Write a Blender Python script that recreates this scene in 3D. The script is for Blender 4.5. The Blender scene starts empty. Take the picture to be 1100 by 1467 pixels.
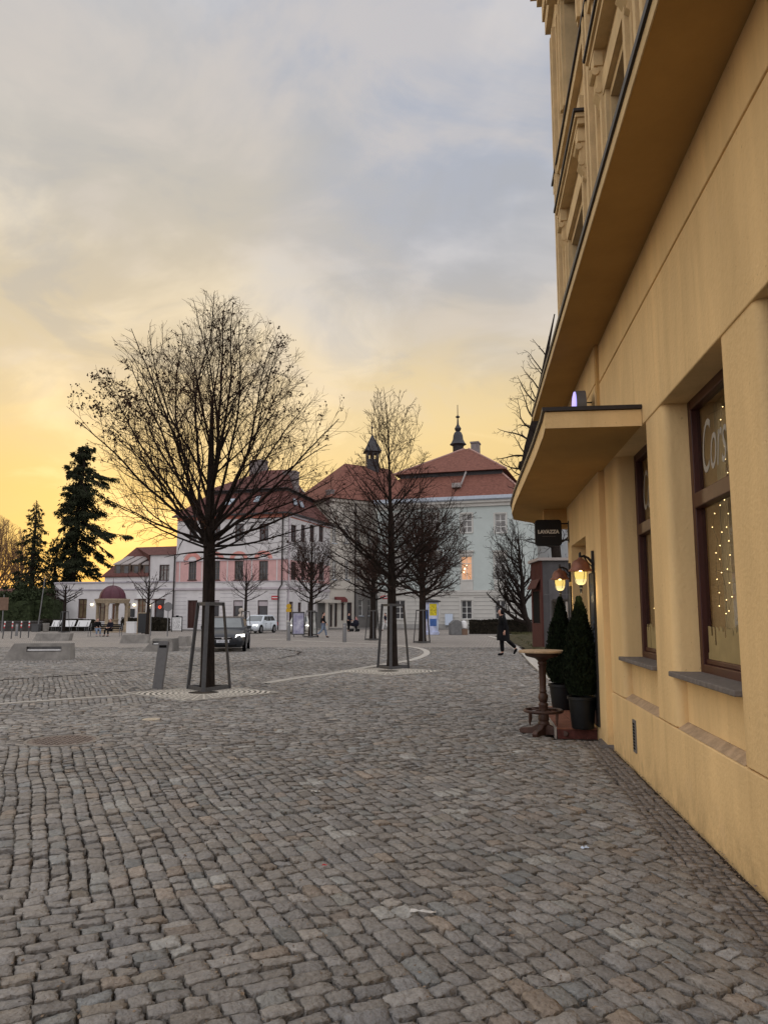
import bpy, bmesh, math, random
import numpy as np
from mathutils import Vector, Matrix

# ---------------------------------------------------------------- scene, camera
S = bpy.context.scene
COL = S.collection
R = math.radians
F, CX, CY, EYE = 1102.0, 550.0, 733.5, 1.55
PITCH = math.atan((880 - CY) / F)
CP, SP = math.cos(PITCH), math.sin(PITCH)


def ray(u, v):
    x, y = (u - CX) / F, (CY - v) / F
    return Vector((x, CP - SP * y, SP + CP * y))


def gp(u, v, z=0.0):                       # ground point seen at photo pixel u, v
    r = ray(u, v)
    t = (z - EYE) / r.z
    return Vector((r.x * t, r.y * t, z))


def at(u, v, Y):                           # point at depth Y
    r = ray(u, v)
    t = Y / r.y
    return Vector((r.x * t, Y, EYE + r.z * t))


cam = bpy.data.cameras.new('camera')
cam.sensor_fit = 'VERTICAL'
cam.sensor_height = 36.0
cam.lens = F / 1467 * 36.0
cam.clip_end = 3000
cam.clip_start = 0.05
camo = bpy.data.objects.new('camera', cam)
COL.objects.link(camo)
camo.location = (0, 0, EYE)
camo.rotation_euler = (R(90) + PITCH, 0, 0)
S.camera = camo

# ---------------------------------------------------------------- materials
MATS = {}


def mat(name, col, rough=0.75, var=0.12, scale=4.0, bump=0.0, bscale=60.0, metal=0.0, spec=0.3,
        stretch=(1, 1, 1), emit=None, estr=0.0, col2=None, attr=None, trans=0.0, detail=6.0):
    if name in MATS:
        return MATS[name]
    m = bpy.data.materials.new(name)
    m.use_nodes = True
    nt = m.node_tree
    N, L = nt.nodes, nt.links
    b = N['Principled BSDF']
    b.inputs['Roughness'].default_value = rough
    b.inputs['Metallic'].default_value = metal
    b.inputs['Specular IOR Level'].default_value = spec
    tc = N.new('ShaderNodeTexCoord')
    mp = N.new('ShaderNodeMapping')
    mp.inputs['Scale'].default_value = stretch
    L.new(tc.outputs['Object'], mp.inputs['Vector'])
    nz = N.new('ShaderNodeTexNoise')
    nz.inputs['Scale'].default_value = scale
    nz.inputs['Detail'].default_value = detail
    nz.inputs['Roughness'].default_value = 0.62
    L.new(mp.outputs['Vector'], nz.inputs['Vector'])
    rp = N.new('ShaderNodeValToRGB')
    c = Vector(col[:3])
    lo = c * (1 - var)
    hi = Vector(col2[:3]) if col2 else c * (1 + var)
    rp.color_ramp.elements[0].position = 0.32
    rp.color_ramp.elements[1].position = 0.68
    rp.color_ramp.elements[0].color = (*[min(1, x) for x in lo], 1)
    rp.color_ramp.elements[1].color = (*[min(1, x) for x in hi], 1)
    L.new(nz.outputs['Fac'], rp.inputs['Fac'])
    out = rp.outputs['Color']
    if attr:
        at_ = N.new('ShaderNodeAttribute')
        at_.attribute_name = attr
        mx = N.new('ShaderNodeMix')
        mx.data_type = 'RGBA'
        mx.blend_type = 'MULTIPLY'
        mx.inputs[0].default_value = 1.0
        L.new(rp.outputs['Color'], mx.inputs[6])
        L.new(at_.outputs['Color'], mx.inputs[7])
        out = mx.outputs[2]
    L.new(out, b.inputs['Base Color'])
    if bump > 0:
        n2 = N.new('ShaderNodeTexNoise')
        n2.inputs['Scale'].default_value = bscale
        n2.inputs['Detail'].default_value = 8
        L.new(tc.outputs['Object'], n2.inputs['Vector'])
        bp = N.new('ShaderNodeBump')
        bp.inputs['Strength'].default_value = bump
        bp.inputs['Distance'].default_value = 0.02
        L.new(n2.outputs['Fac'], bp.inputs['Height'])
        L.new(bp.outputs['Normal'], b.inputs['Normal'])
    if emit:
        b.inputs['Emission Color'].default_value = (*emit, 1)
        b.inputs['Emission Strength'].default_value = estr
    if trans:
        b.inputs['Transmission Weight'].default_value = trans
    MATS[name] = m
    return m


def glass_mat(name, tint=(1, 1, 1), rough=0.02, alpha=0.75):
    if name in MATS:
        return MATS[name]
    m = bpy.data.materials.new(name)
    m.use_nodes = True
    nt = m.node_tree
    N, L = nt.nodes, nt.links
    N.remove(N['Principled BSDF'])
    tr = N.new('ShaderNodeBsdfTransparent')
    tr.inputs['Color'].default_value = (*tint, 1)
    gl = N.new('ShaderNodeBsdfGlossy')
    gl.inputs['Roughness'].default_value = rough
    fr = N.new('ShaderNodeFresnel')
    fr.inputs['IOR'].default_value = 1.5
    mx = N.new('ShaderNodeMixShader')
    ge = N.new('ShaderNodeNewGeometry')
    iv = N.new('ShaderNodeMath')
    iv.operation = 'SUBTRACT'
    iv.inputs[0].default_value = 1.0
    L.new(ge.outputs['Backfacing'], iv.inputs[1])
    ml = N.new('ShaderNodeMath')
    ml.operation = 'MULTIPLY'
    L.new(fr.outputs[0], ml.inputs[0])
    L.new(iv.outputs[0], ml.inputs[1])
    L.new(ml.outputs[0], mx.inputs[0])
    L.new(tr.outputs[0], mx.inputs[1])
    L.new(gl.outputs[0], mx.inputs[2])
    L.new(mx.outputs[0], N['Material Output'].inputs['Surface'])
    MATS[name] = m
    return m


YEL = mat('ochre render', (0.76, 0.545, 0.275), 0.85, 0.13, 1.1, 0.30, 30, stretch=(1.6, 1.6, .35), spec=.15)
def weathered(m, dirt=(.27, .19, .10)):
    nt_ = m.node_tree
    N, L = nt_.nodes, nt_.links
    b = N['Principled BSDF']
    src = b.inputs['Base Color'].links[0].from_socket
    tc = N.new('ShaderNodeTexCoord')
    sp_ = N.new('ShaderNodeSeparateXYZ')
    L.new(tc.outputs['Object'], sp_.inputs[0])

    def nz(scale, st, det=6, rough=.65):
        mp = N.new('ShaderNodeMapping')
        mp.inputs['Scale'].default_value = st
        L.new(tc.outputs['Object'], mp.inputs[0])
        n = N.new('ShaderNodeTexNoise')
        n.inputs['Scale'].default_value = scale
        n.inputs['Detail'].default_value = det
        n.inputs['Roughness'].default_value = rough
        L.new(mp.outputs[0], n.inputs['Vector'])
        return n.outputs['Fac']

    def rmp(fac, a, b_, mx=1.0):
        n = N.new('ShaderNodeMapRange')
        n.inputs['From Min'].default_value = a
        n.inputs['From Max'].default_value = b_
        n.inputs['To Max'].default_value = mx
        L.new(fac, n.inputs['Value'])
        return n.outputs['Result']

    def mul(a, c):
        n = N.new('ShaderNodeMath')
        n.operation = 'MULTIPLY'
        L.new(a, n.inputs[0])
        L.new(c, n.inputs[1])
        return n.outputs[0]

    def mix(f, c0, c1):
        n = N.new('ShaderNodeMix')
        n.data_type = 'RGBA'
        L.new(f, n.inputs[0])
        L.new(c0, n.inputs[6])
        n.inputs[7].default_value = (*c1, 1)
        return n.outputs[2]
    drips = mul(rmp(nz(3.2, (2.6, 2.6, .16), 7), .52, .74, .28), rmp(nz(.7, (1, 1, 1), 3), .42, .60))
    c = mix(drips, src, (.40, .25, .11))
    patch = rmp(nz(2.1, (1, 1, 1), 8, .7), .58, .70, .30)
    c = mix(patch, c, (.72, .52, .30))
    splash = mul(rmp(sp_.outputs['Z'], .34, .0, .55), rmp(nz(7, (1, 1, .6), 8, .7), .38, .66))
    c = mix(splash, c, dirt)
    specks = rmp(nz(38, (1, 1, .7), 3, .5), .70, .76, .45)
    c = mix(specks, c, (.30, .19, .09))
    L.new(c, b.inputs['Base Color'])


weathered(YEL)
YEL2 = mat('ochre render trim', (0.60, 0.38, 0.15), 0.85, 0.12, 2.5, 0.25, 45, spec=.15)
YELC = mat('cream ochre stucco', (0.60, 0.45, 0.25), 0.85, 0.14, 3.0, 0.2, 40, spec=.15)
SOFF = mat('shade-toned ochre soffit', (0.48, 0.295, 0.105), 0.9, 0.10, 1.2, 0.15, 30, spec=.1)  # darker copy of the wall ochre: underside shade put into the colour
LEDGE = mat('worn ledge stone', (0.42, 0.30, 0.19), 0.85, 0.25, 9, 0.5, 50)
PINKW = mat('pale lilac render', (0.62, 0.55, 0.55), 0.85, 0.06, 3)
BROWNF = mat('dark brown window wood', (0.055, 0.016, 0.012), 0.45, 0.2, 12, spec=.4, stretch=(1, 1, .2))
DMETAL = mat('dark roof flashing', (0.025, 0.02, 0.02), 0.5, 0.2, 8, spec=.4)
SILL = mat('grey stone sill', (0.15, 0.135, 0.128), 0.7, 0.25, 20, 0.2, 60)
WHITEW = mat('white house render', (0.56, 0.545, 0.55), 0.9, 0.10, .8, spec=.1)
WHITEG = mat('white banded render', (0.61, 0.60, 0.66), 0.9, 0.07, 1.5, spec=.1)
PINKB = mat('salmon pink render', (0.54, 0.33, 0.32), 0.9, 0.08, 2, spec=.1)
PINKT = mat('brick pink trim', (0.50, 0.20, 0.15), 0.9, 0.1, 3, spec=.1)
SCHOOLW = mat('pale mint render', (0.455, 0.505, 0.49), 0.9, 0.05, 1.0, spec=.1)
SCHOOLB = mat('stone grey base render', (0.50, 0.49, 0.46), 0.9, 0.06, 1.5, spec=.1)
GREYW = mat('dull grey render', (0.22, 0.21, 0.20), 0.9, 0.1, 1.5)
CREAM = mat('pale cream render', (0.50, 0.47, 0.42), 0.9, 0.08, 1.5)
ROOFR = mat('red clay tiles', (0.168, 0.072, 0.054), 0.8, 0.34, 3.5, 0.6, 9, spec=.15, stretch=(1, 1, 3))
ROOFB = mat('brown clay tiles', (0.110, 0.048, 0.042), 0.8, 0.28, 3.5, 0.6, 9, spec=.15, stretch=(1, 1, 3))
ROOFG = mat('weathered grey roof', (0.10, 0.075, 0.06), 0.85, 0.25, 4, spec=.15)
SLATE = mat('dark copper sheet', (0.030, 0.028, 0.032), 0.55, 0.3, 6, spec=.4)
ZINC = mat('pale zinc gutter', (0.40, 0.45, 0.52), 0.5, 0.08, 4)
WFRAME = mat('white window frame paint', (0.62, 0.62, 0.60), 0.6, 0.05, 6)
PANE = mat('window glass dark', (0.045, 0.045, 0.05), 0.12, 0.4, 1.5, spec=.5)
PANEC = mat('window glass with pale curtain', (0.17, 0.165, 0.16), 0.12, 0.45, 2.2, spec=.5)
PANEW = mat('warm window glass', (0.14, 0.105, 0.065), 0.12, 0.5, 1.3, spec=.5)
LITW = mat('lit room window', (0.5, 0.3, 0.2), 0.3, 0.25, 2.2, emit=(1.0, 0.50, 0.24), estr=0.36)
CONC = mat('cast concrete', (0.225, 0.213, 0.197), 0.85, 0.26, 2.6, 0.3, 70, spec=.15)
GRATE = mat('pale cast grate', (0.56, 0.52, 0.45), 0.8, 0.12, 9, 0.2, 70, spec=.2)
STEEL = mat('brushed grey steel', (0.16, 0.16, 0.165), 0.55, 0.12, 10, metal=.35, spec=.4)
FRAMES = mat('charcoal painted steel', (0.075, 0.075, 0.078), 0.6, 0.15, 14, metal=.2, spec=.35)
DARK = mat('black gap', (0.008, 0.008, 0.008), 0.9, 0.1, 5, spec=.1)
BARK = mat('dark grey bark', (0.022, 0.0165, 0.014), 0.9, 0.4, 16, 0.9, 40, spec=.1, stretch=(1, 1, .3))
BARKR = mat('reddish twig bark', (0.042, 0.023, 0.018), 0.9, 0.35, 9, spec=.1)
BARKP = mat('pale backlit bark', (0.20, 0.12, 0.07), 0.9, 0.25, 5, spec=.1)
DLEAF = mat('withered brown leaf', (0.045, 0.022, 0.012), 0.8, 0.5, 8, spec=.1)
FIR = mat('dark conifer needles', (0.022, 0.026, 0.014), 0.85, 0.55, 3, spec=.1)
THUJA = mat('deep green thuja scales', (0.009, 0.0145, 0.0065), 0.8, 0.6, 14, spec=.12)
SHRUB = mat('evergreen shrub leaves', (0.030, 0.040, 0.018), 0.8, 0.5, 3, spec=.12)
HEDGE = mat('brownish clipped hedge', (0.026, 0.022, 0.016), 0.85, 0.5, 4, spec=.1)
WOODT = mat('worn oak table top', (0.42, 0.30, 0.19), 0.6, 0.3, 9, 0.3, 40, stretch=(1, 5, 1))
WOODD = mat('dark turned wood', (0.060, 0.030, 0.022), 0.5, 0.35, 12, 0.2, 50, spec=.35, stretch=(1, 1, .25))
POT = mat('black plastic pot', (0.005, 0.006, 0.0075), 0.5, 0.2, 8, spec=.35)
TILE = mat('terracotta step tile', (0.22, 0.09, 0.055), 0.7, 0.25, 9, .2, 50)
BRICK = mat('dark red brick', (0.095, 0.03, 0.024), 0.8, 0.3, 16, .4, 60)
BOARD = mat('chalkboard black', (0.014, 0.016, 0.02), 0.32, 0.3, 5, spec=.45)
CHALK = mat('chalk white', (0.55, 0.58, 0.62), 0.9, 0.1, 20)
CHALKD = mat('faded chalk', (0.11, 0.13, 0.17), 0.9, 0.2, 20)
COPPER = mat('aged copper lamp shade', (0.23, 0.10, 0.065), 0.5, 0.25, 12, metal=.35, spec=.4)
IRON = mat('black cast iron', (0.012, 0.011, 0.012), 0.5, 0.2, 20, spec=.4)
BULB = mat('glowing lamp bulb', (1, .9, .6), 0.4, 0, 1, emit=(1.0, 0.80, 0.38), estr=9.0)
GLOBE = mat('frosted warm lamp glass', (0.60, 0.55, 0.30), 0.25, 0.05, 3, emit=(1.0, 0.80, 0.34), estr=0.75)
SIGNB = mat('matt black sign face', (0.006, 0.006, 0.007), 0.45, 0.1, 3, spec=.3)
LETTER = mat('pale sign lettering', (0.62, 0.58, 0.50), 0.6, 0.05, 3)
LETTERG = mat('white window lettering', (0.36, 0.335, 0.29), 0.7, 0.04, 3)
VIOLET = mat('violet lit sign face', (0.4, 0.35, 0.9), 0.4, 0.05, 3, emit=(0.42, 0.36, 1.0), estr=0.95)
RUST = mat('rust brown kiosk cladding', (0.075, 0.025, 0.020), 0.7, 0.25, 5, spec=.2, stretch=(4, 4, .4))
KGREY = mat('smoky grey kiosk panel', (0.075, 0.072, 0.076), 0.6, 0.25, 1.8, spec=.25)
MAROON = mat('maroon dome sheet', (0.075, 0.018, 0.030), 0.5, 0.15, 3, spec=.35)
SAND = mat('sandstone', (0.31, 0.25, 0.18), 0.85, 0.2, 6, .3, 40, spec=.1)
WHITEB = mat('white bench slats', (0.66, 0.66, 0.66), 0.6, 0.05, 5)
SKIN = mat('skin', (0.50, 0.29, 0.22), 0.6, 0.05, 6)
CLBLK = mat('black coat cloth', (0.005, 0.005, 0.0065), 0.8, 0.3, 9, spec=.15)
CLNAVY = mat('dark navy cloth', (0.010, 0.010, 0.018), 0.8, 0.3, 9, spec=.15)
CLJEAN = mat('washed jeans cloth', (0.16, 0.20, 0.27), 0.85, 0.2, 9, spec=.1)
CLPINK = mat('dusty pink cloth', (0.33, 0.14, 0.15), 0.85, 0.15, 9, spec=.1)
CLLIL = mat('lilac cloth', (0.34, 0.35, 0.62), 0.85, 0.1, 9, spec=.1)
CLGREY = mat('grey trouser cloth', (0.18, 0.18, 0.19), 0.85, 0.2, 9, spec=.1)
CLWHITE = mat('white cloth', (0.6, 0.6, 0.6), 0.85, 0.1, 9, spec=.1)
HAIR = mat('dark hair', (0.010, 0.007, 0.006), 0.6, 0.3, 20)
RUBBER = mat('tyre rubber', (0.010, 0.010, 0.011), 0.8, 0.2, 12, spec=.2)
CARDK = mat('dark navy car paint', (0.016, 0.019, 0.024), 0.28, 0.1, 2, spec=.42)
CARWH = mat('pale silver car paint', (0.58, 0.63, 0.68), 0.3, 0.04, 2, spec=.5)
CARCR = mat('cream car paint', (0.42, 0.41, 0.37), 0.3, 0.05, 2, spec=.5)
CARGL = mat('car window glass', (0.13, 0.145, 0.15), 0.06, 0.2, 1, spec=.8)
CARGD = mat('car side glass', (0.012, 0.013, 0.015), 0.08, 0.2, 1, spec=.6)
RIM = mat('alloy rim', (0.20, 0.20, 0.21), 0.4, 0.1, 5, metal=.6)
BEAM = mat('lit headlight', (1, 1, .95), 0.3, 0, 1, emit=(1.0, 0.95, 0.82), estr=3.0)
LAMPOFF = mat('clear headlight', (0.5, 0.5, 0.48), 0.15, 0.1, 5, spec=.7)
PLATE = mat('white number plate', (0.52, 0.54, 0.58), 0.5, 0.05, 5)
CHROME = mat('bright trim', (0.45, 0.45, 0.46), 0.25, 0.05, 5, metal=.8)
REDS = mat('red sign enamel', (0.42, 0.03, 0.035), 0.5, 0.1, 6)
REDN = mat('red neon glow', (0.9, .1, .05), 0.5, 0.05, 3, emit=(1.0, 0.10, 0.03), estr=.9)
YELS = mat('yellow poster', (0.62, 0.50, 0.02), 0.6, 0.1, 6)
POSTB = mat('blue white poster', (0.42, 0.46, 0.62), 0.6, 0.35, 2.5)
POSTP = mat('violet poster', (0.34, 0.32, 0.60), 0.6, 0.5, 2.0, col2=(0.62, .62, .7))
BLUES = mat('blue poster', (0.05, 0.12, 0.34), 0.6, 0.3, 3)
PALEB = mat('pale blue board', (0.50, 0.58, 0.70), 0.6, 0.04, 3)
ORANGE = mat('orange board', (0.62, 0.12, 0.03), 0.6, 0.1, 3)
WALLL = mat('white wall lamp glow', (1, .9, .7), 0.4, 0, 1, emit=(1.0, 0.84, 0.55), estr=3.0)
PAPER = mat('white scrap of paper', (0.62, 0.61, 0.58), 0.8, 0.05, 20)
REDP = mat('red scrap', (0.5, 0.02, 0.03), 0.8, 0.05, 20)
CASTI = mat('rusty cast cover', (0.19, 0.155, 0.135), 0.7, 0.35, 24, .5, 60, spec=.3)
BRASSC = mat('sandy cast cap', (0.44, 0.38, 0.29), 0.7, 0.2, 20)
KERB = mat('pale granite kerb', (0.41, 0.385, 0.345), 0.85, 0.16, 8, 0.3, 60, spec=.15)
CHANNEL = mat('dark drain channel', (0.035, 0.030, 0.027), 0.9, 0.3, 9, spec=.1)
CURT = mat('cream curtain', (0.55, 0.45, 0.26), 0.9, 0.14, 2.5, stretch=(14, 14, .3))
FROST = mat('cream painted frost', (0.33, 0.255, 0.12), 0.85, 0.12, 6)
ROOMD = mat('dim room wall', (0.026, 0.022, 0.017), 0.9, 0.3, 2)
SPARK = mat('tiny warm bulb', (1, .8, .5), 0.5, 0, 1, emit=(1.0, 0.72, 0.30), estr=6.0)
GLASSC = glass_mat('clear shop glass', (.93, .92, .9))
CEILL = mat('warm ceiling panel lamp', (1, .9, .7), 0.5, 0, 1, emit=(1.0, 0.80, 0.45), estr=1.5)

# ---------------------------------------------------------------- mesh builder


class MB:
    def __init__(self, M=None):
        self.v, self.f, self.mi = [], [], []
        self.M = M
        self.m = 0

    def add(self, vs, fs, m=None):
        o = len(self.v)
        for p in vs:
            p = Vector(p)
            if self.M is not None:
                p = self.M @ p
            self.v.append(p)
        mm = self.m if m is None else m
        for f in fs:
            self.f.append([o + i for i in f])
            self.mi.append(mm)
        return self

    def box(self, x0, x1, y0, y1, z0, z1, m=None):
        self.add([(x0, y0, z0), (x1, y0, z0), (x1, y1, z0), (x0, y1, z0), (x0, y0, z1), (x1, y0, z1), (x1, y1, z1), (x0, y1, z1)],
                 [(0, 3, 2, 1), (4, 5, 6, 7), (0, 1, 5, 4), (1, 2, 6, 5), (2, 3, 7, 6), (3, 0, 4, 7)], m)
        return self

    def cbox(self, c, sz, rz=0, m=None):
        w, d, h = sz[0] / 2, sz[1] / 2, sz[2] / 2
        Mx = Matrix.Translation(c) @ Matrix.Rotation(rz, 4, 'Z')
        vs = [Mx @ Vector(p) for p in [(-w, -d, -h), (w, -d, -h), (w, d, -h), (-w, d, -h), (-w, -d, h), (w, -d, h), (w, d, h), (-w, d, h)]]
        self.add(vs, [(0, 3, 2, 1), (4, 5, 6, 7), (0, 1, 5, 4), (1, 2, 6, 5), (2, 3, 7, 6), (3, 0, 4, 7)], m)
        return self

    def prism(self, poly, z0, z1, m=None):     # poly in xy, counter-clockwise
        n = len(poly)
        vs = [(x, y, z0) for x, y in poly] + [(x, y, z1) for x, y in poly]
        fs = [list(range(n))[::-1], list(range(n, 2 * n))] + [(i, (i + 1) % n, n + (i + 1) % n, n + i) for i in range(n)]
        self.add(vs, fs, m)
        return self

    def prismy(self, poly, y0, y1, m=None):    # poly in xz
        n = len(poly)
        vs = [(x, y0, z) for x, z in poly] + [(x, y1, z) for x, z in poly]
        fs = [list(range(n)), list(range(n, 2 * n))[::-1]] + [(i, n + i, n + (i + 1) % n, (i + 1) % n) for i in range(n)]
        self.add(vs, fs, m)
        return self

    def prismx(self, poly, x0, x1, m=None):    # poly in yz
        n = len(poly)
        vs = [(x0, y, z) for y, z in poly] + [(x1, y, z) for y, z in poly]
        fs = [list(range(n))[::-1], list(range(n, 2 * n))] + [(i, (i + 1) % n, n + (i + 1) % n, n + i) for i in range(n)]
        self.add(vs, fs, m)
        return self

    def tube(self, pts, rad, sides=6, cap=True, m=None):
        pts = [Vector(p) for p in pts]
        n = len(pts)
        if not hasattr(rad, '__len__'):
            rad = [rad] * n
        vs, fs = [], []
        a = None
        for i, p in enumerate(pts):
            t = (pts[min(i + 1, n - 1)] - pts[max(i - 1, 0)])
            if t.length < 1e-9:
                t = Vector((0, 0, 1))
            t.normalize()
            if a is None:
                a = t.orthogonal().normalized()
            else:
                a = a - t * a.dot(t)
                if a.length < 1e-6:
                    a = t.orthogonal()
                a.normalize()
            b = t.cross(a)
            for k in range(sides):
                th = 2 * math.pi * k / sides
                vs.append(p + (a * math.cos(th) + b * math.sin(th)) * rad[i])
        for i in range(n - 1):
            for k in range(sides):
                k2 = (k + 1) % sides
                fs.append((i * sides + k, i * sides + k2, (i + 1) * sides + k2, (i + 1) * sides + k))
        if cap:
            fs.append(list(range(sides))[::-1])
            fs.append([(n - 1) * sides + k for k in range(sides)])
        self.add(vs, fs, m)
        return self

    def lathe(self, prof, c=(0, 0, 0), n=20, m=None, axis='Z', sx=1.0, sy=1.0):
        vs, fs = [], []
        for r, z in prof:
            for k in range(n):
                th = 2 * math.pi * k / n
                x, y = r * math.cos(th) * sx, r * math.sin(th) * sy
                if axis == 'Z':
                    p = (x, y, z)
                elif axis == 'Y':
                    p = (x, z, y)
                else:
                    p = (z, x, y)
                vs.append(Vector(p) + Vector(c))
        for i in range(len(prof) - 1):
            for k in range(n):
                k2 = (k + 1) % n
                q = (i * n + k, i * n + k2, (i + 1) * n + k2, (i + 1) * n + k)
                fs.append(q if axis != 'Y' else q[::-1])
        fs.append(list(range(n))[::-1])
        fs.append([(len(prof) - 1) * n + k for k in range(n)])
        self.add(vs, fs, m)
        return self

    def quad(self, a, b, c, d, m=None):
        self.add([a, b, c, d], [(0, 1, 2, 3)], m)
        return self

    def build(self, name, mats, parent=None, smooth=False, loc=None, rz=0.0, bevel=0.0):
        me = bpy.data.meshes.new(name)
        me.from_pydata([tuple(p) for p in self.v], [], self.f)
        if not isinstance(mats, (list, tuple)):
            mats = [mats]
        for m in mats:
            me.materials.append(m)
        if len(mats) > 1:
            me.polygons.foreach_set('material_index', self.mi)
        if smooth:
            me.polygons.foreach_set('use_smooth', [True] * len(me.polygons))
            try:
                me.set_sharp_from_angle(angle=R(45))
            except Exception:
                pass
        me.update()
        o = bpy.data.objects.new(name, me)
        COL.objects.link(o)
        if parent:
            o.parent = parent
        if loc is not None:
            o.location = loc
        if rz:
            o.rotation_euler = (0, 0, rz)
        if bevel:
            bv = o.modifiers.new('bevel', 'BEVEL')
            bv.width = bevel
            bv.segments = 2
            bv.limit_method = 'ANGLE'
        return o


def tag(o, label=None, cat=None, group=None, kind=None):
    if label:
        o['label'] = label
    if cat:
        o['category'] = cat
    if group:
        o['group'] = group
    if kind:
        o['kind'] = kind
    return o


def thing(name, label, cat, loc=(0, 0, 0), rz=0.0, group=None):
    o = bpy.data.objects.new(name, None)
    o.empty_display_size = 0.2
    COL.objects.link(o)
    o.location = loc
    o.rotation_euler = (0, 0, rz)
    return tag(o, label, cat, group)


def copy_tree(o, parent=None):
    c = o.copy()
    COL.objects.link(c)
    if parent:
        c.parent = parent
    for ch in [x for x in o.children]:
        copy_tree(ch, c)
    return c


def text_obj(name, body, size, m, parent, loc, rot, shear=0.0, off=0.0, ext=0.003, sx=1.0, align='CENTER'):
    cu = bpy.data.curves.new(name, 'FONT')
    cu.body = body
    cu.size = size
    cu.shear = shear
    cu.offset = off
    cu.extrude = ext
    cu.align_x = align
    cu.align_y = 'CENTER'
    tmp = bpy.data.objects.new('tmp_text', cu)
    COL.objects.link(tmp)
    dg = bpy.context.evaluated_depsgraph_get()
    me = bpy.data.meshes.new_from_object(tmp.evaluated_get(dg))
    bpy.data.objects.remove(tmp)
    me.materials.clear()
    me.materials.append(m)
    o = bpy.data.objects.new(name, me)
    COL.objects.link(o)
    o.parent = parent
    o.location = loc
    o.rotation_euler = rot
    o.scale = (sx, 1, 1)
    return o


# ---------------------------------------------------------------- the wall frame of the ochre corner house
WB = gp(1100, 1285)
WA = gp(865, 1058)
WD = (WA - WB).normalized()
WN = Vector((-WD.y, WD.x, 0))
WANG = math.atan2(WD.y, WD.x)


def wl(s, o, z=0.0):                       # wall coordinates -> world
    return WB + WD * s + WN * o + Vector((0, 0, z))


# ---------------------------------------------------------------- ground
PW = MB()
PW.quad((-1500, -300, -.03), (1500, -300, -.03), (1500, 2500, -.03), (-1500, 2500, -.03))
tag(PW.build('ground', mat('packed dirt', (0.045, 0.036, 0.030), 0.95, 0.4, 14, .5, 90, spec=.1)), kind='structure')

U_ = Vector((math.sin(R(-24)), math.cos(R(-24))))
V_ = Vector((U_.y, -U_.x))
A_B = (298, 992)      # tree pits
GRA = gp(292, 993)
GRB = gp(556, 962)


def vcoords(P):
    return P @ np.array([U_.x, U_.y]), P @ np.array([V_.x, V_.y])


kerb_px = [(-140, 1024), (0, 1009), (90, 1002.5), (185, 996)]
kerb_px2 = [(380, 979), (430, 971), (480, 964.5), (535, 954.5), (583, 947), (602, 941.5), (611, 936.5), (609, 932), (596, 928), (570, 925), (540, 923), (480, 920), (420, 917.5), (380, 916)]
kerb_world = [gp(*p) for p in kerb_px]
kerb_world2 = [gp(*p) for p in kerb_px2]


def seg_dist(P, pts):
    d = np.full(len(P), 1e9)
    for a, b in zip(pts[:-1], pts[1:]):
        a = np.array([a.x, a.y])
        b = np.array([b.x, b.y])
        ab = b - a
        t = np.clip(((P - a) @ ab) / (ab @ ab), 0, 1)
        q = a + t[:, None] * ab
        d = np.minimum(d, np.hypot(*(P - q).T))
    return d


chan_px = [(-150, 990), (0, 974), (120, 966), (250, 955.5), (340, 949.5), (405, 943), (431, 937.5), (432, 933.5), (410, 930.5), (370, 929)]
chan_world = [gp(*p) for p in chan_px]
MANH = gp(90, 1061)
CAP = gp(217, 1031)


def grate_corners(c, hw, ang):
    return [c + Vector((math.cos(ang + k * math.pi / 2), math.sin(ang + k * math.pi / 2), 0)) * hw for k in range(4)]


GA = dict(c=Vector((GRA.x, GRA.y, 0)), h=1.52, a=R(2))
GB_ = dict(c=Vector((GRB.x, GRB.y, 0)), h=1.52, a=R(2))


def in_grate(P, g, pad=0.0):
    d = P - np.array([g['c'].x, g['c'].y])
    ca, sa = math.cos(g['a']), math.sin(g['a'])
    x = d[:, 0] * ca + d[:, 1] * sa
    y = -d[:, 0] * sa + d[:, 1] * ca
    return np.abs(x) + np.abs(y) < g['h'] + pad


def wall_so(P):
    d = P - np.array([WB.x, WB.y])
    return d @ np.array([WD.x, WD.y]), d @ np.array([WN.x, WN.y])


YFAR = 37.0


def visible(P):
    x, y = P[:, 0], P[:, 1]
    s, o = wall_so(P)
    ok = (y > 1.4) & (y < YFAR) & (np.abs(x) < 0.53 * y + 1.9)
    ok &= ~((o < 0.25) & (s < 8.2))
    ok &= ~((o < -0.12) & (s >= 13.0))
    ok &= ~((o < -1.6) & (s >= 8.2) & (s < 13.0))
    ok &= ~((s > 5.3) & (s < 8.05) & (o < 0.60))
    ok &= ~in_grate(P, GA, -.02) & ~in_grate(P, GB_, -.02)
    ok &= seg_dist(P, kerb_world) > 0.085
    ok &= seg_dist(P, kerb_world2) > 0.125
    ok &= seg_dist(P, chan_world) > 0.09
    ok &= np.hypot(x - MANH.x, (y - MANH.y)) > 0.46
    ok &= np.hypot(x - CAP.x, (y - CAP.y)) > 0.12
    return ok


def zone(P):                              # True: courses run away from the viewer; False: courses run across
    x, y = P[:, 0], P[:, 1]
    yb1 = np.interp(x, [-4, -2.07, -.16, 1.5, 3], [5.0, 4.39, 3.74, 3.05, 2.7])
    yb2 = np.interp(x, [-8, -4.48, -2.81, -1.12, 1.04, 3], [9.4, 9.26, 9.12, 8.6, 8.1, 7.8])
    yb3 = np.interp(x, [-10, -6.37, -3.75, 0, 4], [12.0, 13.08, 14.3, 16.0, 17])
    yb4 = np.interp(x, [-9.35, -6.01, 0, 6], [19.1, 21.5, 22.5, 24])
    z = (y > yb1) & (y < yb2)
    z |= (y > yb3) & (y < yb4) & (x < 1.0)
    z |= (y > 25) & (y < 31) & (x < -3)
    return z


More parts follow.
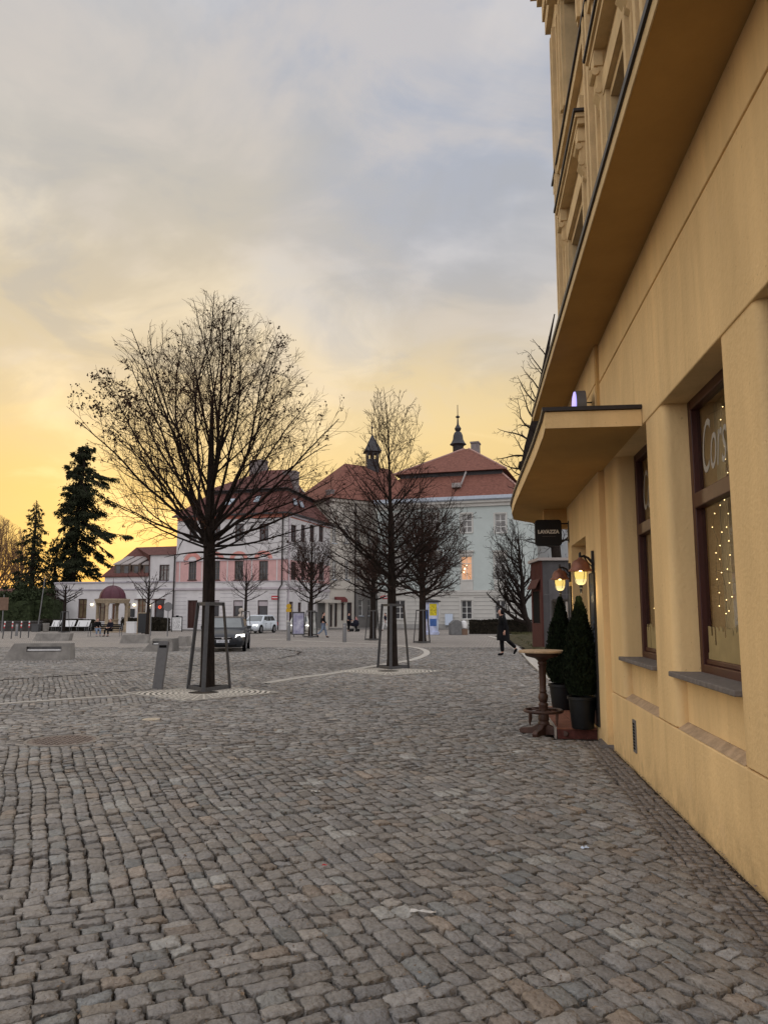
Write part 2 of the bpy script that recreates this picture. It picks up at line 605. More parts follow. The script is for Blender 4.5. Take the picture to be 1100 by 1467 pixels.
def vnoise(rng, P, sc, amp):
    ph = rng.uniform(0, 6.28, (4, 2))
    k = rng.normal(0, 1, (4, 2, 2)) * sc
    out = np.zeros_like(P)
    for i in range(4):
        for c in range(2):
            out[:, c] += np.sin(P @ k[i, c] + ph[i, c])
    return out * amp / 2.0


def stones():
    rng = np.random.default_rng(7)
    p = 0.108
    u0, u1 = -3.0, 46.0
    v0, v1 = -26.0, 34.0
    nu, nv = int((u1 - u0) / p), int((v1 - v0) / p)
    ui = u0 + (np.arange(nu) + .5) * p
    vi = v0 + (np.arange(nv) + .5) * p
    UU, VV = np.meshgrid(ui, vi, indexing='ij')
    P = np.stack([UU.ravel() * U_.x + VV.ravel() * V_.x, UU.ravel() * U_.y + VV.ravel() * V_.y], 1)
    jit = vnoise(np.random.default_rng(3), P, 1.1, .22)
    Z = zone(P + jit).reshape(nu, nv)
    rects = []

    def runs(mask):
        m = np.concatenate([[0], mask.astype(int), [0]])
        d = np.diff(m)
        return zip(np.where(d == 1)[0], np.where(d == -1)[0])

    def split(a, b):
        L = b - a
        out = [a]
        x = a
        while b - x > 0.27:
            x += rng.choice([rng.uniform(.105, .155), rng.uniform(.14, .215)])
            out.append(x)
        if b - x > 0.22:
            out.append((x + b) / 2 + rng.uniform(-.02, .02))
        out.append(b)
        return out
    for i in range(nu):
        for a, b in runs(~Z[i]):
            e = split(v0 + a * p, v0 + b * p)
            for q, r in zip(e[:-1], e[1:]):
                rects.append((u0 + i * p, u0 + (i + 1) * p, q, r))
    for j in range(nv):
        for a, b in runs(Z[:, j]):
            e = split(u0 + a * p, u0 + b * p)
            for q, r in zip(e[:-1], e[1:]):
                rects.append((q, r, v0 + j * p, v0 + (j + 1) * p))
    Rr = np.array(rects)
    uc, vc = (Rr[:, 0] + Rr[:, 1]) / 2, (Rr[:, 2] + Rr[:, 3]) / 2
    C = np.stack([uc * U_.x + vc * V_.x, uc * U_.y + vc * V_.y], 1)
    ok = visible(C)
    Rr, C = Rr[ok], C[ok]
    n = len(Rr)
    g = rng.uniform(.0028, .0078, (n, 4))
    u_0, u_1, v_0, v_1 = Rr[:, 0] + g[:, 0], Rr[:, 1] - g[:, 1], Rr[:, 2] + g[:, 2], Rr[:, 3] - g[:, 3]
    cu = np.stack([u_0, u_1, u_1, u_0], 1) + rng.normal(0, .0048, (n, 4))
    cv = np.stack([v_0, v_0, v_1, v_1], 1) + rng.normal(0, .0055, (n, 4))
    corners = np.stack([cu * U_.x + cv * V_.x, cu * U_.y + cv * V_.y], 2)
    flat = corners.reshape(-1, 2)
    w1 = vnoise(np.random.default_rng(11), flat, 1.6, .022)
    w2 = vnoise(np.random.default_rng(12), flat, .35, .08)
    corners = (flat + w1 + w2).reshape(n, 4, 2)
    # colours
    base = np.array([0.318, 0.299, 0.277])
    hue = rng.normal(0, 1, (n, 1))
    br = np.exp(rng.normal(0, .115, (n, 1)) + .5 * vnoise(np.random.default_rng(5), C, .5, .16)[:, :1])
    tint = base * br * (1 + hue * np.array([[.015, .0, -.022]]))
    warm = rng.random(n) < .07
    tint[warm] *= np.array([1.07, .98, .90])
    blue = rng.random(n) < .10
    tint[blue] *= np.array([.94, 1.0, 1.03])
    # pairs of pale granite marker setts
    marks = [(165, 1023), (160, 1009), (205, 1030), (3, 1043), (140, 1041), (245, 1070), (58, 1088), (108, 1121), (175, 1157), (265, 1117), (295, 1260), (245, 1365),
             (435, 1088), (450, 1123), (490, 1193), (545, 1316), (650, 1136), (400, 1049), (330, 1052), (510, 1058), (600, 1085), (760, 1076),
             (40, 992), (80, 985), (115, 990), (170, 985), (30, 985), (200, 978), (130, 980), (920, 1337), (940, 1350), (480, 1030), (560, 1040), (660, 1163), (787, 1232),
             (70, 1016), (120, 1015), (230, 1010), (15, 1003), (60, 1003), (300, 1075), (370, 1070), (350, 1160)]
    for mk in marks:
        q = gp(*mk)
        d = np.hypot(C[:, 0] - q.x, C[:, 1] - q.y)
        idx = np.argsort(d)[:rng.integers(1, 3) + (1 if mk[1] > 1100 else 0)]
        tint[idx] = np.array([0.46, 0.45, 0.42]) * rng.uniform(.82, 1.08, (len(idx), 1))
    dist = C[:, 1]
    objs = []
    V, Fq, T, SMO, off = [], [], [], [], 0
    for lo, hi, K in ((0, 7.5, 6), (7.5, 15, 4), (15, 99, 2)):
        sel = np.where((dist >= lo) & (dist < hi))[0]
        m = len(sel)
        if m == 0:
            continue
        c = corners[sel]
        a = np.linspace(-1, 1, K)
        # ring positions: inner grid with rounded border + skirt ring
        e = np.concatenate([[-1.0], a, [1.0]])
        A, Bb = np.meshgrid(e, e, indexing='ij')
        A, Bb = A.ravel(), Bb.ravel()
        K2 = K + 2
        idx = np.arange(K2 * K2).reshape(K2, K2)
        skirt = np.ones((K2, K2), bool)
        skirt[1:-1, 1:-1] = False
        skirt = skirt.ravel()
        border = np.zeros((K2, K2), bool)
        border[1:-1, 1:-1] = True
        border[2:-2, 2:-2] = False
        border = border.ravel()
        # squircle: pull the corners in
        rr = 1 - 0.035 * (A * Bb) ** 2 * (np.abs(A * Bb) > .35)
        sc = np.where(skirt, 1.02, np.where(border, 0.985 if K > 2 else 0.985, .945 if K > 2 else 1.0))
        s_ = (A * rr * sc + 1) / 2
        t_ = (Bb * rr * sc + 1) / 2
        W = np.stack([(1 - s_) * (1 - t_), s_ * (1 - t_), s_ * t_, (1 - s_) * t_], 1)
        XY = np.einsum('kc,ncd->nkd', W, c)
        # ragged edges
        if K > 2:
            nb = rng.normal(0, .0036 if K == 6 else .003, XY.shape)
            XY = XY + nb * (border | skirt)[None, :, None]
        h = rng.normal(0, .0034, (m, 1))
        tx, ty = rng.normal(0, .0035, (m, 1)), rng.normal(0, .0035, (m, 1))
        dome = .0016 * (1 - A ** 2) * (1 - Bb ** 2)
        Zz = h + tx * A + ty * Bb + dome + rng.normal(0, .0021 if K > 2 else .0016, (m, len(A)))
        Zz = Zz - border * (rng.uniform(.0005, .0038, (m, len(A))) if K > 2 else .0)
        Zz = np.where(skirt[None, :], -.035 if K > 2 else -.014, Zz)
        vv = np.concatenate([XY, Zz[..., None]], 2).reshape(-1, 3)
        q = np.stack([idx[:-1, :-1], idx[1:, :-1], idx[1:, 1:], idx[:-1, 1:]], 2).reshape(-1, 4)
        q = q[:, ::-1]
        ff = (q[None] + (np.arange(m) * K2 * K2)[:, None, None]).reshape(-1, 4)
        tt = np.repeat(tint[sel], K2 * K2, axis=0)
        SMO.append(np.tile(~skirt[q].any(1), m))
        V.append(vv)
        Fq.append(ff + off)
        T.append(tt)
        off += len(vv)
    # small mosaic strip along the wall
    pm = 0.064
    ss = np.arange(-4.2, 5.3, pm)
    rows = np.arange(0.026, 0.36, pm)
    rc = []
    for i, o in enumerate(rows):
        sh = rng.uniform(0, pm)
        for s in ss:
            w_ = .006 * math.sin(s * 3 + i)
            rc.append((s + sh, s + sh + pm * rng.uniform(.85, 1.0), o + w_, o + w_ + pm * .97))
    rc = np.array(rc) + rng.normal(0, .0065, (len(rc), 4))
    m = len(rc)
    cs = np.stack([rc[:, 0], rc[:, 1], rc[:, 1], rc[:, 0]], 1)
    co = np.stack([rc[:, 2], rc[:, 2], rc[:, 3], rc[:, 3]], 1) + 0.012
    cor = np.stack([WB.x + cs * WD.x + co * WN.x, WB.y + cs * WD.y + co * WN.y], 2)
    K2 = 5
    e = np.array([-1, -.9, 0, .9, 1.0])
    A, Bb = np.meshgrid(e, e, indexing='ij')
    A, Bb = A.ravel(), Bb.ravel()
    W = np.stack([(1 - A) * (1 - Bb), (1 + A) * (1 - Bb), (1 + A) * (1 + Bb), (1 - A) * (1 + Bb)], 1) / 4
    XY = np.einsum('kc,ncd->nkd', W, cor)
    skirt = (np.maximum(np.abs(A), np.abs(Bb)) > .95)
    Zz = np.where(skirt[None], -.03, rng.normal(-.007, .003, (m, 1)) + .004 * (1 - A ** 2) * (1 - Bb ** 2) + rng.normal(0, .001, (m, 25)))
    idx = np.arange(25).reshape(5, 5)
    q = np.stack([idx[:-1, :-1], idx[1:, :-1], idx[1:, 1:], idx[:-1, 1:]], 2).reshape(-1, 4)
    V.append(np.concatenate([XY, Zz[..., None]], 2).reshape(-1, 3))
    Fq.append((q[None] + (np.arange(m) * 25)[:, None, None]).reshape(-1, 4) + off)
    SMO.append(np.tile(~skirt[q].any(1), m))
    tn = np.array([.25, .222, .20]) * np.exp(rng.normal(0, .13, (m, 1)))
    T.append(np.repeat(tn, 25, axis=0))
    V, Fq, T = np.concatenate(V), np.concatenate(Fq), np.concatenate(T)
    me = bpy.data.meshes.new('cobbled_square')
    me.vertices.add(len(V))
    me.vertices.foreach_set('co', V.astype(np.float32).ravel())
    me.loops.add(len(Fq) * 4)
    me.loops.foreach_set('vertex_index', Fq.astype(np.int32).ravel())
    me.polygons.add(len(Fq))
    me.polygons.foreach_set('loop_start', np.arange(len(Fq), dtype=np.int32) * 4)
    me.polygons.foreach_set('loop_total', np.full(len(Fq), 4, np.int32))
    me.polygons.foreach_set('use_smooth', np.concatenate(SMO))
    ca = me.color_attributes.new('tint', 'FLOAT_COLOR', 'POINT')
    ca.data.foreach_set('color', np.concatenate([T, np.ones((len(T), 1))], 1).astype(np.float32).ravel())
    me.update()
    me.validate()
    sm = mat('granite setts', (0.92, 0.92, 0.92), 0.74, 0.30, 26, 1.0, 48, spec=.25, attr='tint', detail=10)
    me.materials.append(sm)
    o = bpy.data.objects.new('cobbled_square', me)
    COL.objects.link(o)
    tag(o, kind='structure')
    print('stones', n, 'verts', len(V))


stones()


def far_paving():
    m = bpy.data.materials.new('far setts')
    m.use_nodes = True
    N, L = m.node_tree.nodes, m.node_tree.links
    b = N['Principled BSDF']
    b.inputs['Roughness'].default_value = .8
    b.inputs['Specular IOR Level'].default_value = .2
    tc = N.new('ShaderNodeTexCoord')
    mp = N.new('ShaderNodeMapping')
    mp.inputs['Rotation'].default_value = (0, 0, R(-24))
    L.new(tc.outputs['Object'], mp.inputs[0])
    bk = N.new('ShaderNodeTexBrick')
    bk.inputs['Color1'].default_value = (.245, .226, .208, 1)
    bk.inputs['Color2'].default_value = (.315, .292, .267, 1)
    bk.inputs['Mortar'].default_value = (.12, .105, .095, 1)
    bk.inputs['Scale'].default_value = 1.0
    bk.inputs['Brick Width'].default_value = .2
    bk.inputs['Row Height'].default_value = .155
    bk.inputs['Mortar Size'].default_value = .012
    L.new(mp.outputs[0], bk.inputs[0])
    nz = N.new('ShaderNodeTexNoise')
    nz.inputs['Scale'].default_value = .35
    nz.inputs['Detail'].default_value = 8
    L.new(tc.outputs['Object'], nz.inputs[0])
    rp = N.new('ShaderNodeValToRGB')
    rp.color_ramp.elements[0].color = (.75, .75, .75, 1)
    rp.color_ramp.elements[1].color = (1.2, 1.17, 1.12, 1)
    L.new(nz.outputs[0], rp.inputs[0])
    mx = N.new('ShaderNodeMix')
    mx.data_type = 'RGBA'
    mx.blend_type = 'MULTIPLY'
    mx.inputs[0].default_value = 1
    L.new(bk.outputs[0], mx.inputs[6])
    L.new(rp.outputs[0], mx.inputs[7])
    L.new(mx.outputs[2], b.inputs['Base Color'])
    q = MB()
    q.quad((-120, YFAR - .05, -.006), (90, YFAR - .05, -.006), (90, 160, -.006), (-120, 160, -.006))
    tag(q.build('far_paving', m), kind='structure')


far_paving()


def ribbon(name, pts, w, z, m, taper=None):
    r = MB()
    L_, R_ = [], []
    # subdivide smoothly (Catmull-Rom)
    P = []
    for i in range(len(pts) - 1):
        p0, p1, p2, p3 = pts[max(i - 1, 0)], pts[i], pts[i + 1], pts[min(i + 2, len(pts) - 1)]
        for k in range(6):
            t = k / 6
            P.append(0.5 * ((2 * p1) + (p2 - p0) * t + (2 * p0 - 5 * p1 + 4 * p2 - p3) * t * t + (3 * p1 - p0 - 3 * p2 + p3) * t ** 3))
    P.append(pts[-1])
    vs, fs = [], []
    for i, p in enumerate(P):
        t = (P[min(i + 1, len(P) - 1)] - P[max(i - 1, 0)]).normalized()
        n = Vector((-t.y, t.x, 0))
        a, b = p + n * w / 2, p - n * w / 2
        vs += [(a.x, a.y, z), (b.x, b.y, z), (a.x, a.y, -.04), (b.x, b.y, -.04)]
    for i in range(len(P) - 1):
        o = i * 4
        fs += [(o, o + 1, o + 5, o + 4), (o + 2, o, o + 4, o + 6), (o + 1, o + 3, o + 7, o + 5)]
    r.add(vs, fs)
    return tag(r.build(name, m), kind='structure')


ribbon('kerb_strip', kerb_world, .16, .011, KERB)
ribbon('kerb_strip', kerb_world2, .26, .011, KERB)
ribbon('drain_channel', chan_world, .17, -.002, CHANNEL)
# kerb of the path beside the lawn
ribbon('kerb_strip', [wl(14, -.25), wl(20, -.25), wl(27, -.35), gp(735, 931) + Vector((.2, 0, 0)), gp(722, 918), gp(700, 912)], .30, .035, KERB)

# tree pit grates


def grate(g, label):
    t = thing('tree_grate', label, 'tree grate', g['c'] + Vector((0, 0, .009)), g['a'], 'cast tree grates')
    base = MB()
    h = g['h']
    base.prism([(h, 0), (0, h), (-h, 0), (0, -h)], -.03, -.012)
    base.build('grate_bed', DARK, t)
    fr = MB()
    for k in range(4):
        a0, a1 = k * math.pi / 2, (k + 1) * math.pi / 2
        p, q = Vector((math.cos(a0), math.sin(a0))) * h, Vector((math.cos(a1), math.sin(a1))) * h
        pi, qi = p * .955, q * .955
        fr.add([(p.x, p.y, .008), (q.x, q.y, .008), (qi.x, qi.y, .008), (pi.x, pi.y, .008), (p.x, p.y, -.03), (q.x, q.y, -.03), (qi.x, qi.y, -.02), (pi.x, pi.y, -.02)],
               [(0, 1, 2, 3), (4, 5, 1, 0), (3, 2, 6, 7)])
    fr.build('grate_frame', KERB, t)
    rg = MB()
    rin = h * .955

    def inside(x, y):
        return abs(x) + abs(y) < rin
    nr = 12
    for i in range(nr):
        r0 = .30 + i * .105
        r1 = r0 + .060
        ns = int(2 * math.pi * r0 / .075)
        solid = (i % 2 == 0)
        for k in range(96):
            a0, a1 = 2 * math.pi * k / 96, 2 * math.pi * (k + 1) / 96
            am = (a0 + a1) / 2
            if not inside(r1 * math.cos(am), r1 * math.sin(am)):
                continue
            rg.quad((r0 * math.cos(a0), r0 * math.sin(a0), .006), (r1 * math.cos(a0), r1 * math.sin(a0), .006), (r1 * math.cos(a1), r1 * math.sin(a1), .006), (r0 * math.cos(a1), r0 * math.sin(a1), .006))
    # radial bars
    for k in range(40):
        a = 2 * math.pi * k / 40 + .04
        x, y = math.cos(a), math.sin(a)
        L_ = rin / (abs(x) + abs(y))
        w = .018
        rg.quad((x * .3 - y * w, y * .3 + x * w, .004), (x * L_ - y * w, y * L_ + x * w, .004), (x * L_ + y * w, y * L_ - x * w, .004), (x * .3 + y * w, y * .3 - x * w, .004))
    for sgn in (1, -1):
        pass
    rg.build('grate_bars', GRATE, t)
    soil = MB()
    soil.lathe([(.30, -.011), (.2, .004), (.02, .01)], n=16)
    soil.build('soil', mat('pit soil', (.05, .04, .03), .95, .4, 20, .6, 60), t)
    return t


grate(GA, 'pale square grate with ring slots at the foot of the large leafy fan-shaped tree')
grate(GB_, 'pale square grate at the foot of the tall tree with a spiky leader')
# the remaining young trees stand on small pale slabs: part of the ground
# manhole and cap
t = thing('manhole_cover', 'round rusty manhole cover with a pale ring set in the setts', 'manhole cover', (MANH.x, MANH.y, 0))
q = MB()
q.lathe([(.45, -.04), (.45, .006), (.40, .006), (.40, -.004)], n=40)
q.build('cover_ring', mat('cast ring iron', (.21, .19, .17), .7, .25, 14, .3, 50), t)
q = MB()
q.lathe([(.395, -.03), (.395, .004), (.02, .006)], n=36)
for i in range(-5, 6):
    for j in range(-5, 6):
        if math.hypot(i, j) * .065 < .34:
            q.cbox((i * .065, j * .065, .008), (.034, .034, .008), R(45))
q.build('cover_plate', CASTI, t)
q = MB()
q.lathe([(.13, -.04), (.13, .009), (.11, .012), (.02, .012)], n=24)
q.lathe([(.05, .012), (.05, .016), (.01, .016)], n=12)
tag(q.build('valve_cap', BRASSC, loc=(CAP.x, CAP.y, 0)), 'small sandy-coloured round valve cap in the setts', 'valve cap')

# ---------------------------------------------------------------- ochre corner building (local x = along the wall, y = outwards, z = up)
HB = thing('corner_building', 'ochre rendered corner house with deep ledge and entrance canopy along the right edge', 'building', (WB.x, WB.y, 0), WANG)
DEEP = -9.0


def rounded_pier(s0, s1, y0, y1, r0, r1, n=6):
    pts = [(s0, y0)]
    pts.append((s1, y0))
    for k in range(n + 1):
        a = k / n * math.pi / 2
        pts.append((s1 - r1 + r1 * math.cos(a), y1 - r1 + r1 * math.sin(a)))
    for k in range(n + 1):
        a = math.pi / 2 + k / n * math.pi / 2
        pts.append((s0 + r0 + r0 * math.cos(a), y1 - r0 + r0 * math.sin(a)))
    return pts


OPEN = [(-6.3, -4.8), (-4.1, -2.6), (-1.9, -.4), (.3, 1.8), (2.5, 4.0)]
# plinth
q = MB()
q.box(-9, 4.85, -.6, 0, -.05, .645)
q.build('plinth', YEL, HB, bevel=.012)
q = MB()
q.box(-9, 4.85, -.6, -.028, .645, .66)     # shadow groove
prev = -9
for a, b in OPEN + [(4.85, 5)]:
    q.prism(rounded_pier(prev, a, -.62, .004, .07, .10), .66, 3.30)
    prev = b
q.build('wall', YEL, HB, smooth=True)
q = MB()
for a, b in OPEN:
    q.prismx([(-.6, .645), (-.004, .648), (-.075, .70), (-.6, .70)], a - .02, b + .02)
q.build('plinth_ledge', LEDGE, HB)
q = MB()
for a, b in OPEN:
    q.box(a - .02, b + .02, -.6, -.085, .70, 1.06)
q.build('window_apron', YEL, HB)
# upper bands, with the drip groove between them
q = MB()
q.box(-9, 4.85, -.6, .016, 3.30, 4.385)
q.box(-9, 4.85, -.6, -.012, 4.385, 4.41)
q.box(-9, 4.85, -.6, .014, 4.41, 4.88)
q.build('wall_band', YEL, HB, bevel=.01)
# entrance portal block with door opening
D0, D1, DT = 6.10, 7.70, 2.62
q = MB()
q.box(4.85, D0, -.62, .062, -.05, 3.30)
q.box(D1, 8.12, -.62, .062, -.05, 3.30)
q.box(D0, D1, -.62, .062, DT, 3.30)
q.box(4.85, 8.12, -.62, .062, 3.30, 4.385)
q.box(4.85, 8.12, -.62, .03, 4.385, 4.41)
q.box(4.85, 8.12, -.62, .060, 4.41, 4.88)
q.build('portal', YEL, HB)
q = MB()
q.box(4.78, 4.85, -.1, .05, 3.30, 4.88)
q.build('downpipe_cover', YEL2, HB)
q = MB()
q.box(D0, D1, -.62, -.50, .1, DT)
for k in range(2):
    for z0, z1 in ((.3, 1.1), (1.25, 2.4)):
        q.box(D0 + .1 + k * .8, D0 + .7 + k * .8, -.50, -.485, z0, z1)
q.build('door', BROWNF, HB)
# rest of the massing (back, far chamfer face)
q = MB()
q.prism([(-9, DEEP), (9.3, DEEP), (9.3, -1.7), (8.122, -.62), (8.0, -1.7), (-9, -1.7)], -.05, 4.88)
q.build('rear_mass', YEL, HB)
# ledge slab
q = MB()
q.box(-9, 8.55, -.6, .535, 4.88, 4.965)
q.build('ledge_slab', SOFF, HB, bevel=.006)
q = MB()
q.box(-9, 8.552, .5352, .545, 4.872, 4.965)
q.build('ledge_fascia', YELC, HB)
q = MB()
q.box(-9, 8.60, -.6, .565, 4.968, 5.02)
q.build('ledge_flashing', DMETAL, HB)
# canopy
poly = [(2.5, .02), (2.5, .90), (2.85, .89), (4.0, .89), (7.4, .93), (8.8, .92), (9.6, .85), (10.2, .45), (10.4, -.2), (8.3, -.4), (8.1, .02)]
poly = poly[::-1]
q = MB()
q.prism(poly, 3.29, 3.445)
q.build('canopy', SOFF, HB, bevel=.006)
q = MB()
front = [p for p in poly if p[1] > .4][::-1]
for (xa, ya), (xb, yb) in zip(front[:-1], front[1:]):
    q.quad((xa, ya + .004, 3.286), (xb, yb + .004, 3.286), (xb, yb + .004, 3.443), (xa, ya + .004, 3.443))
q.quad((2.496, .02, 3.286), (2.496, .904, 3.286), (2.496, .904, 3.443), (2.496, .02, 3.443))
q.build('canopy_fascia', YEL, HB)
big = [(x + (-.03 if x < 3 else .02), y + (.03 if y > .4 else 0)) for x, y in poly]
q = MB()
q.prism(big, 3.448, 3.485)
q.build('canopy_flashing', DMETAL, HB)
q = MB()
q.box(8.3, 8.55, -.3, .42, 2.98, 3.288)
q.build('canopy_beam', YEL2, HB)


# shop windows
def shop_window(a, b, full):
    y = -.20
    q = MB()
    w = .075
    q.box(a - .03, a + w, y - .08, y, 1.06, 3.32)
    q.box(b - w, b + .03, y - .08, y, 1.06, 3.32)
    q.box(a + w, b - w, y - .08, y, 3.22, 3.32)
    q.box(a + w, b - w, y - .08, y, 1.06, 1.16)
    q.box(a + w, b - w, y - .08, y + .012, 2.40, 2.52)
    q.box(a + w, b - w, y - .07, y - .02, 1.16, 1.20)
    fr = q.build('window_frame', BROWNF, HB, bevel=.008)
    q = MB()
    q.box(a + w, b - w, y - .052, y - .046, 1.2, 2.40)
    q.box(a + w, b - w, y - .052, y - .046, 2.52, 3.22)
    q.build('pane', GLASSC, fr)
    # painted frost with dripping edge on the inside of the glass
    rng = random.Random(int(a * 10) + 99)
    q = MB()
    x = a + w
    base = 1.36
    while x < b - w - .02:
        dx = rng.uniform(.014, .04)
        h = base + .10 - abs(rng.gauss(0, .05)) * (1.7 if rng.random() < .3 else .5)
        q.box(x, min(x + dx, b - w), y - .0455, y - .0430, 1.2, h)
        x += dx
    q.build('painted_frost', FROST, fr)
    q = MB()
    q.box(a - .06, b + .05, -.30, .045, 1.055, 1.095)
    q.build('sill', SILL, HB, bevel=.008)
    # room behind
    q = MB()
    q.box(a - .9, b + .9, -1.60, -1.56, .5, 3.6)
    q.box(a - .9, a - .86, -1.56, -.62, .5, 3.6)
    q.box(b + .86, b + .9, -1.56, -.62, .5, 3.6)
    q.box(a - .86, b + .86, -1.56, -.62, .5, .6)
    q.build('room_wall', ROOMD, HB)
    if not full:
        return
    q = MB()
    n = 12
    for (c0, c1) in ((a + .02, a + .02 + .36 * (b - a)),):
        for i in range(n):
            x0, x1 = c1 + (b - c1) * 0, 0
        xs = [b - .02 - (b - a) * .24 * k / 40 for k in range(41)]
        ys = [-.42 + .022 * math.sin(k * 1.15) for k in range(41)]
        for k in range(40):
            q.quad((xs[k], ys[k], 1.1), (xs[k], ys[k], 3.28), (xs[k + 1], ys[k + 1], 3.28), (xs[k + 1], ys[k + 1], 1.1))
    q.build('curtain', CURT, HB, smooth=True)


for a, b in OPEN:
    shop_window(a, b, a > -2)

# upper storeys: facade y = 0.1, far corner at x = 8.3
FY = .07
q = MB()
q.box(-9, 7.75, DEEP, FY - .5, 4.966, 13.2)
WIN = [(4.85, 6.40), (2.10, 3.05), (-.7, .45), (-3.6, -2.4)]
xs = [-9] + [x for w in WIN[::-1] for x in w] + [7.75]
for i in range(0, len(xs), 2):
    q.box(xs[i], xs[i + 1], FY - .5, FY, 4.966, 13.2)
for a, b in WIN:
    q.box(a, b, FY - .5, FY, 4.966, 5.6)
    q.box(a, b, FY - .5, FY, 7.02, 9.4)
    q.box(a, b, FY - .5, FY, 11.0, 13.2)
q.build('upper_wall', YELC, HB)


def console(q, x, z0, z1, y0):
    # scrolled bracket
    h = z1 - z0
    prof = [(y0, z1), (y0 + .13, z1), (y0 + .14, z1 - .12 * h), (y0 + .10, z1 - .28 * h), (y0 + .12, z1 - .4 * h), (y0 + .11, z1 - .55 * h), (y0 + .13, z1 - .68 * h),
            (y0 + .06, z1 - .84 * h), (y0 + .08, z1 - .92 * h), (y0 + .02, z0), (y0, z0)]
    q.prismx(prof, x - .085, x + .085)
    q.cbox((x, y0 + .09, z1 - .12), (.20, .10, .16))
    q.tube([(x - .1, y0 + .13, z1 - .36 * h), (x + .1, y0 + .13, z1 - .36 * h)], .045, 8)
    q.tube([(x - .095, y0 + .1, z1 - .66 * h), (x + .095, y0 + .1, z1 - .66 * h)], .035, 8)


for i, (a, b) in enumerate(WIN):
    for lv, (zb, zt) in enumerate(((5.6, 7.02), (9.4, 11.0))):
        y = FY - .26
        q = MB()
        q.box(a, a + .09, y - .08, y, zb, zt)
        q.box(b - .09, b, y - .08, y, zb, zt)
        q.box(a + .09, b - .09, y - .08, y, zt - .09, zt)
        q.box(a + .09, b - .09, y - .08, y, zb, zb + .1)
        q.box((a + b) / 2 - .05, (a + b) / 2 + .05, y - .08, y + .01, zb + .1, zt - .09)
        q.box(a + .09, b - .09, y - .08, y + .008, zt - .62, zt - .54)
        fr = q.build('upper_window', BROWNF, HB)
        q = MB()
        q.box(a + .09, b - .09, y - .06, y - .05, zb + .1, zt - .09)
        q.build('pane', PANE, fr)
        q = MB()
        # stepped architrave
        for k, (o, t_) in enumerate(((.0, .05), (.10, .08), (.2, .04))):
            q.box(a - .12 - o, a - .02 - o, FY, FY + t_, zb - .1, zt + .1)
            q.box(b + .02 + o, b + .12 + o, FY, FY + t_, zb - .1, zt + .1)
        q.box(a - .32, b + .32, FY, FY + .06, zt + .1, zt + .35)
        if lv == 0:
            console(q, a - .22, zt - .08, zt + .66, FY + .001)
            console(q, b + .22, zt - .08, zt + .66, FY + .001)
            q.box(a - .38, b + .46, FY, FY + .14, zt + .66, zt + .74)
            q.box(a - .40, b + .50, FY, FY + .17, zt + .742, zt + .80)
        else:
            q.box(a - .42, b + .42, FY, FY + .22, zt + .36, zt + .5)
        q.build('window_surround', YELC, HB)
        if lv == 0:
            q = MB()
            q.box(a - .43, b + .53, FY + .001, FY + .195, zt + .802, zt + .84)
            q.build('hood_flashing', DMETAL, HB)
            q = MB()
            q.box(a - .30, b + .34, FY + .001, FY + .10, zt + .84, zt + 1.10)
            q.build('hood_attic', YELC, HB)
q = MB()
q.box(-9, 7.79, FY + .0005, FY + .09, 8.62, 8.78)
q.build('sill_course', YELC, HB)
q = MB()
q.box(-9, 7.81, FY + .0008, FY + .12, 8.782, 8.815)
q.build('sill_flashing', DMETAL, HB)
# pilasters between the windows and at the corner
for c in (7.33, 3.95, 1.25, -1.5):
    q = MB()
    q.box(c - .34, c + .34, FY, FY + .02, 4.97, 11.2)
    for o, t_ in ((-.30, .06), (-.12, .11), (.12, .11), (.30, .06)):
        q.box(c + o - .05, c + o + .05, FY, FY + t_, 4.97, 11.24)
    for k in range(7):
        q.box(c - .06, c + .06, FY, FY + .05 + .05 * (k % 2), 9.25 + k * .27, 9.50 + k * .27)
    q.build('pilaster', YELC, HB)
q = MB()
for c in (2.55,):
    pass
q.box(-9, 7.80, FY, FY + .05, 11.25, 11.65)
q.box(-9, 7.84, FY, FY + .14, 11.65, 11.95)
q.box(-9, 7.90, FY, FY + .18, 11.95, 12.30)
q.box(-9, 7.96, FY, FY + .26, 12.302, 12.55)
q.box(-9, 8.10, FY - .4, FY + .36, 12.552, 12.80)
q.box(-9, 8.20, FY - .4, FY + .44, 12.802, 13.05)
q.build('cornice', YELC, HB)
# pale rendered wall panel above the ledge next to the near window
q = MB()
q.box(.46, 1.62, FY, FY + .012, 5.03, 9.0)
q.build('wall_panel', PINKW, HB)
# vent grille in the plinth
q = MB()
q.box(3.46, 3.60, 0, .012, .17, .49)
vg = q.build('vent_grille', STEEL, HB)
q = MB()
for k in range(9):
    q.box(3.49, 3.57, .0122, .016, .20 + k * .03, .218 + k * .03)
q.build('vent_slots', DARK, vg)
q = MB()
q.prism([(4.80, 0), (5.35, 0), (5.3, .10), (4.85, .13)], -.04, .03)
q.build('corner_base_stone', SILL, HB)

# hanging string lights inside the near window, things of their own


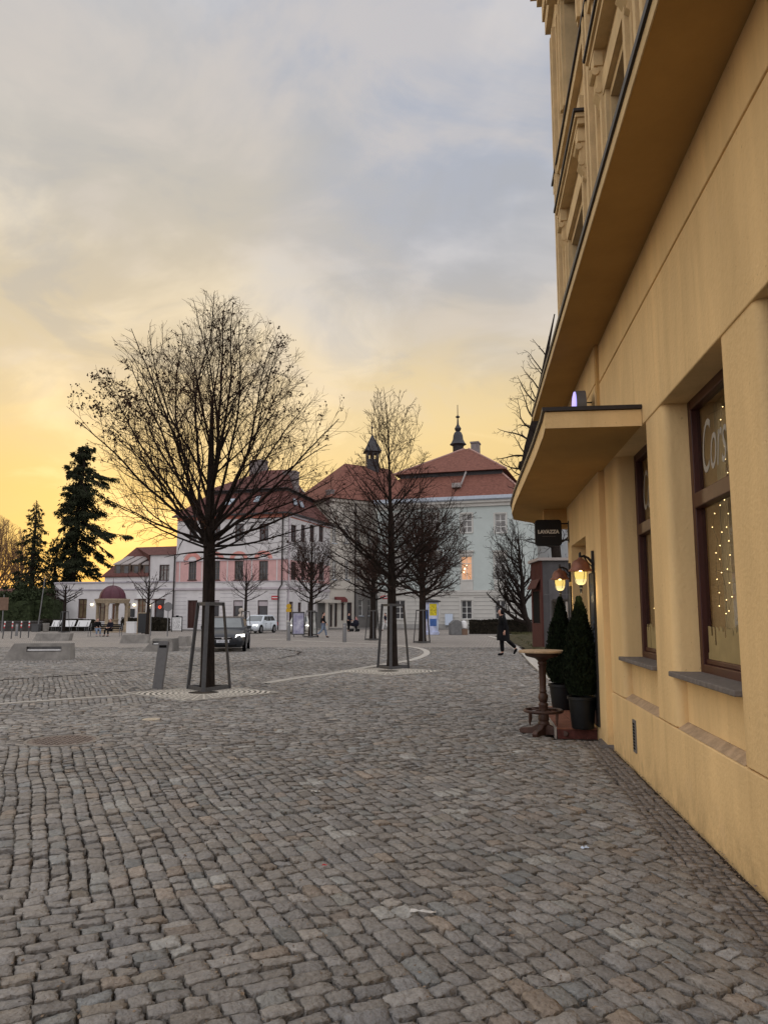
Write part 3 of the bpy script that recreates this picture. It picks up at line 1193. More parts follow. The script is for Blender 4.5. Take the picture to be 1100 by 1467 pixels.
def string_lights(a, b, label, seed):
    rng = random.Random(seed)
    t = thing('string_lights', label, 'string lights', wl(a, -.33, 1.3), WANG, 'string lights in the shop windows')
    wires, bulbs = MB(), MB()
    n = 9
    for i in range(n):
        x = .12 + (b - a - .24) * i / (n - 1)
        z1 = 1.20 if i % 2 else 1.05
        if i in (4, 6):
            z1 = 1.85
        zz = z1
        pts = []
        while zz > .1 + (.0 if i % 2 else .12):
            xx = x + rng.uniform(-.025, .025)
            pts.append((xx, rng.uniform(-.02, .02), zz))
            if rng.random() < .62:
                bulbs.lathe([(.001, -.0042), (.0042, 0), (.001, .0042)], pts[-1], 5)
            zz -= .105
        wires.tube(pts, .0012, 3)
    for z in (1.87, 1.2, .6):
        wires.tube([(.1 + (b - a - .2) * k / 12, 0, z - .05 * math.sin(math.pi * k / 12)) for k in range(13)], .0012, 3)
    wires.build('wire', IRON, t)
    bulbs.build('bulbs', SPARK, t)


string_lights(.3, 1.8, 'curtain of tiny warm lights inside the nearest shop window', 5)
string_lights(2.5, 4.0, 'curtain of tiny warm lights inside the second shop window beside the entrance', 6)

# lettering on the panes
for a, b, nm in ((.3, 1.8, 0), (2.5, 4.0, 1)):
    # seen from outside the word runs from the far end of the window towards the viewer
    o = text_obj('window_lettering', 'Corso', .60, LETTERG, HB, ((a + b) / 2 + .20, -.2435, 2.84), (R(90), 0, R(180)), shear=.42, off=-.004, ext=.001, sx=.50)
# ceiling lamp panels of the shop room (seen through the glass)
for a in (.3, 2.5):
    q = MB()
    q.box(a + .05, a + .65, -1.5, -.9, 3.44, 3.46)
    tag(q.build('ceiling_lamp', CEILL), None)
    o = bpy.data.objects['ceiling_lamp'] if a < 1 else bpy.data.objects['ceiling_lamp.001']
    o.parent = HB

# ---------------------------------------------------------------- entrance things
# step
t = thing('entrance_step', 'red brick doorstep with tiled top at the shop entrance', 'step', wl(5.62, .065), WANG)
q = MB()
q.box(0, 2.35, 0, .50, -.03, .085)
q.build('brick_riser', BRICK, t)
q = MB()
for i in range(8):
    for j in range(2):
        q.box(.004 + i * .294, .292 + i * .294, .004 + j * .254, .252 + j * .254, .085, .108)
q.build('tiles', TILE, t, bevel=.004)
q = MB()
q.box(0, 2.35, .508, .535, -.03, .112)
q.build('edge_strip', mat('pale metal edge', (.4, .37, .34), .5, .1, 8, metal=.4), t)


# wall lanterns
def lantern(s, label):
    t = thing('wall_lantern', label, 'wall lantern', wl(s, .065, 2.11), WANG, 'copper lanterns by the shop door')
    q = MB()
    q.lathe([(.001, 0), (.05, .002), (.062, .012), (.05, .026), (.025, .03)], (0, 0, .10), 14, axis='Y')
    q.cbox((0, .014, .10), (.085, .026, .30))
    q.tube([(0, .02, .10), (0, .07, .16), (0, .12, .185), (0, .17, .175)], [.020, .017, .015, .013], 8)
    q.tube([(0, .165, .235), (0, .17, .215), (0, .17, .13)], [.008, .016, .022], 8)
    q.tube([(0, .03, .05), (0, .08, .11), (0, .12, .175)], [.008, .009, .008], 6)
    q.build('bracket', IRON, t, smooth=True)
    q = MB()
    c = (0, .17, 0)
    q.lathe([(.026, .165), (.034, .145), (.048, .138), (.084, .122), (.106, .092), (.118, .055), (.124, .025), (.150, .0), (.152, -.010), (.12, -.004), (.10, .05), (.05, .11)], c, 28)
    q.build('lamp_shade', COPPER, t, smooth=True)
    q = MB()
    prof = [(.085 * math.cos(a) if k else .086, -.012 - .15 * math.sin(a)) for k, a in enumerate([i / 9 * math.pi / 2 for i in range(10)])]
    prof[-1] = (.008, prof[-1][1])
    prof = [(.088, .01)] + [(.088, -.04)] + [(r, z - .03) for r, z in prof[1:]]
    q.lathe(prof[::-1], c, 24)
    q.build('globe', glass_mat('lantern glass', (1.0, .93, .62), .15), t, smooth=True)
    q = MB()
    q.lathe([(.001, -.10), (.022, -.085), (.030, -.055), (.022, -.02), (.012, .01)], c, 14)
    q.build('bulb', BULB, t, smooth=True)
    q = MB()
    q.lathe([(.006, -.192), (.034, -.184), (.056, -.166), (.070, -.138), (.077, -.10), (.079, -.06), (.079, -.02), (.074, -.02), (.072, -.10), (.05, -.160), (.006, -.185)], c, 24)
    q.build('inner_glass', GLOBE, t, smooth=True)
    q = MB()
    q.lathe([(.003, -.30), (.014, -.285), (.018, -.25), (.012, -.235), (.024, -.225), (.020, -.20), (.03, -.192), (.02, -.18)], c, 12)
    for k in range(4):
        a = k * math.pi / 2 + .4
        q.tube([(.09 * math.cos(a), .17 + .09 * math.sin(a), -.0), (.092 * math.cos(a), .17 + .092 * math.sin(a), -.07), (.065 * math.cos(a), .17 + .065 * math.sin(a), -.15), (0, .17, -.20)], .004, 4)
    q.build('finial', IRON, t, smooth=True)
    li = bpy.data.lights.new('lantern_light', 'POINT')
    li.energy = 2.2
    li.color = (1.0, .76, .40)
    li.shadow_soft_size = .06
    lo = bpy.data.objects.new('lantern_light', li)
    COL.objects.link(lo)
    lo.parent = t
    lo.location = (0, .17, -.30)
    return t


lantern(5.42, 'lit copper wall lantern beside the tall menu board, the nearer one')
lantern(7.86, 'lit copper wall lantern at the far side of the shop door under the black sign')


# chalkboards
def chalkboard(s0, s1, z0, z1, label, seed, y=.062):
    t = thing('menu_board', label, 'menu board', wl(s0, y, 0), WANG)
    w = s1 - s0
    q = MB()
    q.box(0, w, .001, .020, z0, z1)
    q.build('board', BOARD, t)
    q = MB()
    e = .012
    q.box(-e, 0, .001, .026, z0 - e, z1 + e)
    q.box(w, w + e, .001, .026, z0 - e, z1 + e)
    q.box(0, w, .001, .026, z1, z1 + e)
    q.box(0, w, .001, .026, z0 - e, z0)
    q.build('frame', IRON, t)
    rng = random.Random(seed)
    q = MB()
    z = z1 - .18
    row = 0
    while z > z0 + .45:
        big = row < 2
        hgt = .05 if big else .028
        if row == 2:
            z -= .2
        x = w - .06
        while x > .07:
            cw = rng.uniform(.010, .022)
            if rng.random() < .85:
                zz = z + rng.uniform(-.005, .005)
                k = rng.randint(0, 3)
                q.box(x - .005, x, .0202, .0215, zz, zz + hgt)
                if k:
                    q.box(x - cw, x - .005, .0202, .0215, zz + hgt * (.0, .5, .85)[k - 1], zz + hgt * (.0, .5, .85)[k - 1] + .006)
            x -= cw + .008
            if rng.random() < .12:
                x -= .035
        z -= hgt + (.05 if big else .030)
        row += 1
    q.build('chalk_writing', CHALKD, t)
    return t


chalkboard(5.36, 5.74, .17, 2.07, 'tall narrow black menu board covered in chalk writing beside the potted thuja', 4)
chalkboard(7.80, 8.04, 1.15, 1.98, 'small dark notice board on the far side of the shop door', 9)

# black square blade sign
t = thing('hanging_sign', 'black rounded square coffee sign projecting from the wall under the canopy', 'sign', wl(7.95, .06, 2.86), WANG)
q = MB()
rs, hw = .05, .212
pts = []
for cx_, cz_, a0 in ((.47 + .0 - rs + hw - .212, hw - rs, 0), (.12 - .0, 0, 0)):
    pass
c0 = .33
pl = []
for sx_, sz_, st in ((1, 1, 0), (-1, 1, 90), (-1, -1, 180), (1, -1, 270)):
    for k in range(6):
        a = R(st + k * 18)
        pl.append((c0 + sx_ * (hw - rs) + rs * math.cos(a), sz_ * (hw - rs) + rs * math.sin(a)))
q.prismx(pl, -.045, .045)
q.build('sign_box', SIGNB, t, bevel=.006)
q = MB()
q.tube([(0, 0, .15), (0, c0 - hw, .15)], .012, 8)
q.tube([(0, 0, -.12), (0, c0 - hw, -.12)], .012, 8)
q.box(-.04, .04, -.0, .012, -.16, .19)
q.build('sign_bracket', IRON, t)
o = text_obj('sign_lettering', 'LAVAZZA', .078, LETTER, t, (-.0465, c0, .012), (R(90), 0, R(-90)), off=.0045, ext=.001, sx=.98)
q = MB()
q.prismx([(c0 - .002, .052), (c0 + .03, .052), (c0 + .014, .062)][::-1], -.0475, -.0462)
q.box(-.0475, -.0462, c0 - .11, c0 + .10, -.062, -.056)
q.build('sign_underline', mat('faded sign print', (.12, .10, .09), .6), t)

# violet drum sign above the canopy
t = thing('drum_sign', 'round drum sign with glowing violet face standing above the entrance canopy', 'sign', wl(5.0, .07, 4.17), WANG)
q = MB()
q.lathe([(.19, .10), (.19, .22), (.18, .22)], (0, 0, 0), 36, axis='Y')
q.build('drum', STEEL, t, smooth=True)
q = MB()
q.lathe([(.178, .2205), (.178, .232), (.14, .242), (.02, .25)], (0, 0, 0), 36, axis='Y')
q.build('lit_face', VIOLET, t, smooth=True)
q = MB()
q.tube([(.04, 0, .05), (.04, .11, .05)], .008, 6)
q.tube([(-.04, 0, -.08), (-.04, .11, -.08)], .008, 6)
q.build('mounting_rods', IRON, t)


# potted thujas
def thuja(s, o, z, h, r, potr, poth, label, seed):
    t = thing('potted_thuja', label, 'potted shrub', wl(s, o, z), R(20), 'potted thujas flanking the entrance')
    q = MB()
    q.lathe([(potr * .74, 0), (potr * .78, .02), (potr * .95, poth - .04), (potr * 1.05, poth - .035), (potr * 1.05, poth), (potr * .93, poth), (potr * .9, poth - .05), (.02, poth - .045)], n=28)
    q.build('pot', POT, t, smooth=True)
    q = MB()
    q.tube([(0, 0, poth - .06), (.01, 0, poth + .5), (0, 0, poth + h * .8)], [.03, .02, .008], 6)
    q.build('trunk', BARK, t)
    rng = random.Random(seed)
    q = MB()
    vs, fs = [], []

    def rad(k):
        return r * (min(1, .62 + 1.6 * k) if k < .22 else (1 - ((k - .22) / .78) ** 1.25)) * .97 + .012
    N_ = 15000
    lumps = [(rng.uniform(0, 6.28), rng.uniform(0, 1), rng.uniform(.10, .26)) for _ in range(46)]
    for i in range(N_):
        k = rng.random() ** 1.25
        a = rng.uniform(0, 6.283)
        rr = rad(k)
        for la, lk, lw in lumps:
            da = (a - la + math.pi) % (2 * math.pi) - math.pi
            if abs(da) < .5 and abs(k - lk) < .09:
                rr *= 1 + lw * (1 - abs(da) / .5) * (1 - abs(k - lk) / .09)
        depth = rng.random() ** .5
        rr *= .35 + .65 * depth
        zc = poth + .02 + k * h
        p = Vector((rr * math.cos(a), rr * math.sin(a), zc))
        up = Vector((math.cos(a) * .35 + rng.gauss(0, .22), math.sin(a) * .35 + rng.gauss(0, .22), 1)).normalized()
        sd = Vector((-math.sin(a) + rng.gauss(0, .6), math.cos(a) + rng.gauss(0, .6), rng.gauss(0, .2))).normalized()
        L_ = rng.uniform(.022, .055)
        w = rng.uniform(.005, .011)
        b0 = len(vs)
        vs += [p - sd * w, p + sd * w, p + up * L_ * .7 + sd * w * 1.3, p + up * L_, p + up * L_ * .6 - sd * w * 1.3]
        fs.append((b0, b0 + 1, b0 + 2, b0 + 3, b0 + 4))
    q.add(vs, fs)
    q.build('foliage', THUJA, t)
    return t


thuja(5.60, .245, .108, 1.22, .245, .18, .40, 'dark conical thuja in a black pot, the nearer one in front of the menu board', 3)
thuja(7.62, .27, .108, 1.28, .25, .21, .38, 'dark conical thuja in a black pot, the farther one behind the round bar table', 8)

# bar table
TP = gp(779, 1052)
t = thing('bar_table', 'round tall bar table on a turned dark wooden pillar with foot ring', 'bar table', (TP.x, TP.y, 0), R(12))
q = MB()
q.lathe([(.02, 1.045), (.27, 1.045), (.298, 1.052), (.302, 1.066), (.296, 1.078), (.27, 1.082), (.02, 1.083)], n=48)
q.build('table_top', WOODT, t, smooth=True)
q = MB()
q.lathe([(.05, .93), (.06, .955), (.10, .975), (.20, 1.0), (.22, 1.015), (.225, 1.044), (.02, 1.044)], n=32)
q.build('apron', WOODD, t, smooth=True)
q = MB()
q.lathe([(.055, .10), (.075, .12), (.075, .15), (.062, .17), (.072, .19), (.068, .24), (.058, .26), (.058, .36), (.066, .375), (.060, .395), (.045, .41), (.058, .435), (.066, .47), (.058, .51), (.042, .53),
         (.052, .55), (.044, .565), (.043, .60), (.048, .85), (.058, .868), (.045, .885), (.062, .905), (.06, .93)], n=12)
q.build('pillar', WOODD, t, smooth=True)
q = MB()
n = 40
for k in range(n):
    a0, a1 = 2 * math.pi * k / n, 2 * math.pi * (k + 1) / n
    q.tube([(.24 * math.cos(a0), .24 * math.sin(a0), .30), (.24 * math.cos(a1), .24 * math.sin(a1), .30)], .021, 8, cap=False)
q.build('foot_ring', WOODD, t, smooth=True)
for k in range(4):
    a = k * math.pi / 2 + .35
    x, y = math.cos(a), math.sin(a)
    q = MB()
    q.tube([(x * .24, y * .24, .29), (x * .24, y * .24, .235), (x * .24, y * .24, .17), (x * .24, y * .24, .13)], [.012, .02, .016, .006], 8)
    q.tube([(x * .06, y * .06, .30), (x * .235, y * .235, .30)], .011, 6)
    q.build('ring_spindle', WOODD, t, smooth=True)
    q = MB(Matrix.Rotation(a + .45, 4, 'Z'))
    q.prismy([(.03, 0), (.32, 0), (.34, .045), (.30, .07), (.16, .085), (.07, .13), (.03, .14)], -.035, .035)
    q.build('foot', WOODD, t, bevel=.008)

# ---------------------------------------------------------------- trees


def rdir(rng):
    while True:
        v = Vector((rng.uniform(-1, 1), rng.uniform(-1, 1), rng.uniform(-1, 1)))
        if .05 < v.length < 1:
            return v.normalized()


def envelope(tab, cx=0.0, cy=0.0):
    zs = [a for a, b in tab]
    rs_ = [b for a, b in tab]

    def f(p, lobes):
        if p.z < zs[0] or p.z > zs[-1]:
            return False
        r = float(np.interp(p.z, zs, rs_))
        a = math.atan2(p.y, p.x)
        r *= 1 + .10 * math.sin(3 * a + lobes) + .07 * math.sin(5 * a + 2 * lobes + p.z * 2.1)
        return math.hypot(p.x, p.y) < r
    return f


def bare_tree(name, label, cat, base, trunk, tr, tab, limbs, seed, group=None, spec=None, bark=None, twigm=None, leaves=0, leaf_at=None, twig_r=.004, guard=False, rz=0, bare=.14):
    """trunk: list of points; limbs: list of (height, azimuth deg, elevation deg, reach)"""
    rng = random.Random(seed)
    t = thing(name, label, cat, base, rz, group)
    env = envelope(tab)
    lob = rng.uniform(0, 6)
    sp = dict(sec=.24, ter=.16, twg=.11, sl=.42, tl=.42, wl=.5, up=.05, wob=.10, fork=38, smax=1.5, tmax=.6, wmax=.26)
    if spec:
        sp.update(spec)
    q = MB()
    n = len(trunk)
    rr = tr if isinstance(tr, list) else [tr * (1.25 if i == 0 else 1 - .5 * i / (n - 1)) for i in range(n)]
    q.tube(trunk, rr, 10)
    tk = q.build('trunk', bark or BARK, t, smooth=True)
    Q = MB()
    tips = []

    def path(p, d, L, seg, up, wob, e=True):
        pts = [p.copy()]
        k = max(2, int(L / seg))
        for i in range(k):
            d = (d + Vector((0, 0, up)) + rdir(rng) * wob).normalized()
            p = p + d * (L / k)
            if e and i > 0 and not env(p, lob):
                break
            pts.append(p.copy())
        return pts, d

    def spawn_dir(d, ang):
        a = d.orthogonal().normalized()
        a = Matrix.Rotation(rng.uniform(0, 6.283), 3, d) @ a
        return (d * math.cos(ang) + a * math.sin(ang)).normalized()

    def interp(pts, f):
        x = f * (len(pts) - 1)
        i = min(int(x), len(pts) - 2)
        return pts[i].lerp(pts[i + 1], x - i), (pts[i + 1] - pts[i]).normalized()

    def plen(pts):
        return sum((b - a).length for a, b in zip(pts[:-1], pts[1:]))
    for (h, az, el, reach, r0) in limbs:
        # start on trunk axis
        zz = [p[2] for p in trunk]
        px = float(np.interp(h, zz, [p[0] for p in trunk]))
        py = float(np.interp(h, zz, [p[1] for p in trunk]))
        d = Vector((math.cos(R(az)) * math.cos(R(el)), math.sin(R(az)) * math.cos(R(el)), math.sin(R(el))))
        pts, _ = path(Vector((px, py, h)), d, reach, .22, sp['up'], sp['wob'])
        L0 = plen(pts)
        if L0 < .3:
            continue
        k = len(pts)
        Q.tube(pts, [max(r0 * (1 - .82 * i / (k - 1)), twig_r * 1.2) for i in range(k)], 6, cap=False, m=0)
        ns = max(2, int(L0 / sp['sec']))
        for i in range(ns):
            f = bare + (1 - bare) * (i + rng.random() * .8) / ns
            if f > .99:
                f = .99
            p, d = interp(pts, f)
            L1 = min(sp['smax'], (L0 * sp['sl']) * (1.1 - .55 * f) * rng.uniform(.6, 1.25))
            p1, _ = path(p, spawn_dir(d, R(sp['fork'] + rng.uniform(-14, 14))), L1, .16, sp['up'], sp['wob'] * 1.5)
            r1 = max(r0 * (1 - .82 * f) * .55, twig_r * 1.3)
            if len(p1) < 2:
                continue
            k1 = len(p1)
            Q.tube(p1, [max(r1 * (1 - .7 * j / (k1 - 1)), twig_r) for j in range(k1)], 4, cap=False, m=0)
            L1 = plen(p1)
            nt_ = max(1, int(L1 / sp['ter']))
            for j in range(nt_):
                f1 = .2 + .8 * (j + rng.random() * .9) / nt_
                f1 = min(f1, .99)
                p, d = interp(p1, f1)
                L2 = min(sp['tmax'], max(.12, L1 * sp['tl'] * rng.uniform(.6, 1.3)))
                p2, _ = path(p, spawn_dir(d, R(sp['fork'] + rng.uniform(-12, 16))), L2, .13, sp['up'], sp['wob'] * 1.8)
                if len(p2) < 2:
                    continue
                k2 = len(p2)
                Q.tube(p2, [twig_r * (1.15 - .35 * x / (k2 - 1)) for x in range(k2)], 3, cap=False, m=1)
                tips.append(p2[-1])
                L2 = plen(p2)
                nw = int(L2 / sp['twg']) if sp['twg'] else 0
                for w in range(nw):
                    f2 = min(.99, .25 + .75 * (w + rng.random()) / nw)
                    p, d = interp(p2, f2)
                    L3 = min(sp['wmax'], max(.07, L2 * sp['wl'] * rng.uniform(.5, 1.3)))
                    e = p + spawn_dir(d, R(sp['fork'] + 4)) * L3
                    if not env(e, lob):
                        continue
                    Q.tube([p, p.lerp(e, .5) + rdir(rng) * .012, e], [twig_r * .8, twig_r * .7, twig_r * .55], 3, cap=False, m=1)
                    tips.append(e)
    Q.build('crown', [bark or BARK, twigm or BARKR], t)
    if leaves:
        lq = MB()
        cand = [p for p in tips if leaf_at(p, rng)]
        vs, fs = [], []
        for i in range(leaves):
            p = rng.choice(cand) + rdir(rng) * rng.uniform(.0, .07)
            a, b = rdir(rng), rdir(rng)
            L_, w = rng.uniform(.03, .055), rng.uniform(.014, .028)
            a = (a * .5 + Vector((0, 0, -.7))).normalized()
            b = (b - a * b.dot(a)).normalized()
            o = len(vs)
            vs += [p, p + a * L_ * .5 + b * w, p + a * L_, p + a * L_ * .5 - b * w]
            fs.append((o, o + 1, o + 2, o + 3))
        lq.add(vs, fs)
        lq.build('leaves', DLEAF, t)
    return t


def fan_limbs(rng, n, z0, z1, el0, el1, reach, r0, r1):
    out = []
    for i in range(n):
        k = i / (n - 1)
        out.append((z0 + (z1 - z0) * k, i * 137.5 + rng.uniform(-20, 20), el0 + (el1 - el0) * k + rng.uniform(-7, 7), reach * rng.uniform(.85, 1.15), r0 + (r1 - r0) * k))
    return out


def tree_guard(loc, label, h=1.8, wb=.55, wt=.32, rz=0, bar=.035):
    t = thing('tree_guard', label, 'tree guard', loc, rz, 'steel guards around the trees')
    B_ = [Vector((math.cos(a), math.sin(a), 0)) for a in (R(-90), R(30), R(150))]
    for k in range(3):
        q = MB()
        p0, p1 = B_[k] * wb, B_[k] * wt + Vector((0, 0, h))
        n = B_[k]
        s_ = Vector((-n.y, n.x, 0))
        w, d = bar, bar * .35
        vs = []
        for p in (p0, p1):
            for a, b in ((-w, -d), (w, -d), (w, d), (-w, d)):
                vs.append(p + s_ * a + n * b)
        q.add(vs, [(0, 1, 2, 3)[::-1], (4, 5, 6, 7), (0, 1, 5, 4), (1, 2, 6, 5), (2, 3, 7, 6), (3, 0, 4, 7)])
        q.build('leg', FRAMES, t)
    q = MB()
    for k in range(3):
        for z, r_, hh in ((h - .035, wt, .035), (.05, wb * .985, .04)):
            a, b = B_[k] * r_, B_[(k + 1) % 3] * r_
            dn = (b - a).normalized()
            a, b = a + dn * .02, b - dn * .02
            nn = Vector((dn.y, -dn.x, 0)) * .012
            vs = [a - nn + Vector((0, 0, z - hh)), b - nn + Vector((0, 0, z - hh)), b + nn + Vector((0, 0, z - hh)), a + nn + Vector((0, 0, z - hh)),
                  a - nn + Vector((0, 0, z + hh)), b - nn + Vector((0, 0, z + hh)), b + nn + Vector((0, 0, z + hh)), a + nn + Vector((0, 0, z + hh))]
            q.add(vs, [(0, 3, 2, 1), (4, 5, 6, 7), (0, 1, 5, 4), (1, 2, 6, 5), (2, 3, 7, 6), (3, 0, 4, 7)])
    q.build('crossbars', FRAMES, t)
    return t


TG = 'young bare trees on the square'
rng = random.Random(21)
# tree A: the large fan
pA = gp(297, 989)
limbsA = fan_limbs(rng, 15, 2.72, 3.15, -2, 24, 3.6, .024, .030) + fan_limbs(rng, 12, 2.9, 3.5, 28, 50, 5.3, .034, .038) + fan_limbs(rng, 5, 3.2, 4.2, 54, 66, 5.0, .034, .032) + fan_limbs(rng, 4, 4.4, 6.2, 56, 72, 3.2, .022, .016)
limbsA += [(4.4, 60, 86, 5.0, .034), (3.8, 190, 72, 5.6, .036), (3.5, 100, 82, 5.6, .046), (3.2, -60, 76, 5.2, .040), (3.0, 172, 62, 5.4, .044), (3.1, 186, 40, 5.2, .042), (3.2, 15, 64, 5.2, .040), (3.0, -10, 42, 5.0, .040), (2.95, 165, 30, 4.8, .038)]
trunkA = [(0, 0, -.03), (.0, 0, .25), (-.02, 0, 1.2), (-.03, 0, 2.4), (-.05, 0, 3.3), (-.06, 0, 4.5), (-.08, .02, 6.2)]
bare_tree('bare_tree', 'large fan-shaped bare tree with withered leaves and a thick dark trunk', 'tree', pA, trunkA, [.165, .148, .132, .124, .115, .075, .03],
          [(2.6, .8), (2.9, 2.0), (3.2, 2.45), (4.0, 2.75), (5.0, 2.95), (6.0, 2.92), (6.7, 2.45), (7.3, 1.75), (7.9, 1.1), (8.3, .65), (8.6, .3)],
          limbsA, 4, TG, dict(sec=.25, ter=.175, twg=.12, up=.024, wob=.115, fork=36, sl=.36), leaves=4600, twig_r=.0034, bare=.27,
          leaf_at=lambda p, r: (r.random() < (.95 if (p.x < -1.5 and 5.3 < p.z < 7.0) else .16 if p.z > 5.0 else .05)) and (math.sin(p.x * 5 + 1) + math.sin(p.z * 4.3) + math.sin(p.y * 4.7) > -.2))
tree_guard((pA.x, pA.y, 0), 'charcoal steel guard around the large fan-shaped tree', 1.80, .50, .30, R(4), .042)

# tree B: dense with a tall leader
pB = gp(562, 958)
rng = random.Random(5)
limbsB = fan_limbs(rng, 44, 2.1, 4.9, 6, 40, 3.3, .036, .022) + fan_limbs(rng, 11, 4.6, 6.6, 50, 68, 2.0, .016, .009)
limbsB += [(2.6, 200, 30, 3.2, .05), (2.5, -20, 34, 3.0, .05), (5.4, 172, 62, 2.9, .015), (5.9, 10, 72, 2.0, .012), (6.1, 190, 60, 2.2, .012), (5.2, -8, 58, 2.4, .013), (6.3, 160, 74, 1.9, .010)]
trunkB = [(0, 0, -.03), (0, 0, .3), (-.01, 0, 1.5), (-.02, 0, 3.0), (-.06, 0, 5.0), (-.10, 0, 6.5), (-.16, 0, 7.6), (-.26, 0, 8.35)]
bare_tree('bare_tree', 'bare tree with a tall spiky leader and a wide dense lower crown', 'tree', pB, trunkB, [.185, .155, .135, .11, .05, .024, .013, .005],
          [(1.7, .8), (2.1, 1.9), (2.8, 2.3), (3.6, 2.45), (4.5, 2.35), (5.2, 1.9), (5.8, 1.5), (6.4, 1.25), (7.2, .95), (8.0, .7), (8.4, .4)],
          limbsB, 12, TG, dict(sec=.22, ter=.16, twg=.12, up=.045, wob=.11, fork=42, sl=.38), twig_r=.0052)
tree_guard((pB.x, pB.y, 0), 'charcoal steel guard around the tree with the spiky leader', 1.85, .52, .36, R(-6), .042)


def young(label, base, htr, ztop, rmax, zmax, seed, nl=22, r=.12, guard=None, el=(18, 62), tw=.010, spec=None, rz=0, xs=None):
    rg_ = random.Random(seed)
    lm = fan_limbs(rg_, nl, htr, htr + (ztop - htr) * .45, el[0], el[1], max(rmax * 1.5, (ztop - htr) * .9), r * .34, r * .2)
    tab = [(htr - .3, .3), (htr + .2, rmax * .55), (htr + (zmax - htr) * .5, rmax * .9), (zmax, rmax), (zmax + (ztop - zmax) * .5, rmax * .78), (zmax + (ztop - zmax) * .85, rmax * .4), (ztop, .1)]
    tk = [(0, 0, -.03), (0, 0, .3), (.02, 0, htr), (.02, 0, (htr + ztop) / 2), (0, 0, ztop - .4)]
    sp = dict(sec=.25, ter=.17, twg=.14, up=.04, wob=.09, fork=36, smax=1.6, tmax=.8, wmax=.4)
    if spec:
        sp.update(spec)
    t = bare_tree('bare_tree', label, 'tree', base, tk, [r * 1.2, r, r * .85, r * .4, r * .1], tab, lm, seed, TG, sp, twig_r=tw, rz=rz)
    if guard:
        tree_guard((base.x, base.y, 0), guard, 1.8, .52, .34, R(5), .04)
    return t


young('rounded bare young tree in front of the pink house corner beside the poster stand', gp(445, 913), 2.2, 7.6, 2.3, 4.6, 31, 26, .16, 'steel tree guard beside the violet poster stand', tw=.0085)
young('bare young tree half hidden behind the spiky-leader tree, in front of the grey shopfront', gp(534, 917), 2.4, 6.6, 2.0, 4.4, 32, 24, .20, 'steel guard around the tree in front of the grey shopfront', tw=.0085)
young('broad bare tree in front of the mint school facade and poster column', gp(605, 921), 2.3, 8.2, 2.9, 5.0, 33, 30, .21, 'steel guard around the tree next to the poster column', tw=.0085)
young('small bare tree right above the dark car, before the white ground floor', gp(351, 908), 2.6, 6.4, 2.0, 4.4, 34, 18, .13, 'steel guard around the small tree beside the silver car', tw=.0085, spec=dict(sec=.36, ter=.26))
young('slender bare tree in front of the white low house beside the domed pavilion', gp(211, 909), 2.2, 5.4, 2.0, 3.9, 35, 13, .14, None, (25, 50), tw=.014, spec=dict(sec=.5, ter=.4, twg=0))
t = young('flat-topped bare tree leaning to the right behind the white benches', gp(91, 906), 2.5, 4.5, 1.7, 3.5, 36, 16, .16, 'steel guard around the flat-topped leaning tree', (8, 40), tw=.016, spec=dict(sec=.4, ter=.3))

# big old tree behind the kiosk, and the crooked low tree by the hedge
def gnarled(name, label, u, vb, tpx, trad, limbs, env, seed, spec, tw):
    b = gp(u, vb)
    b = Vector((b.x, b.y, 0))
    K_ = lambda pu, pv: (at(pu, pv, b.y).x - b.x, 0.0, at(pu, pv, b.y).z)
    tk = [(0, 0, -.1)] + [K_(*p) for p in tpx]
    rg_ = random.Random(seed)
    lm = []
    for (v, az, el, reach, r_, extra) in limbs:
        z = at(u, v, b.y).z
        lm.append((z, az, el, reach, r_))
        if name == 'old_tree':
            lm.append((z + .4, az - 180 + rg_.uniform(-40, 40), el + 6, reach, r_))
        for k in range(extra):
            lm.append((z + rg_.uniform(-.3, .5), az + rg_.uniform(-80, 80), el + rg_.uniform(0, 22), reach * rg_.uniform(.8, 1.05), r_ * .75))
    return bare_tree(name, label, 'tree', b, tk, trad, env, lm, seed, None, spec, twig_r=tw, twigm=BARK), K_


oldt, KO = gnarled('old_tree', 'tall gnarled old bare tree with swollen burls rising behind the canopy of the ochre house', 800, 908,
    [(800, 880), (797, 800), (792, 745), (768, 700), (752, 668), (757, 640), (766, 605), (774, 560), (784, 500), (794, 450)], [.45, .42, .40, .38, .42, .42, .36, .34, .26, .14, .05],
    [(712, 185, 24, 3.0, .09, 0), (690, 175, 20, 2.8, .08, 1), (672, 190, 8, 2.6, .08, 0), (655, 178, 25, 3.0, .09, 1), (632, 170, 35, 3.2, .09, 0), (615, 185, 6, 3.0, .08, 1), (600, 176, 40, 3.4, .08, 0), (580, 190, 36, 3.2, .08, 1), (560, 170, 50, 3.0, .07, 0), (535, 182, 48, 2.8, .06, 1), (510, 180, 55, 2.6, .06, 0), (480, 190, 60, 2.2, .05, 1), (765, 180, 10, 3.0, .10, 2), (785, 185, 5, 3.2, .10, 2), (745, 190, 20, 2.6, .09, 2)],
    [(.8, 3.5), (3, 4.5), (8, 6.0), (12, 6.2), (16, 5.0), (20, 4.2), (24, 3), (25, .5)], 78, dict(sec=.55, ter=.42, twg=.34, up=.03, wob=.22, fork=46, smax=2.0, tmax=1.0, wmax=.5), .013)
q = MB()
for (u, v, r_) in [(747, 668, .62), (743, 688, .42), (760, 616, .5), (764, 602, .36), (754, 645, .40)]:
    x, _, z = KO(u, v)
    q.lathe([(.05, -r_), (r_ * .7, -r_ * .7), (r_, -.1), (r_ * .8, r_ * .6), (.1, r_ * .95)], (x + .3, 0, z), 10)
q.build('burl', BARK, oldt, smooth=True)
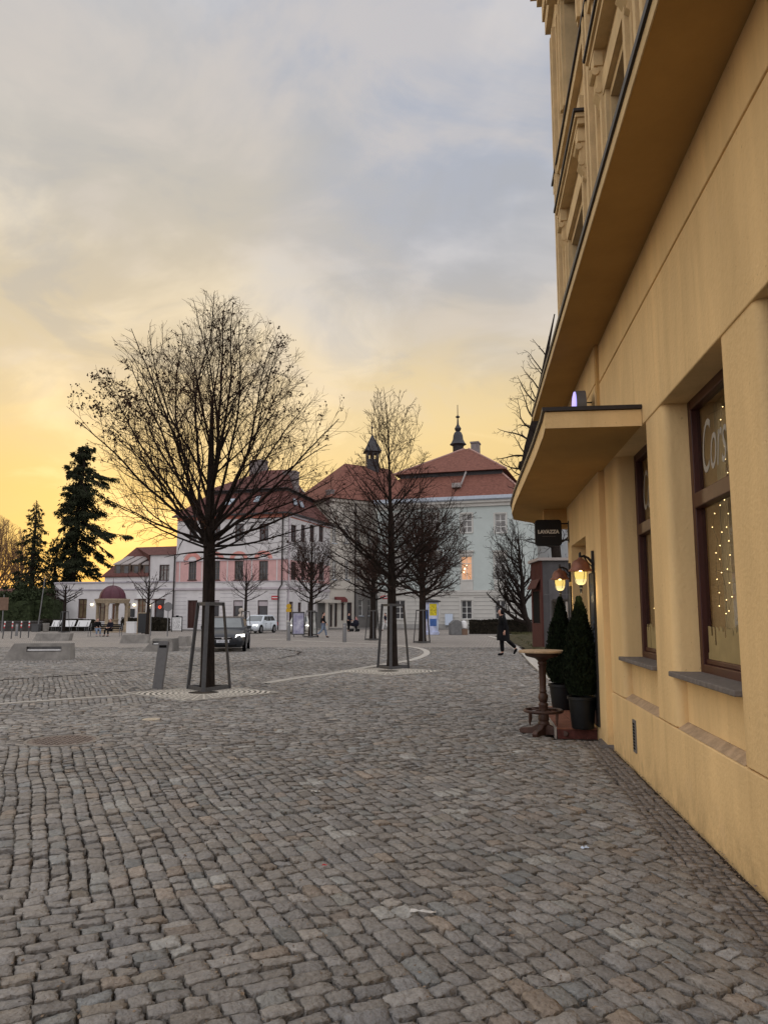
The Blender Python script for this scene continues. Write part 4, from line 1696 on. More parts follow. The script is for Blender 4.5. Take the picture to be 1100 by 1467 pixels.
gnarled('crooked_tree', 'low crooked bare tree with a leaning dark trunk between the hedge and the kiosk', 761, 909,
    [(758, 895), (752, 884), (748, 862), (748, 835), (744, 800), (742, 770)], [.30, .26, .24, .20, .16, .11, .05],
    [(893, 178, 16, 4.2, .17, 0), (886, 170, 34, 4.4, .14, 1), (878, 190, 42, 4.4, .12, 2), (868, 182, 26, 4.2, .11, 2), (856, 175, 44, 4.4, .10, 2), (842, 188, 28, 4.0, .09, 2), (826, 180, 45, 4.0, .08, 2), (808, 184, 30, 3.6, .07, 2), (790, 178, 40, 3.2, .06, 2), (868, 20, 45, 4.0, .10, 2), (840, 10, 40, 3.8, .09, 2)],
    [(.3, 2.5), (1.5, 3.6), (4, 4.3), (7, 4.2), (8.6, 3.0), (9.6, .8)], 79, dict(sec=.42, ter=.32, twg=.26, up=.05, wob=.20, fork=42, smax=2.0, tmax=.9, wmax=.45), .0115)

# conifers behind the low house, one dense spruce and one tall open one


def conifer(label, base, h, tab, seed, nb, droop, lq_n, gappy=0.0, tr=.4, zlow=2.0, lsz=(.22, .5), left=None):
    rng = random.Random(seed)
    t = thing('conifer', label, 'conifer', base, 0, 'conifers behind the low white house')
    q = MB()
    q.tube([(0, 0, -.1), (.05, 0, h * .3), (.25 if left else -.05, 0, h * .6), (.7 if left else .1, 0, h * .85), (.8 if left else 0, 0, h)], [tr, tr * .85, tr * .6, tr * .3, .03], 8)
    q.build('trunk', BARK, t, smooth=True)
    B_ = MB()
    vs, fs = [], []
    zs = [a for a, b in tab]
    rs_ = [b for a, b in tab]
    for i in range(nb):
        z = zlow + (h - zlow) * (i + rng.random()) / nb
        az = i * 137.5 + rng.uniform(-30, 30)
        L_ = float(np.interp(z, zs, rs_))
        if left:
            ll = float(np.interp(z, [a for a, b in left], [b for a, b in left]))
            k_ = (math.cos(R(az)) + 1) / 2
            L_ = ll * (1 - k_) + L_ * k_
            if rng.random() < .20:
                continue
        L_ *= rng.uniform(.68, 1.2) if left else rng.uniform(.62, 1.14)
        if L_ < .15:
            continue
        d = Vector((math.cos(R(az)), math.sin(R(az)), .18 if z > h * .8 else rng.uniform(-.25, .05) * droop)).normalized()
        p = Vector((.8 * z / h if left else 0, 0, z))
        pts = [p]
        k = 7
        for j in range(k):
            d = (d + Vector((0, 0, -.10 * droop if j < 4 else .06)) + rdir(rng) * .10).normalized()
            p = p + d * L_ / k
            pts.append(p)
        B_.tube(pts, [.05 * (1 - j / (k + .5)) * (L_ / 3 + .3) + .012 for j in range(k + 1)], 4, cap=False)
        nl = int(lq_n * (L_ / 2.5) * (1 - gappy * rng.random() * .8))
        cl = [rng.random() for _ in range(max(3, int(L_ * 2.2)))]
        for j in range(nl):
            f = min(.999, max(.12, rng.choice(cl) + rng.gauss(0, .045))) if gappy else rng.uniform(.08, 1) ** .8
            x = f * k
            ii = min(int(x), k - 1)
            c = pts[ii].lerp(pts[ii + 1], x - ii)
            side = Vector((-math.sin(R(az)), math.cos(R(az)), 0)) * rng.gauss(0, .17 * L_ * (1.1 - .6 * f))
            c = c + side + Vector((0, 0, -abs(rng.gauss(0, .14 * droop))))
            a = (Vector((math.cos(R(az)), math.sin(R(az)), 0)) * rng.uniform(.1, .8) + side * .5 + Vector((0, 0, -rng.uniform(.2, 1.0) * droop)) + rdir(rng) * .4).normalized()
            b = a.cross(rdir(rng)).normalized()
            l_, w = rng.uniform(*lsz), rng.uniform(.035, .085) * (lsz[1] / .5)
            o = len(vs)
            vs += [c, c + a * l_ * .4 + b * w, c + a * l_, c + a * l_ * .45 - b * w]
            fs.append((o, o + 1, o + 2, o + 3))
    B_.build('branches', BARK, t)
    q = MB()
    q.add(vs, fs)
    q.build('needles', FIR, t)
    return t


bJ = at(101, 880, 95)
conifer('tall ragged conifer with drooping dark sprays rising behind the white low house', Vector((bJ.x, 95, 0)), 22.9,
        [(4, 4.2), (8, 5.0), (10, 4.4), (11.6, 5.4), (13.4, 6.0), (14.6, 3.0), (16.5, 4.6), (18.2, 4.7), (20, 3.7), (21.3, 2.6), (22.3, 1.6), (23, 1.0)], 5, 120, 1.35, 390, .40, .50, 5.0, (.24, .50),
        left=[(4, 3.2), (9, 2.8), (12, 3.0), (13.8, 1.8), (15.2, 3.6), (17, 3.5), (18.5, 2.6), (20.5, 1.9), (22.4, 1.7), (23, 1.0)])
bI = at(43, 880, 92)
conifer('dense spire-topped spruce left of the tall ragged conifer', Vector((bI.x, 92, 0)), 15.2,
        [(2, 4.2), (5, 3.7), (8, 2.9), (11, 1.9), (13.5, 1.0), (15.2, .15)], 6, 96, .8, 100, .25, .38, 2.0)
bI2 = at(76, 880, 96)
conifer('shorter dark conifer between the spire-topped spruce and the tall ragged conifer', Vector((bI2.x, 96, 0)), 11.2,
        [(2, 2.6), (5, 2.6), (8, 2.1), (10, 1.2), (11.2, .3)], 16, 60, 1.1, 90, .5, .3, 2.0)

# pale backlit bare trees far left
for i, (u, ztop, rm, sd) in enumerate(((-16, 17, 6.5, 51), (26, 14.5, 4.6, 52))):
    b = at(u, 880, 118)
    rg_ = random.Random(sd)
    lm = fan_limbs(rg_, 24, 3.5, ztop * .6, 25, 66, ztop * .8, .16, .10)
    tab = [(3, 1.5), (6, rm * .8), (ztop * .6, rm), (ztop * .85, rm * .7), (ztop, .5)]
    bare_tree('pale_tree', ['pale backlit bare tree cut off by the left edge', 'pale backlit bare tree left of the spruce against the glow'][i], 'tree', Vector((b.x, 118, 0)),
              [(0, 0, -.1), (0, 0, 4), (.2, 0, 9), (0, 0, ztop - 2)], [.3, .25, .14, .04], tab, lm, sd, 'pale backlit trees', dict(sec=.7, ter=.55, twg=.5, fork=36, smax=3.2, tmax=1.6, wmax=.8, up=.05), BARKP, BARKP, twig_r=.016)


def leafy_box(name, label, cat, pts, hw, z0, z1, m, n, seed, core=True, lump=.12, ls=(.05, .11), group=None):
    """hedge or shrub along a polyline"""
    rng = random.Random(seed)
    q = MB()
    vs, fs = [], []
    for a, b in zip(pts[:-1], pts[1:]):
        L_ = (b - a).length
        d = (b - a).normalized()
        nn = Vector((-d.y, d.x, 0))
        k = max(1, int(n * L_ / sum((y - x).length for x, y in zip(pts[:-1], pts[1:]))))
        for i in range(k):
            f = rng.random()
            hh = z1 * (1 + lump * (math.sin(f * L_ * 1.7 + seed) * .5 + math.sin(f * L_ * 4.1) * .3))
            ang = rng.uniform(0, math.pi)
            e = rng.random() ** .35
            p = a + d * f * L_ + nn * hw * e * math.cos(ang) * (1 if lump > .2 else 1.0)
            p.z = z0 + (hh - z0) * (rng.random() if abs(math.cos(ang)) > .7 else e * math.sin(ang) ** (.5 if lump > .2 else .15))
            u, v = rdir(rng), rdir(rng)
            l_ = rng.uniform(*ls)
            o = len(vs)
            vs += [p - u * l_, p + v * l_ * .6, p + u * l_, p - v * l_ * .6]
            fs.append((o, o + 1, o + 2, o + 3))
        if core:
            h2 = z0 + (z1 - z0) * .86
            w = hw * .8
            c = [a + nn * w, a - nn * w, b - nn * w, b + nn * w]
            o = len(vs)
            vs += [Vector((x.x, x.y, z0)) for x in c] + [Vector((x.x, x.y, h2)) for x in c]
            fs += [(o, o + 1, o + 5, o + 4), (o + 1, o + 2, o + 6, o + 5), (o + 2, o + 3, o + 7, o + 6), (o + 3, o, o + 4, o + 7), (o + 4, o + 5, o + 6, o + 7)]
    q.add(vs, fs)
    return tag(q.build(name, m), label, cat, group)

# ---------------------------------------------------------------- facades across the square
class Facade:
    """local x to the right along the facade, y into the building, z up"""
    def __init__(self, name, label, uL, YL, uR, YR, cat='building'):
        self.L = at(uL, 880, YL)
        self.Rr = at(uR, 880, YR)
        self.L.z = self.Rr.z = 0
        self.d = (self.Rr - self.L)
        self.len = self.d.length
        self.d.normalize()
        self.n = Vector((self.d.y, -self.d.x, 0))       # towards the square
        self.root = thing(name, label, cat, self.L, math.atan2(self.d.y, self.d.x))

    def p(self, u, v, off=0.0):             # photo pixel -> (x along, z) on the plane off metres behind the facade
        r = ray(u, v)
        O = Vector((0, 0, EYE))
        L0 = self.L - self.n * off
        t = (L0 - O).dot(self.n) / r.dot(self.n)
        q = O + r * t
        return (q - self.L).dot(self.d), q.z

    def rect(self, u0, v0, u1, v1):
        um, vm = (u0 + u1) / 2, (v0 + v1) / 2
        x0, x1 = self.p(u0, vm)[0], self.p(u1, vm)[0]
        z1, z0 = self.p(um, v0)[1], self.p(um, v1)[1]
        return x0, x1, z0, z1


def holed_wall(q, x0, x1, z0, z1, holes, depth=.22, y=0.0, m=0):
    xs = sorted({x0, x1, *[h for r in holes for h in r[:2]]})
    zs = sorted({z0, z1, *[h for r in holes for h in r[2:]]})
    xs = [x for x in xs if x0 <= x <= x1]
    zs = [z for z in zs if z0 <= z <= z1]
    for a, b in zip(xs[:-1], xs[1:]):
        for c, d in zip(zs[:-1], zs[1:]):
            mx, mz = (a + b) / 2, (c + d) / 2
            if any(h[0] < mx < h[1] and h[2] < mz < h[3] for h in holes):
                continue
            q.quad((a, y, c), (b, y, c), (b, y, d), (a, y, d), m)
    for h in holes:
        a, b, c, d = h
        if c >= z1 or d <= z0:
            continue
        q.quad((a, y, c), (a, y + depth, c), (a, y + depth, d), (a, y, d), m)
        q.quad((b, y + depth, c), (b, y, c), (b, y, d), (b, y + depth, d), m)
        q.quad((a, y, d), (a, y + depth, d), (b, y + depth, d), (b, y, d), m)
        q.quad((a, y + depth, c), (a, y, c), (b, y, c), (b, y + depth, c), m)


def window(root, r, fm, pm, depth=.16, w=.07, cols=2, rows=2, sill=True, sm=None, pos=None, name='window', M=None):
    a, b, c, d = r
    q = MB(M)
    y0, y1 = depth - .03, depth + .05
    q.box(a, a + w, y0, y1, c, d)
    q.box(b - w, b, y0, y1, c, d)
    q.box(a + w, b - w, y0, y1, d - w, d)
    q.box(a + w, b - w, y0, y1, c, c + w)
    for i in range(1, cols):
        x = a + (b - a) * i / cols
        q.box(x - w * .45, x + w * .45, y0 + .005, y1, c + w, d - w)
    zs = pos or [i / rows for i in range(1, rows)]
    for f in zs:
        z = c + (d - c) * f
        q.box(a + w, b - w, y0 + .011, y1, z - w * .4, z + w * .4)
    fr = q.build(name, fm, root)
    q = MB(M)
    q.box(a + w * .8, b - w * .8, depth + .02, depth + .03, c + w * .8, d - w * .8)
    q.build('pane', pm, fr)
    if sill:
        q = MB(M)
        q.box(a - .08, b + .08, -.10, depth, c - .09, c - .004)
        q.build('sill', sm or ZINC, fr)
    return fr


# --- low white house on the left
Y0, SL = 72.0, .314


def plane_depth(u):                         # depth of the common front plane of the two white houses at photo column u
    k = (u - CX) / F
    return (Y0 + SL * (-140 / F * Y0)) / (1 + SL * k)


YA, YB_, YC = plane_depth(66), plane_depth(250), plane_depth(410)
LH = Facade('white_house', 'long low white house with a raised attic wing behind the pavilion', 66, YA, 250, YB_)
f = LH
holes, wins = [], []
for (u0, v0, u1, v1, kind) in [(112, 858, 124.5, 886, 'w'), (142, 863, 155, 890, 'w'), (179, 864, 187, 892, 'y'), (160.5, 865, 165, 891, 'd'), (197, 858, 209, 893, 'd'), (221, 858, 235.5, 893, 's'), (228.5, 809, 243, 832, 'u')]:
    r = f.rect(u0, v0, u1, v1)
    holes.append(r)
    wins.append((r, kind))
xl = f.p(78, 850)[0]
zt = f.p(160, 833)[1]
zlow = f.p(70, 860)[1]
xu = f.p(215, 815)[0]
zup = f.p(232, 795)[1]
q = MB()
holed_wall(q, xl, f.len, 0, zt, holes)
holed_wall(q, xu, f.len, zt, zup, holes)
q.quad((0, 0, 0), (xl, 0, 0), (xl, 0, zlow), (0, 0, zlow))
q.quad((0, 8, 0), (0, 0, 0), (0, 0, zlow), (0, 8, zlow))
q.quad((xl, 8, zlow), (xl, 0, zlow), (xl, 0, zt), (xl, 8, zt))
q.quad((xu, 6, zt), (xu, 0, zt), (xu, 0, zup), (xu, 6, zup))
q.quad((0, 0, zlow), (xl, 0, zlow), (xl, 8, zlow), (0, 8, zlow))
q.quad((xl, 0, zt), (f.len, 0, zt), (f.len, 8, zt), (xl, 8, zt))
q.quad((f.len, 8, 0), (0, 8, 0), (0, 8, zt), (f.len, 8, zt))
q.box(xl, f.len, .3, 7.9, .02, zt - .1)
q.build('wall', WHITEW, f.root)
q = MB()
for v, hh in ((833, .13), (843.5, .12)):
    z = f.p(180, v)[1]
    q.box(xl, f.len - .01, -.10, -.002, z - hh, z)
q.build('cornice_band', mat('grey stucco band', (.36, .34, .38), .9, .06, 3), f.root)
for r, k in wins:
    if k == 'w':
        window(f.root, r, BROWNF, PANEW, cols=2, pos=[.72], sm=WHITEW)
    elif k == 'u':
        window(f.root, r, BROWNF, PANEC, cols=3, pos=[.68])
    elif k == 'y':
        window(f.root, r, mat('ochre door wood', (.38, .25, .05), .6, .15, 5), PANEW, cols=1, pos=[.8], sill=False)
    elif k == 'd':
        window(f.root, r, mat('brown door wood', (.16, .07, .035), .5, .2, 5), PANEW, cols=2, pos=[.28, .74], sill=False, name='door')
    else:
        window(f.root, r, BROWNF, PANE, cols=1, pos=[.78], sill=False, name='shop_window')
# fascia signs over the shop openings
q = MB()
for (u0, u1) in ((197, 209), (221, 235.5)):
    a, b, c, d = f.rect(u0, 852, u1, 857.5)
    q.box(a, b, -.06, -.003, c, d)
q.build('fascia', WHITEB, f.root)
q = MB()
for (u0, u1) in ((193.5, 210.5), (218, 237.5)):
    a, b, c, d = f.rect(u0, 858.2, u1, 859.2)
    q.box(a, b, -.09, -.003, c, d)
q.build('fascia_trim', BROWNF, f.root)
q = MB()
a, b, c, d = f.rect(224, 866.5, 233, 873)
n = 20
vs = [((a + b) / 2 + (b - a) * .22 * math.cos(2 * math.pi * k / n), .10, (c + d) / 2 + (d - c) * .30 * math.sin(2 * math.pi * k / n)) for k in range(n)]
q.tube(vs + [vs[0]], .03, 6)
q.cbox(((a + b) / 2, .10, (c + d) / 2), ((b - a) * .28, .04, .06))
q.build('neon_sign', REDN, f.root)
q = MB()
for (u0, v0, u1, v1) in ((187.5, 872, 193.5, 884), (212, 872, 217, 884)):
    a, b, c, d = f.rect(u0, v0, u1, v1)
    q.box(a, b, -.05, -.003, c, d)
q.build('menu_panel', BOARD, f.root)
# attic roof with lean-to dormer strips
E0 = f.p(147, 825)
T0 = f.p(196, 784, 3.2)
T1 = f.p(251, 782.5, 3.2)
ze = f.p(180, 825)[1]
q = MB()
zr = T1[1]
x0 = E0[0]
q.add([(x0, -.15, ze), (xu, -.15, ze), (xu, .55, ze + .9), (f.len, -.2, zup), (f.len, 3.2, zr), (T0[0], 3.2, zr), (f.len, 7, ze), (x0, 7, ze), (xu, -.2, zup)],
      [(0, 1, 2, 5), (2, 8, 5), (8, 3, 4, 5), (5, 4, 6, 7), (0, 5, 7), (1, 8, 2)])
q.quad((x0, -.15, ze - .12), (xu, -.15, ze - .12), (xu, -.15, ze), (x0, -.15, ze))
q.build('roof', ROOFB, f.root)
q = MB()
q.quad((x0 + .3, .01, zt), (xu, .01, zt), (xu, .01, ze - .02), (x0 + .3, .01, ze - .02))
q.build('attic_wall', WHITEW, f.root)
for (ub, ut, vt, vb) in ((163, 187, 797, 808), (174.5, 200.5, 797, 808), (188.5, 212, 797, 808), (204, 218, 801, 808)):
    b0 = f.p(ub, vb, .1)
    t0 = f.p(ut - 5, vt, 1.6)
    w = .85
    dx = t0[0] - b0[0]
    q = MB()
    q.add([(b0[0], .05, b0[1]), (b0[0] + w, .05, b0[1]), (t0[0] + w, 1.7, t0[1]), (t0[0], 1.7, t0[1]),
           (b0[0], .05, b0[1] - .1), (b0[0] + w, .05, b0[1] - .1), (t0[0] + w, 1.7, t0[1] - .1), (t0[0], 1.7, t0[1] - .1)],
          [(0, 1, 2, 3), (4, 7, 6, 5), (0, 4, 5, 1), (1, 5, 6, 2), (2, 6, 7, 3), (3, 7, 4, 0)])
    dm = q.build('dormer_roof', mat('pale sheet metal', (.28, .25, .24), .55, .12, 5), f.root)
    a, b, c, d = f.rect(ub + 3.5, 811, ub + 9, 822)
    q = MB()
    q.box(a - .25, b + .25, .10, .9, c - .15, d + .25)
    q.build('dormer_wall', ROOFG, f.root)
    q = MB()
    q.box(a, b, .06, .098, c, d)
    q.build('dormer_window', PANE, f.root)
# downpipe between the two white houses
q = MB()
xd = f.len - .08
q.tube([(xd, -.14, zup - .1), (xd, -.14, .0)], .075, 8)
q.build('downpipe', DMETAL, f.root)
# lit wall lamps on the low house
for i, (u, v) in enumerate(((133, 866), (193.5, 866.5), (215.5, 866.5))):
    x, z = f.p(u, v)
    wp = f.L + f.d * x + f.n * .12 + Vector((0, 0, z))
    t = thing('wall_lamp', ['lit white ball lamp on the low white house left of the domed pavilion', 'lit white ball lamp between the ochre and the brown door of the low white house', 'lit white ball lamp between the brown door and the red neon window'][i], 'wall lamp', wp, math.atan2(f.d.y, f.d.x), 'ball lamps on the low white house')
    q = MB()
    q.lathe([(.01, -.13), (.10, -.09), (.14, 0), (.10, .09), (.01, .13)], n=12)
    q.build('glass_ball', WALLL, t, smooth=True)
    q = MB()
    q.box(-.03, .03, .03, .118, -.04, .04)
    q.lathe([(.09, .1), (.09, .13), (.02, .15)], n=10)
    q.build('arm', IRON, t)

# --- pink house
PH = Facade('pink_house', 'white corner house with a salmon pink middle storey and brown mansard roof', 250, YB_, 410, YC)
f = PH
LEN, DEP = f.len, 11.0
z_str = f.p(400, 842)[1]
z_p0 = f.p(400, 831.5)[1]
z_p1 = f.p(400, 801.5)[1]
z_br = f.p(400, 741)[1]
z_ea = f.p(400, 734)[1]
cols = [(270.6, 281.5), (303, 315), (336, 348.6), (371, 384)]
holes, wins = [], []
for (u0, u1) in cols:
    holes.append(f.rect(u0, 803.5, u1, 830.5))
    holes.append(f.rect(u0 + .8, 750, u1 + .8, 775))
    wins += [(holes[-2], 'p'), (holes[-1], 'u')]
for (u0, v0, u1, v1, k) in ((268.5, 860, 282.5, 900, 'd'), (301, 860, 314, 890, 's'), (334, 860, 348, 890, 's'), (369, 860, 383.6, 890, 's')):
    holes.append(f.rect(u0, v0, u1, v1))
    wins.append((holes[-1], k))
q = MB()
holed_wall(q, 0, LEN, 0, z_str, holes, m=0)
holed_wall(q, 0, LEN, z_str, z_p0, holes, m=0)
holed_wall(q, 0, LEN, z_p0, z_p1, holes, m=1)
holed_wall(q, 0, LEN, z_p1, z_br, holes, m=0)
q.quad((0, 0, z_br), (LEN, 0, z_br), (LEN, 0, z_ea), (0, 0, z_ea), 2)
q.quad((0, DEP, 0), (0, 0, 0), (0, 0, z_ea), (0, DEP, z_ea), 0)
q.quad((LEN, DEP, 0), (0, DEP, 0), (0, DEP, z_ea), (LEN, DEP, z_ea), 0)
q.box(.3, LEN - .3, .35, DEP - .3, .05, z_ea - .1, 0)
q.build('front_wall', [WHITEW, PINKB, PINKT], f.root)
q = MB()
for k in range(9):
    z = .55 + k * (z_str - .7) / 9
    q.box(.05, LEN - .05, -.012, -.004, z, z + .035)
# keep the joints off the openings
q2 = MB()
xs = [0.05]
gl = sorted([(r[0], r[1]) for r, k in wins if k in 'ds'])
for a, b in gl:
    xs += [a - .12, b + .12]
xs.append(LEN - .05)
for k in range(9):
    z = .55 + k * (z_str - .7) / 9
    for i in range(0, len(xs), 2):
        q2.box(xs[i], xs[i + 1], -.010, -.003, z, z + .035)
q2.build('rustication', mat('lilac grey joint', (.33, .32, .35), .9), f.root)  # joint lines drawn as thin strips of darker grey
q = MB()
q.box(-.0, LEN, -.14, -.002, z_str - .12, z_str + .06)
q.box(-.0, LEN, -.08, -.003, z_p0 - .08, z_p0)
q.box(-.0, LEN, -.09, -.003, z_p1, z_p1 + .10)
q.build('string_course', mat('lilac grey band', (.42, .38, .41), .9, .06, 3), f.root)
q = MB()
for k in range(2):
    q.box(0, LEN, -.06 - .06 * k, -.004 - .001 * k, z_br + .02 + k * .22, z_br + .14 + k * .22)
q.build('brick_frieze', PINKT, f.root)
for (u0, u1) in cols:
    a, b, c, d = f.rect(u0, 801, u1, 801.4)
    m_ = (a + b) / 2
    ro, ri = f.rect(u0 - 6.5, 801, u1 + 6.5, 802)[1] - m_, (b - a) / 2 + .06
    z0 = z_p1 + .102
    q = MB()
    pl = [(m_ + ro * math.cos(R(180 - k * 12)), z0 + ro * .82 * math.sin(R(180 - k * 12))) for k in range(16)]
    pl += [(m_ + ri * math.cos(R(k * 12)), z0 + ri * .82 * math.sin(R(k * 12))) for k in range(16)]
    q.prismy(pl[::-1], -.05, -.002)
    q.build('window_arch', PINKT if False else mat('salmon arch', (.55, .25, .22), .9, .1, 3), f.root)
for u in (258, 290, 326, 361, 397):
    a = f.p(u, 815)[0]
    q = MB()
    q.box(a - .05, a + .05, -.02, -.002, z_p0 + .01, z_p1 - .01)
    q.build('pale_stripe', WHITEW, f.root)
for r, k in wins:
    if k == 'p':
        window(f.root, r, mat('grey brown window frame', (.10, .085, .075), .6, .1, 5), PANE, cols=3, rows=3, sm=BROWNF)
    elif k == 'u':
        window(f.root, r, BROWNF, PANE, cols=2, pos=[.65], sm=WHITEW)
    elif k == 'd':
        window(f.root, r, BROWNF, mat('dark panelled door', (.05, .02, .016), .5, .2, 5), cols=2, pos=[.78], sill=False, name='door')
    else:
        w_ = window(f.root, r, BROWNF, PANE, cols=1, pos=[.80], sill=False, name='shop_window')
        a, b, c, d = r
        q = MB()
        q.box(a + .08, b - .08, .10, .115, d - .52, d - .10)
        q.build('shop_fascia', mat('pale shop fascia', (.40, .36, .38), .6), w_)
# red house sign at the corner
a, b, c, d = f.rect(389.5, 853.5, 399.5, 859)
t = thing('wall_sign', 'small red sign with a white stripe on the corner of the pink house', 'sign', f.L + f.d * a + f.n * .02 + Vector((0, 0, c)), math.atan2(f.d.y, f.d.x))
q = MB()
q.box(0, b - a, -.05, 0, 0, d - c)
q.build('sign_plate', REDS, t)
q = MB()
q.box(.06, b - a - .06, -.056, -.0502, (d - c) * .40, (d - c) * .62)
q.build('white_stripe', WHITEB, t)
# side face of the pink house
side = Facade('pink_house', '', 410, YC, 472, 82.2)
side.root.parent = PH.root
bpy.data.objects.remove(side.root)
PM = Matrix.Translation(PH.L) @ Matrix.Rotation(math.atan2(PH.d.y, PH.d.x), 4, 'Z')
SM_ = PM.inverted() @ (Matrix.Translation(side.L) @ Matrix.Rotation(math.atan2(side.d.y, side.d.x), 4, 'Z'))
q = MB(SM_)
sh, sw = [], []
for (u0, u1) in ((417, 425), (431.5, 438), (444, 451), (457, 464)):
    r = side.rect(u0, 752, u1, 777)
    r2 = side.rect(u0, 805, u1, 831)
    sh += [r, r2]
    sw += [(r, 'u'), (r2, 'p')]
for (u0, v0, u1, v1, k) in ((414.5, 862, 420, 897, 'd'), (427, 863, 432, 884, 's'), (441, 864, 446, 886, 's')):
    r = side.rect(u0, v0, u1, v1)
    sh.append(r)
    sw.append((r, k))
SL_ = side.len
holed_wall(q, 0, SL_, 0, z_p0, sh, m=0)
holed_wall(q, 0, SL_, z_p0, z_p1, sh, m=1)
holed_wall(q, 0, SL_, z_p1, z_br, sh, m=0)
q.quad((0, 0, z_br), (SL_, 0, z_br), (SL_, 0, z_ea), (0, 0, z_ea), 2)
q.quad((SL_, 0, 0), (SL_, 6, 0), (SL_, 6, z_ea), (SL_, 0, z_ea), 0)
q.build('side_wall', [WHITEW, PINKB, PINKT], PH.root)
for r, k in sw:
    window(PH.root, r, BROWNF, PANE, cols=2, pos=[.65], sill=(k in 'up'), sm=WHITEW, M=SM_, name='door' if k == 'd' else 'window')
q = MB(SM_)
q.box(0.02, SL_, -.12, -.002, z_str - .12, z_str + .06)
q.box(0.02, SL_, -.12, -.003, z_br + .1, z_br + .3)
q.tube([(.22, -.12, z_ea), (.22, -.12, .0)], .07, 8)
q.build('side_trim', mat('lilac grey band', (.42, .38, .41)), PH.root)
q = MB()
q.tube([(LEN - .45, -.12, z_ea), (LEN - .45, -.12, z_str + .3), (LEN - .75, -.16, z_str - .2), (LEN - .75, -.16, 0)], .07, 8)
q.build('downpipe', DMETAL, PH.root)
# mansard roof
e = .35
Ps = [SM_ @ Vector((SL_, 0, 0)), Vector((0, 0, 0))]
cR = SM_ @ Vector((SL_ + .2, -e * .6, 0))
P1, P2, P3 = Vector((-e, -e, z_ea)), Vector((LEN + e * .4, -e, z_ea)), Vector((cR.x, cR.y, z_ea))
P4, P5 = Vector((cR.x - 9, DEP + 3, z_ea)), Vector((-e, DEP, z_ea))
zb = z_ea + 2.35
B1, B2, B3 = Vector((2.4, 1.7, zb)), Vector((LEN - .9, 1.7, zb)), Vector((cR.x - 2.1, cR.y - .5, zb))
B4, B5 = Vector((cR.x - 8.6, DEP + 1.0, zb)), Vector((2.4, DEP - 1.7, zb))
zr = z_ea + 5.3
R1, R2 = Vector((6.6, 5.6, zr)), Vector((9.3, 5.9, zr))
R3 = Vector((cR.x - 3.6, cR.y + 1.2, zb + 1.0))
q = MB()
q.add([P1, P2, P3, P4, P5, B1, B2, B3, B4, B5], [(0, 1, 6, 5), (1, 2, 7, 6), (2, 3, 8, 7), (3, 4, 9, 8), (4, 0, 5, 9)])
q.build('lower_roof', ROOFB, PH.root)
q = MB()
o = Vector((0, 0, .30))
C1, C2, C3 = B1 + Vector((-.4, -.4, .3)), B2 + Vector((.25, -.4, .3)), B3 + Vector((.4, -.1, .3))
C4, C5 = B4 + o, B5 + o
q.add([C1, C2, C3, C4, C5, R1, R2, R3], [(0, 1, 6, 5), (1, 2, 7, 6), (2, 3, 7), (3, 6, 7), (3, 4, 5, 6), (4, 0, 5)])
q.build('upper_roof', ROOFB, PH.root)
q = MB()
for a, b in ((B1, B2), (B2, B3), (B5, B1)):
    q.add([a, b, b + o, a + o], [(0, 1, 2, 3)])
q.add([C1 - Vector((0, 0, .08)), C2 - Vector((0, 0, .08)), C3 - Vector((0, 0, .08)), C3, C2, C1], [(0, 1, 4, 5), (1, 2, 3, 4)])
q.build('roof_step', SLATE, PH.root)
q = MB()
for a, b in ((P1, P2), (P2, P3)):
    dn = (b - a).normalized()
    nn = Vector((dn.y, -dn.x, 0)) * .14
    q.add([a, b, b + nn, a + nn, a - Vector((0, 0, .16)), b - Vector((0, 0, .16)), b + nn - Vector((0, 0, .16)), a + nn - Vector((0, 0, .16))],
          [(0, 1, 2, 3), (4, 7, 6, 5), (3, 2, 6, 7), (0, 4, 5, 1), (0, 3, 7, 4), (1, 5, 6, 2)])
q.build('gutter', SLATE, PH.root)
for (u0, v0, u1, v1, off) in ((361, 661, 380, 690, 6.2), (387, 676, 397, 696, 6.6), (409, 676, 425, 705, 5.0)):
    x0, z1 = f.p(u0, v0, off)
    x1, z0 = f.p(u1, v1, off)
    q = MB()
    q.box(x0, x1, off - .5, off + .6, zb, z1 - .15)
    q.box(x0 - .06, x1 + .06, off - .56, off + .66, z1 - .15, z1)
    q.build('chimney', mat('grey chimney render', (.21, .18, .18), .9, .2, 4), PH.root)
sky_m = mat('skylight glass', (.30, .36, .42), .15, .1, 3, spec=.6)


def on_quad(a, b, c, d, s, t):
    return a.lerp(b, s).lerp(d.lerp(c, s), t)


for (Q4, s0, s1, t0, t1) in (((P1, P2, B2, B1), .37, .43, .42, .70), ((P1, P2, B2, B1), .66, .71, .5, .76), ((P2, P3, B3, B2), .16, .24, .42, .72), ((P2, P3, B3, B2), .34, .42, .42, .72), ((C2, C3, R3, R2), .5, .62, .25, .5)):
    q = MB()
    c4 = [on_quad(*Q4, s, t) for s, t in ((s0, t0), (s1, t0), (s1, t1), (s0, t1))]
    nn = (c4[1] - c4[0]).cross(c4[3] - c4[0]).normalized()
    if nn.z < 0:
        nn = -nn
    q.add([p + nn * .02 for p in c4] + [p + nn * .10 for p in c4], [(0, 1, 5, 4), (1, 2, 6, 5), (2, 3, 7, 6), (3, 0, 4, 7), (4, 5, 6, 7)])
    q.build('skylight', sky_m, PH.root)

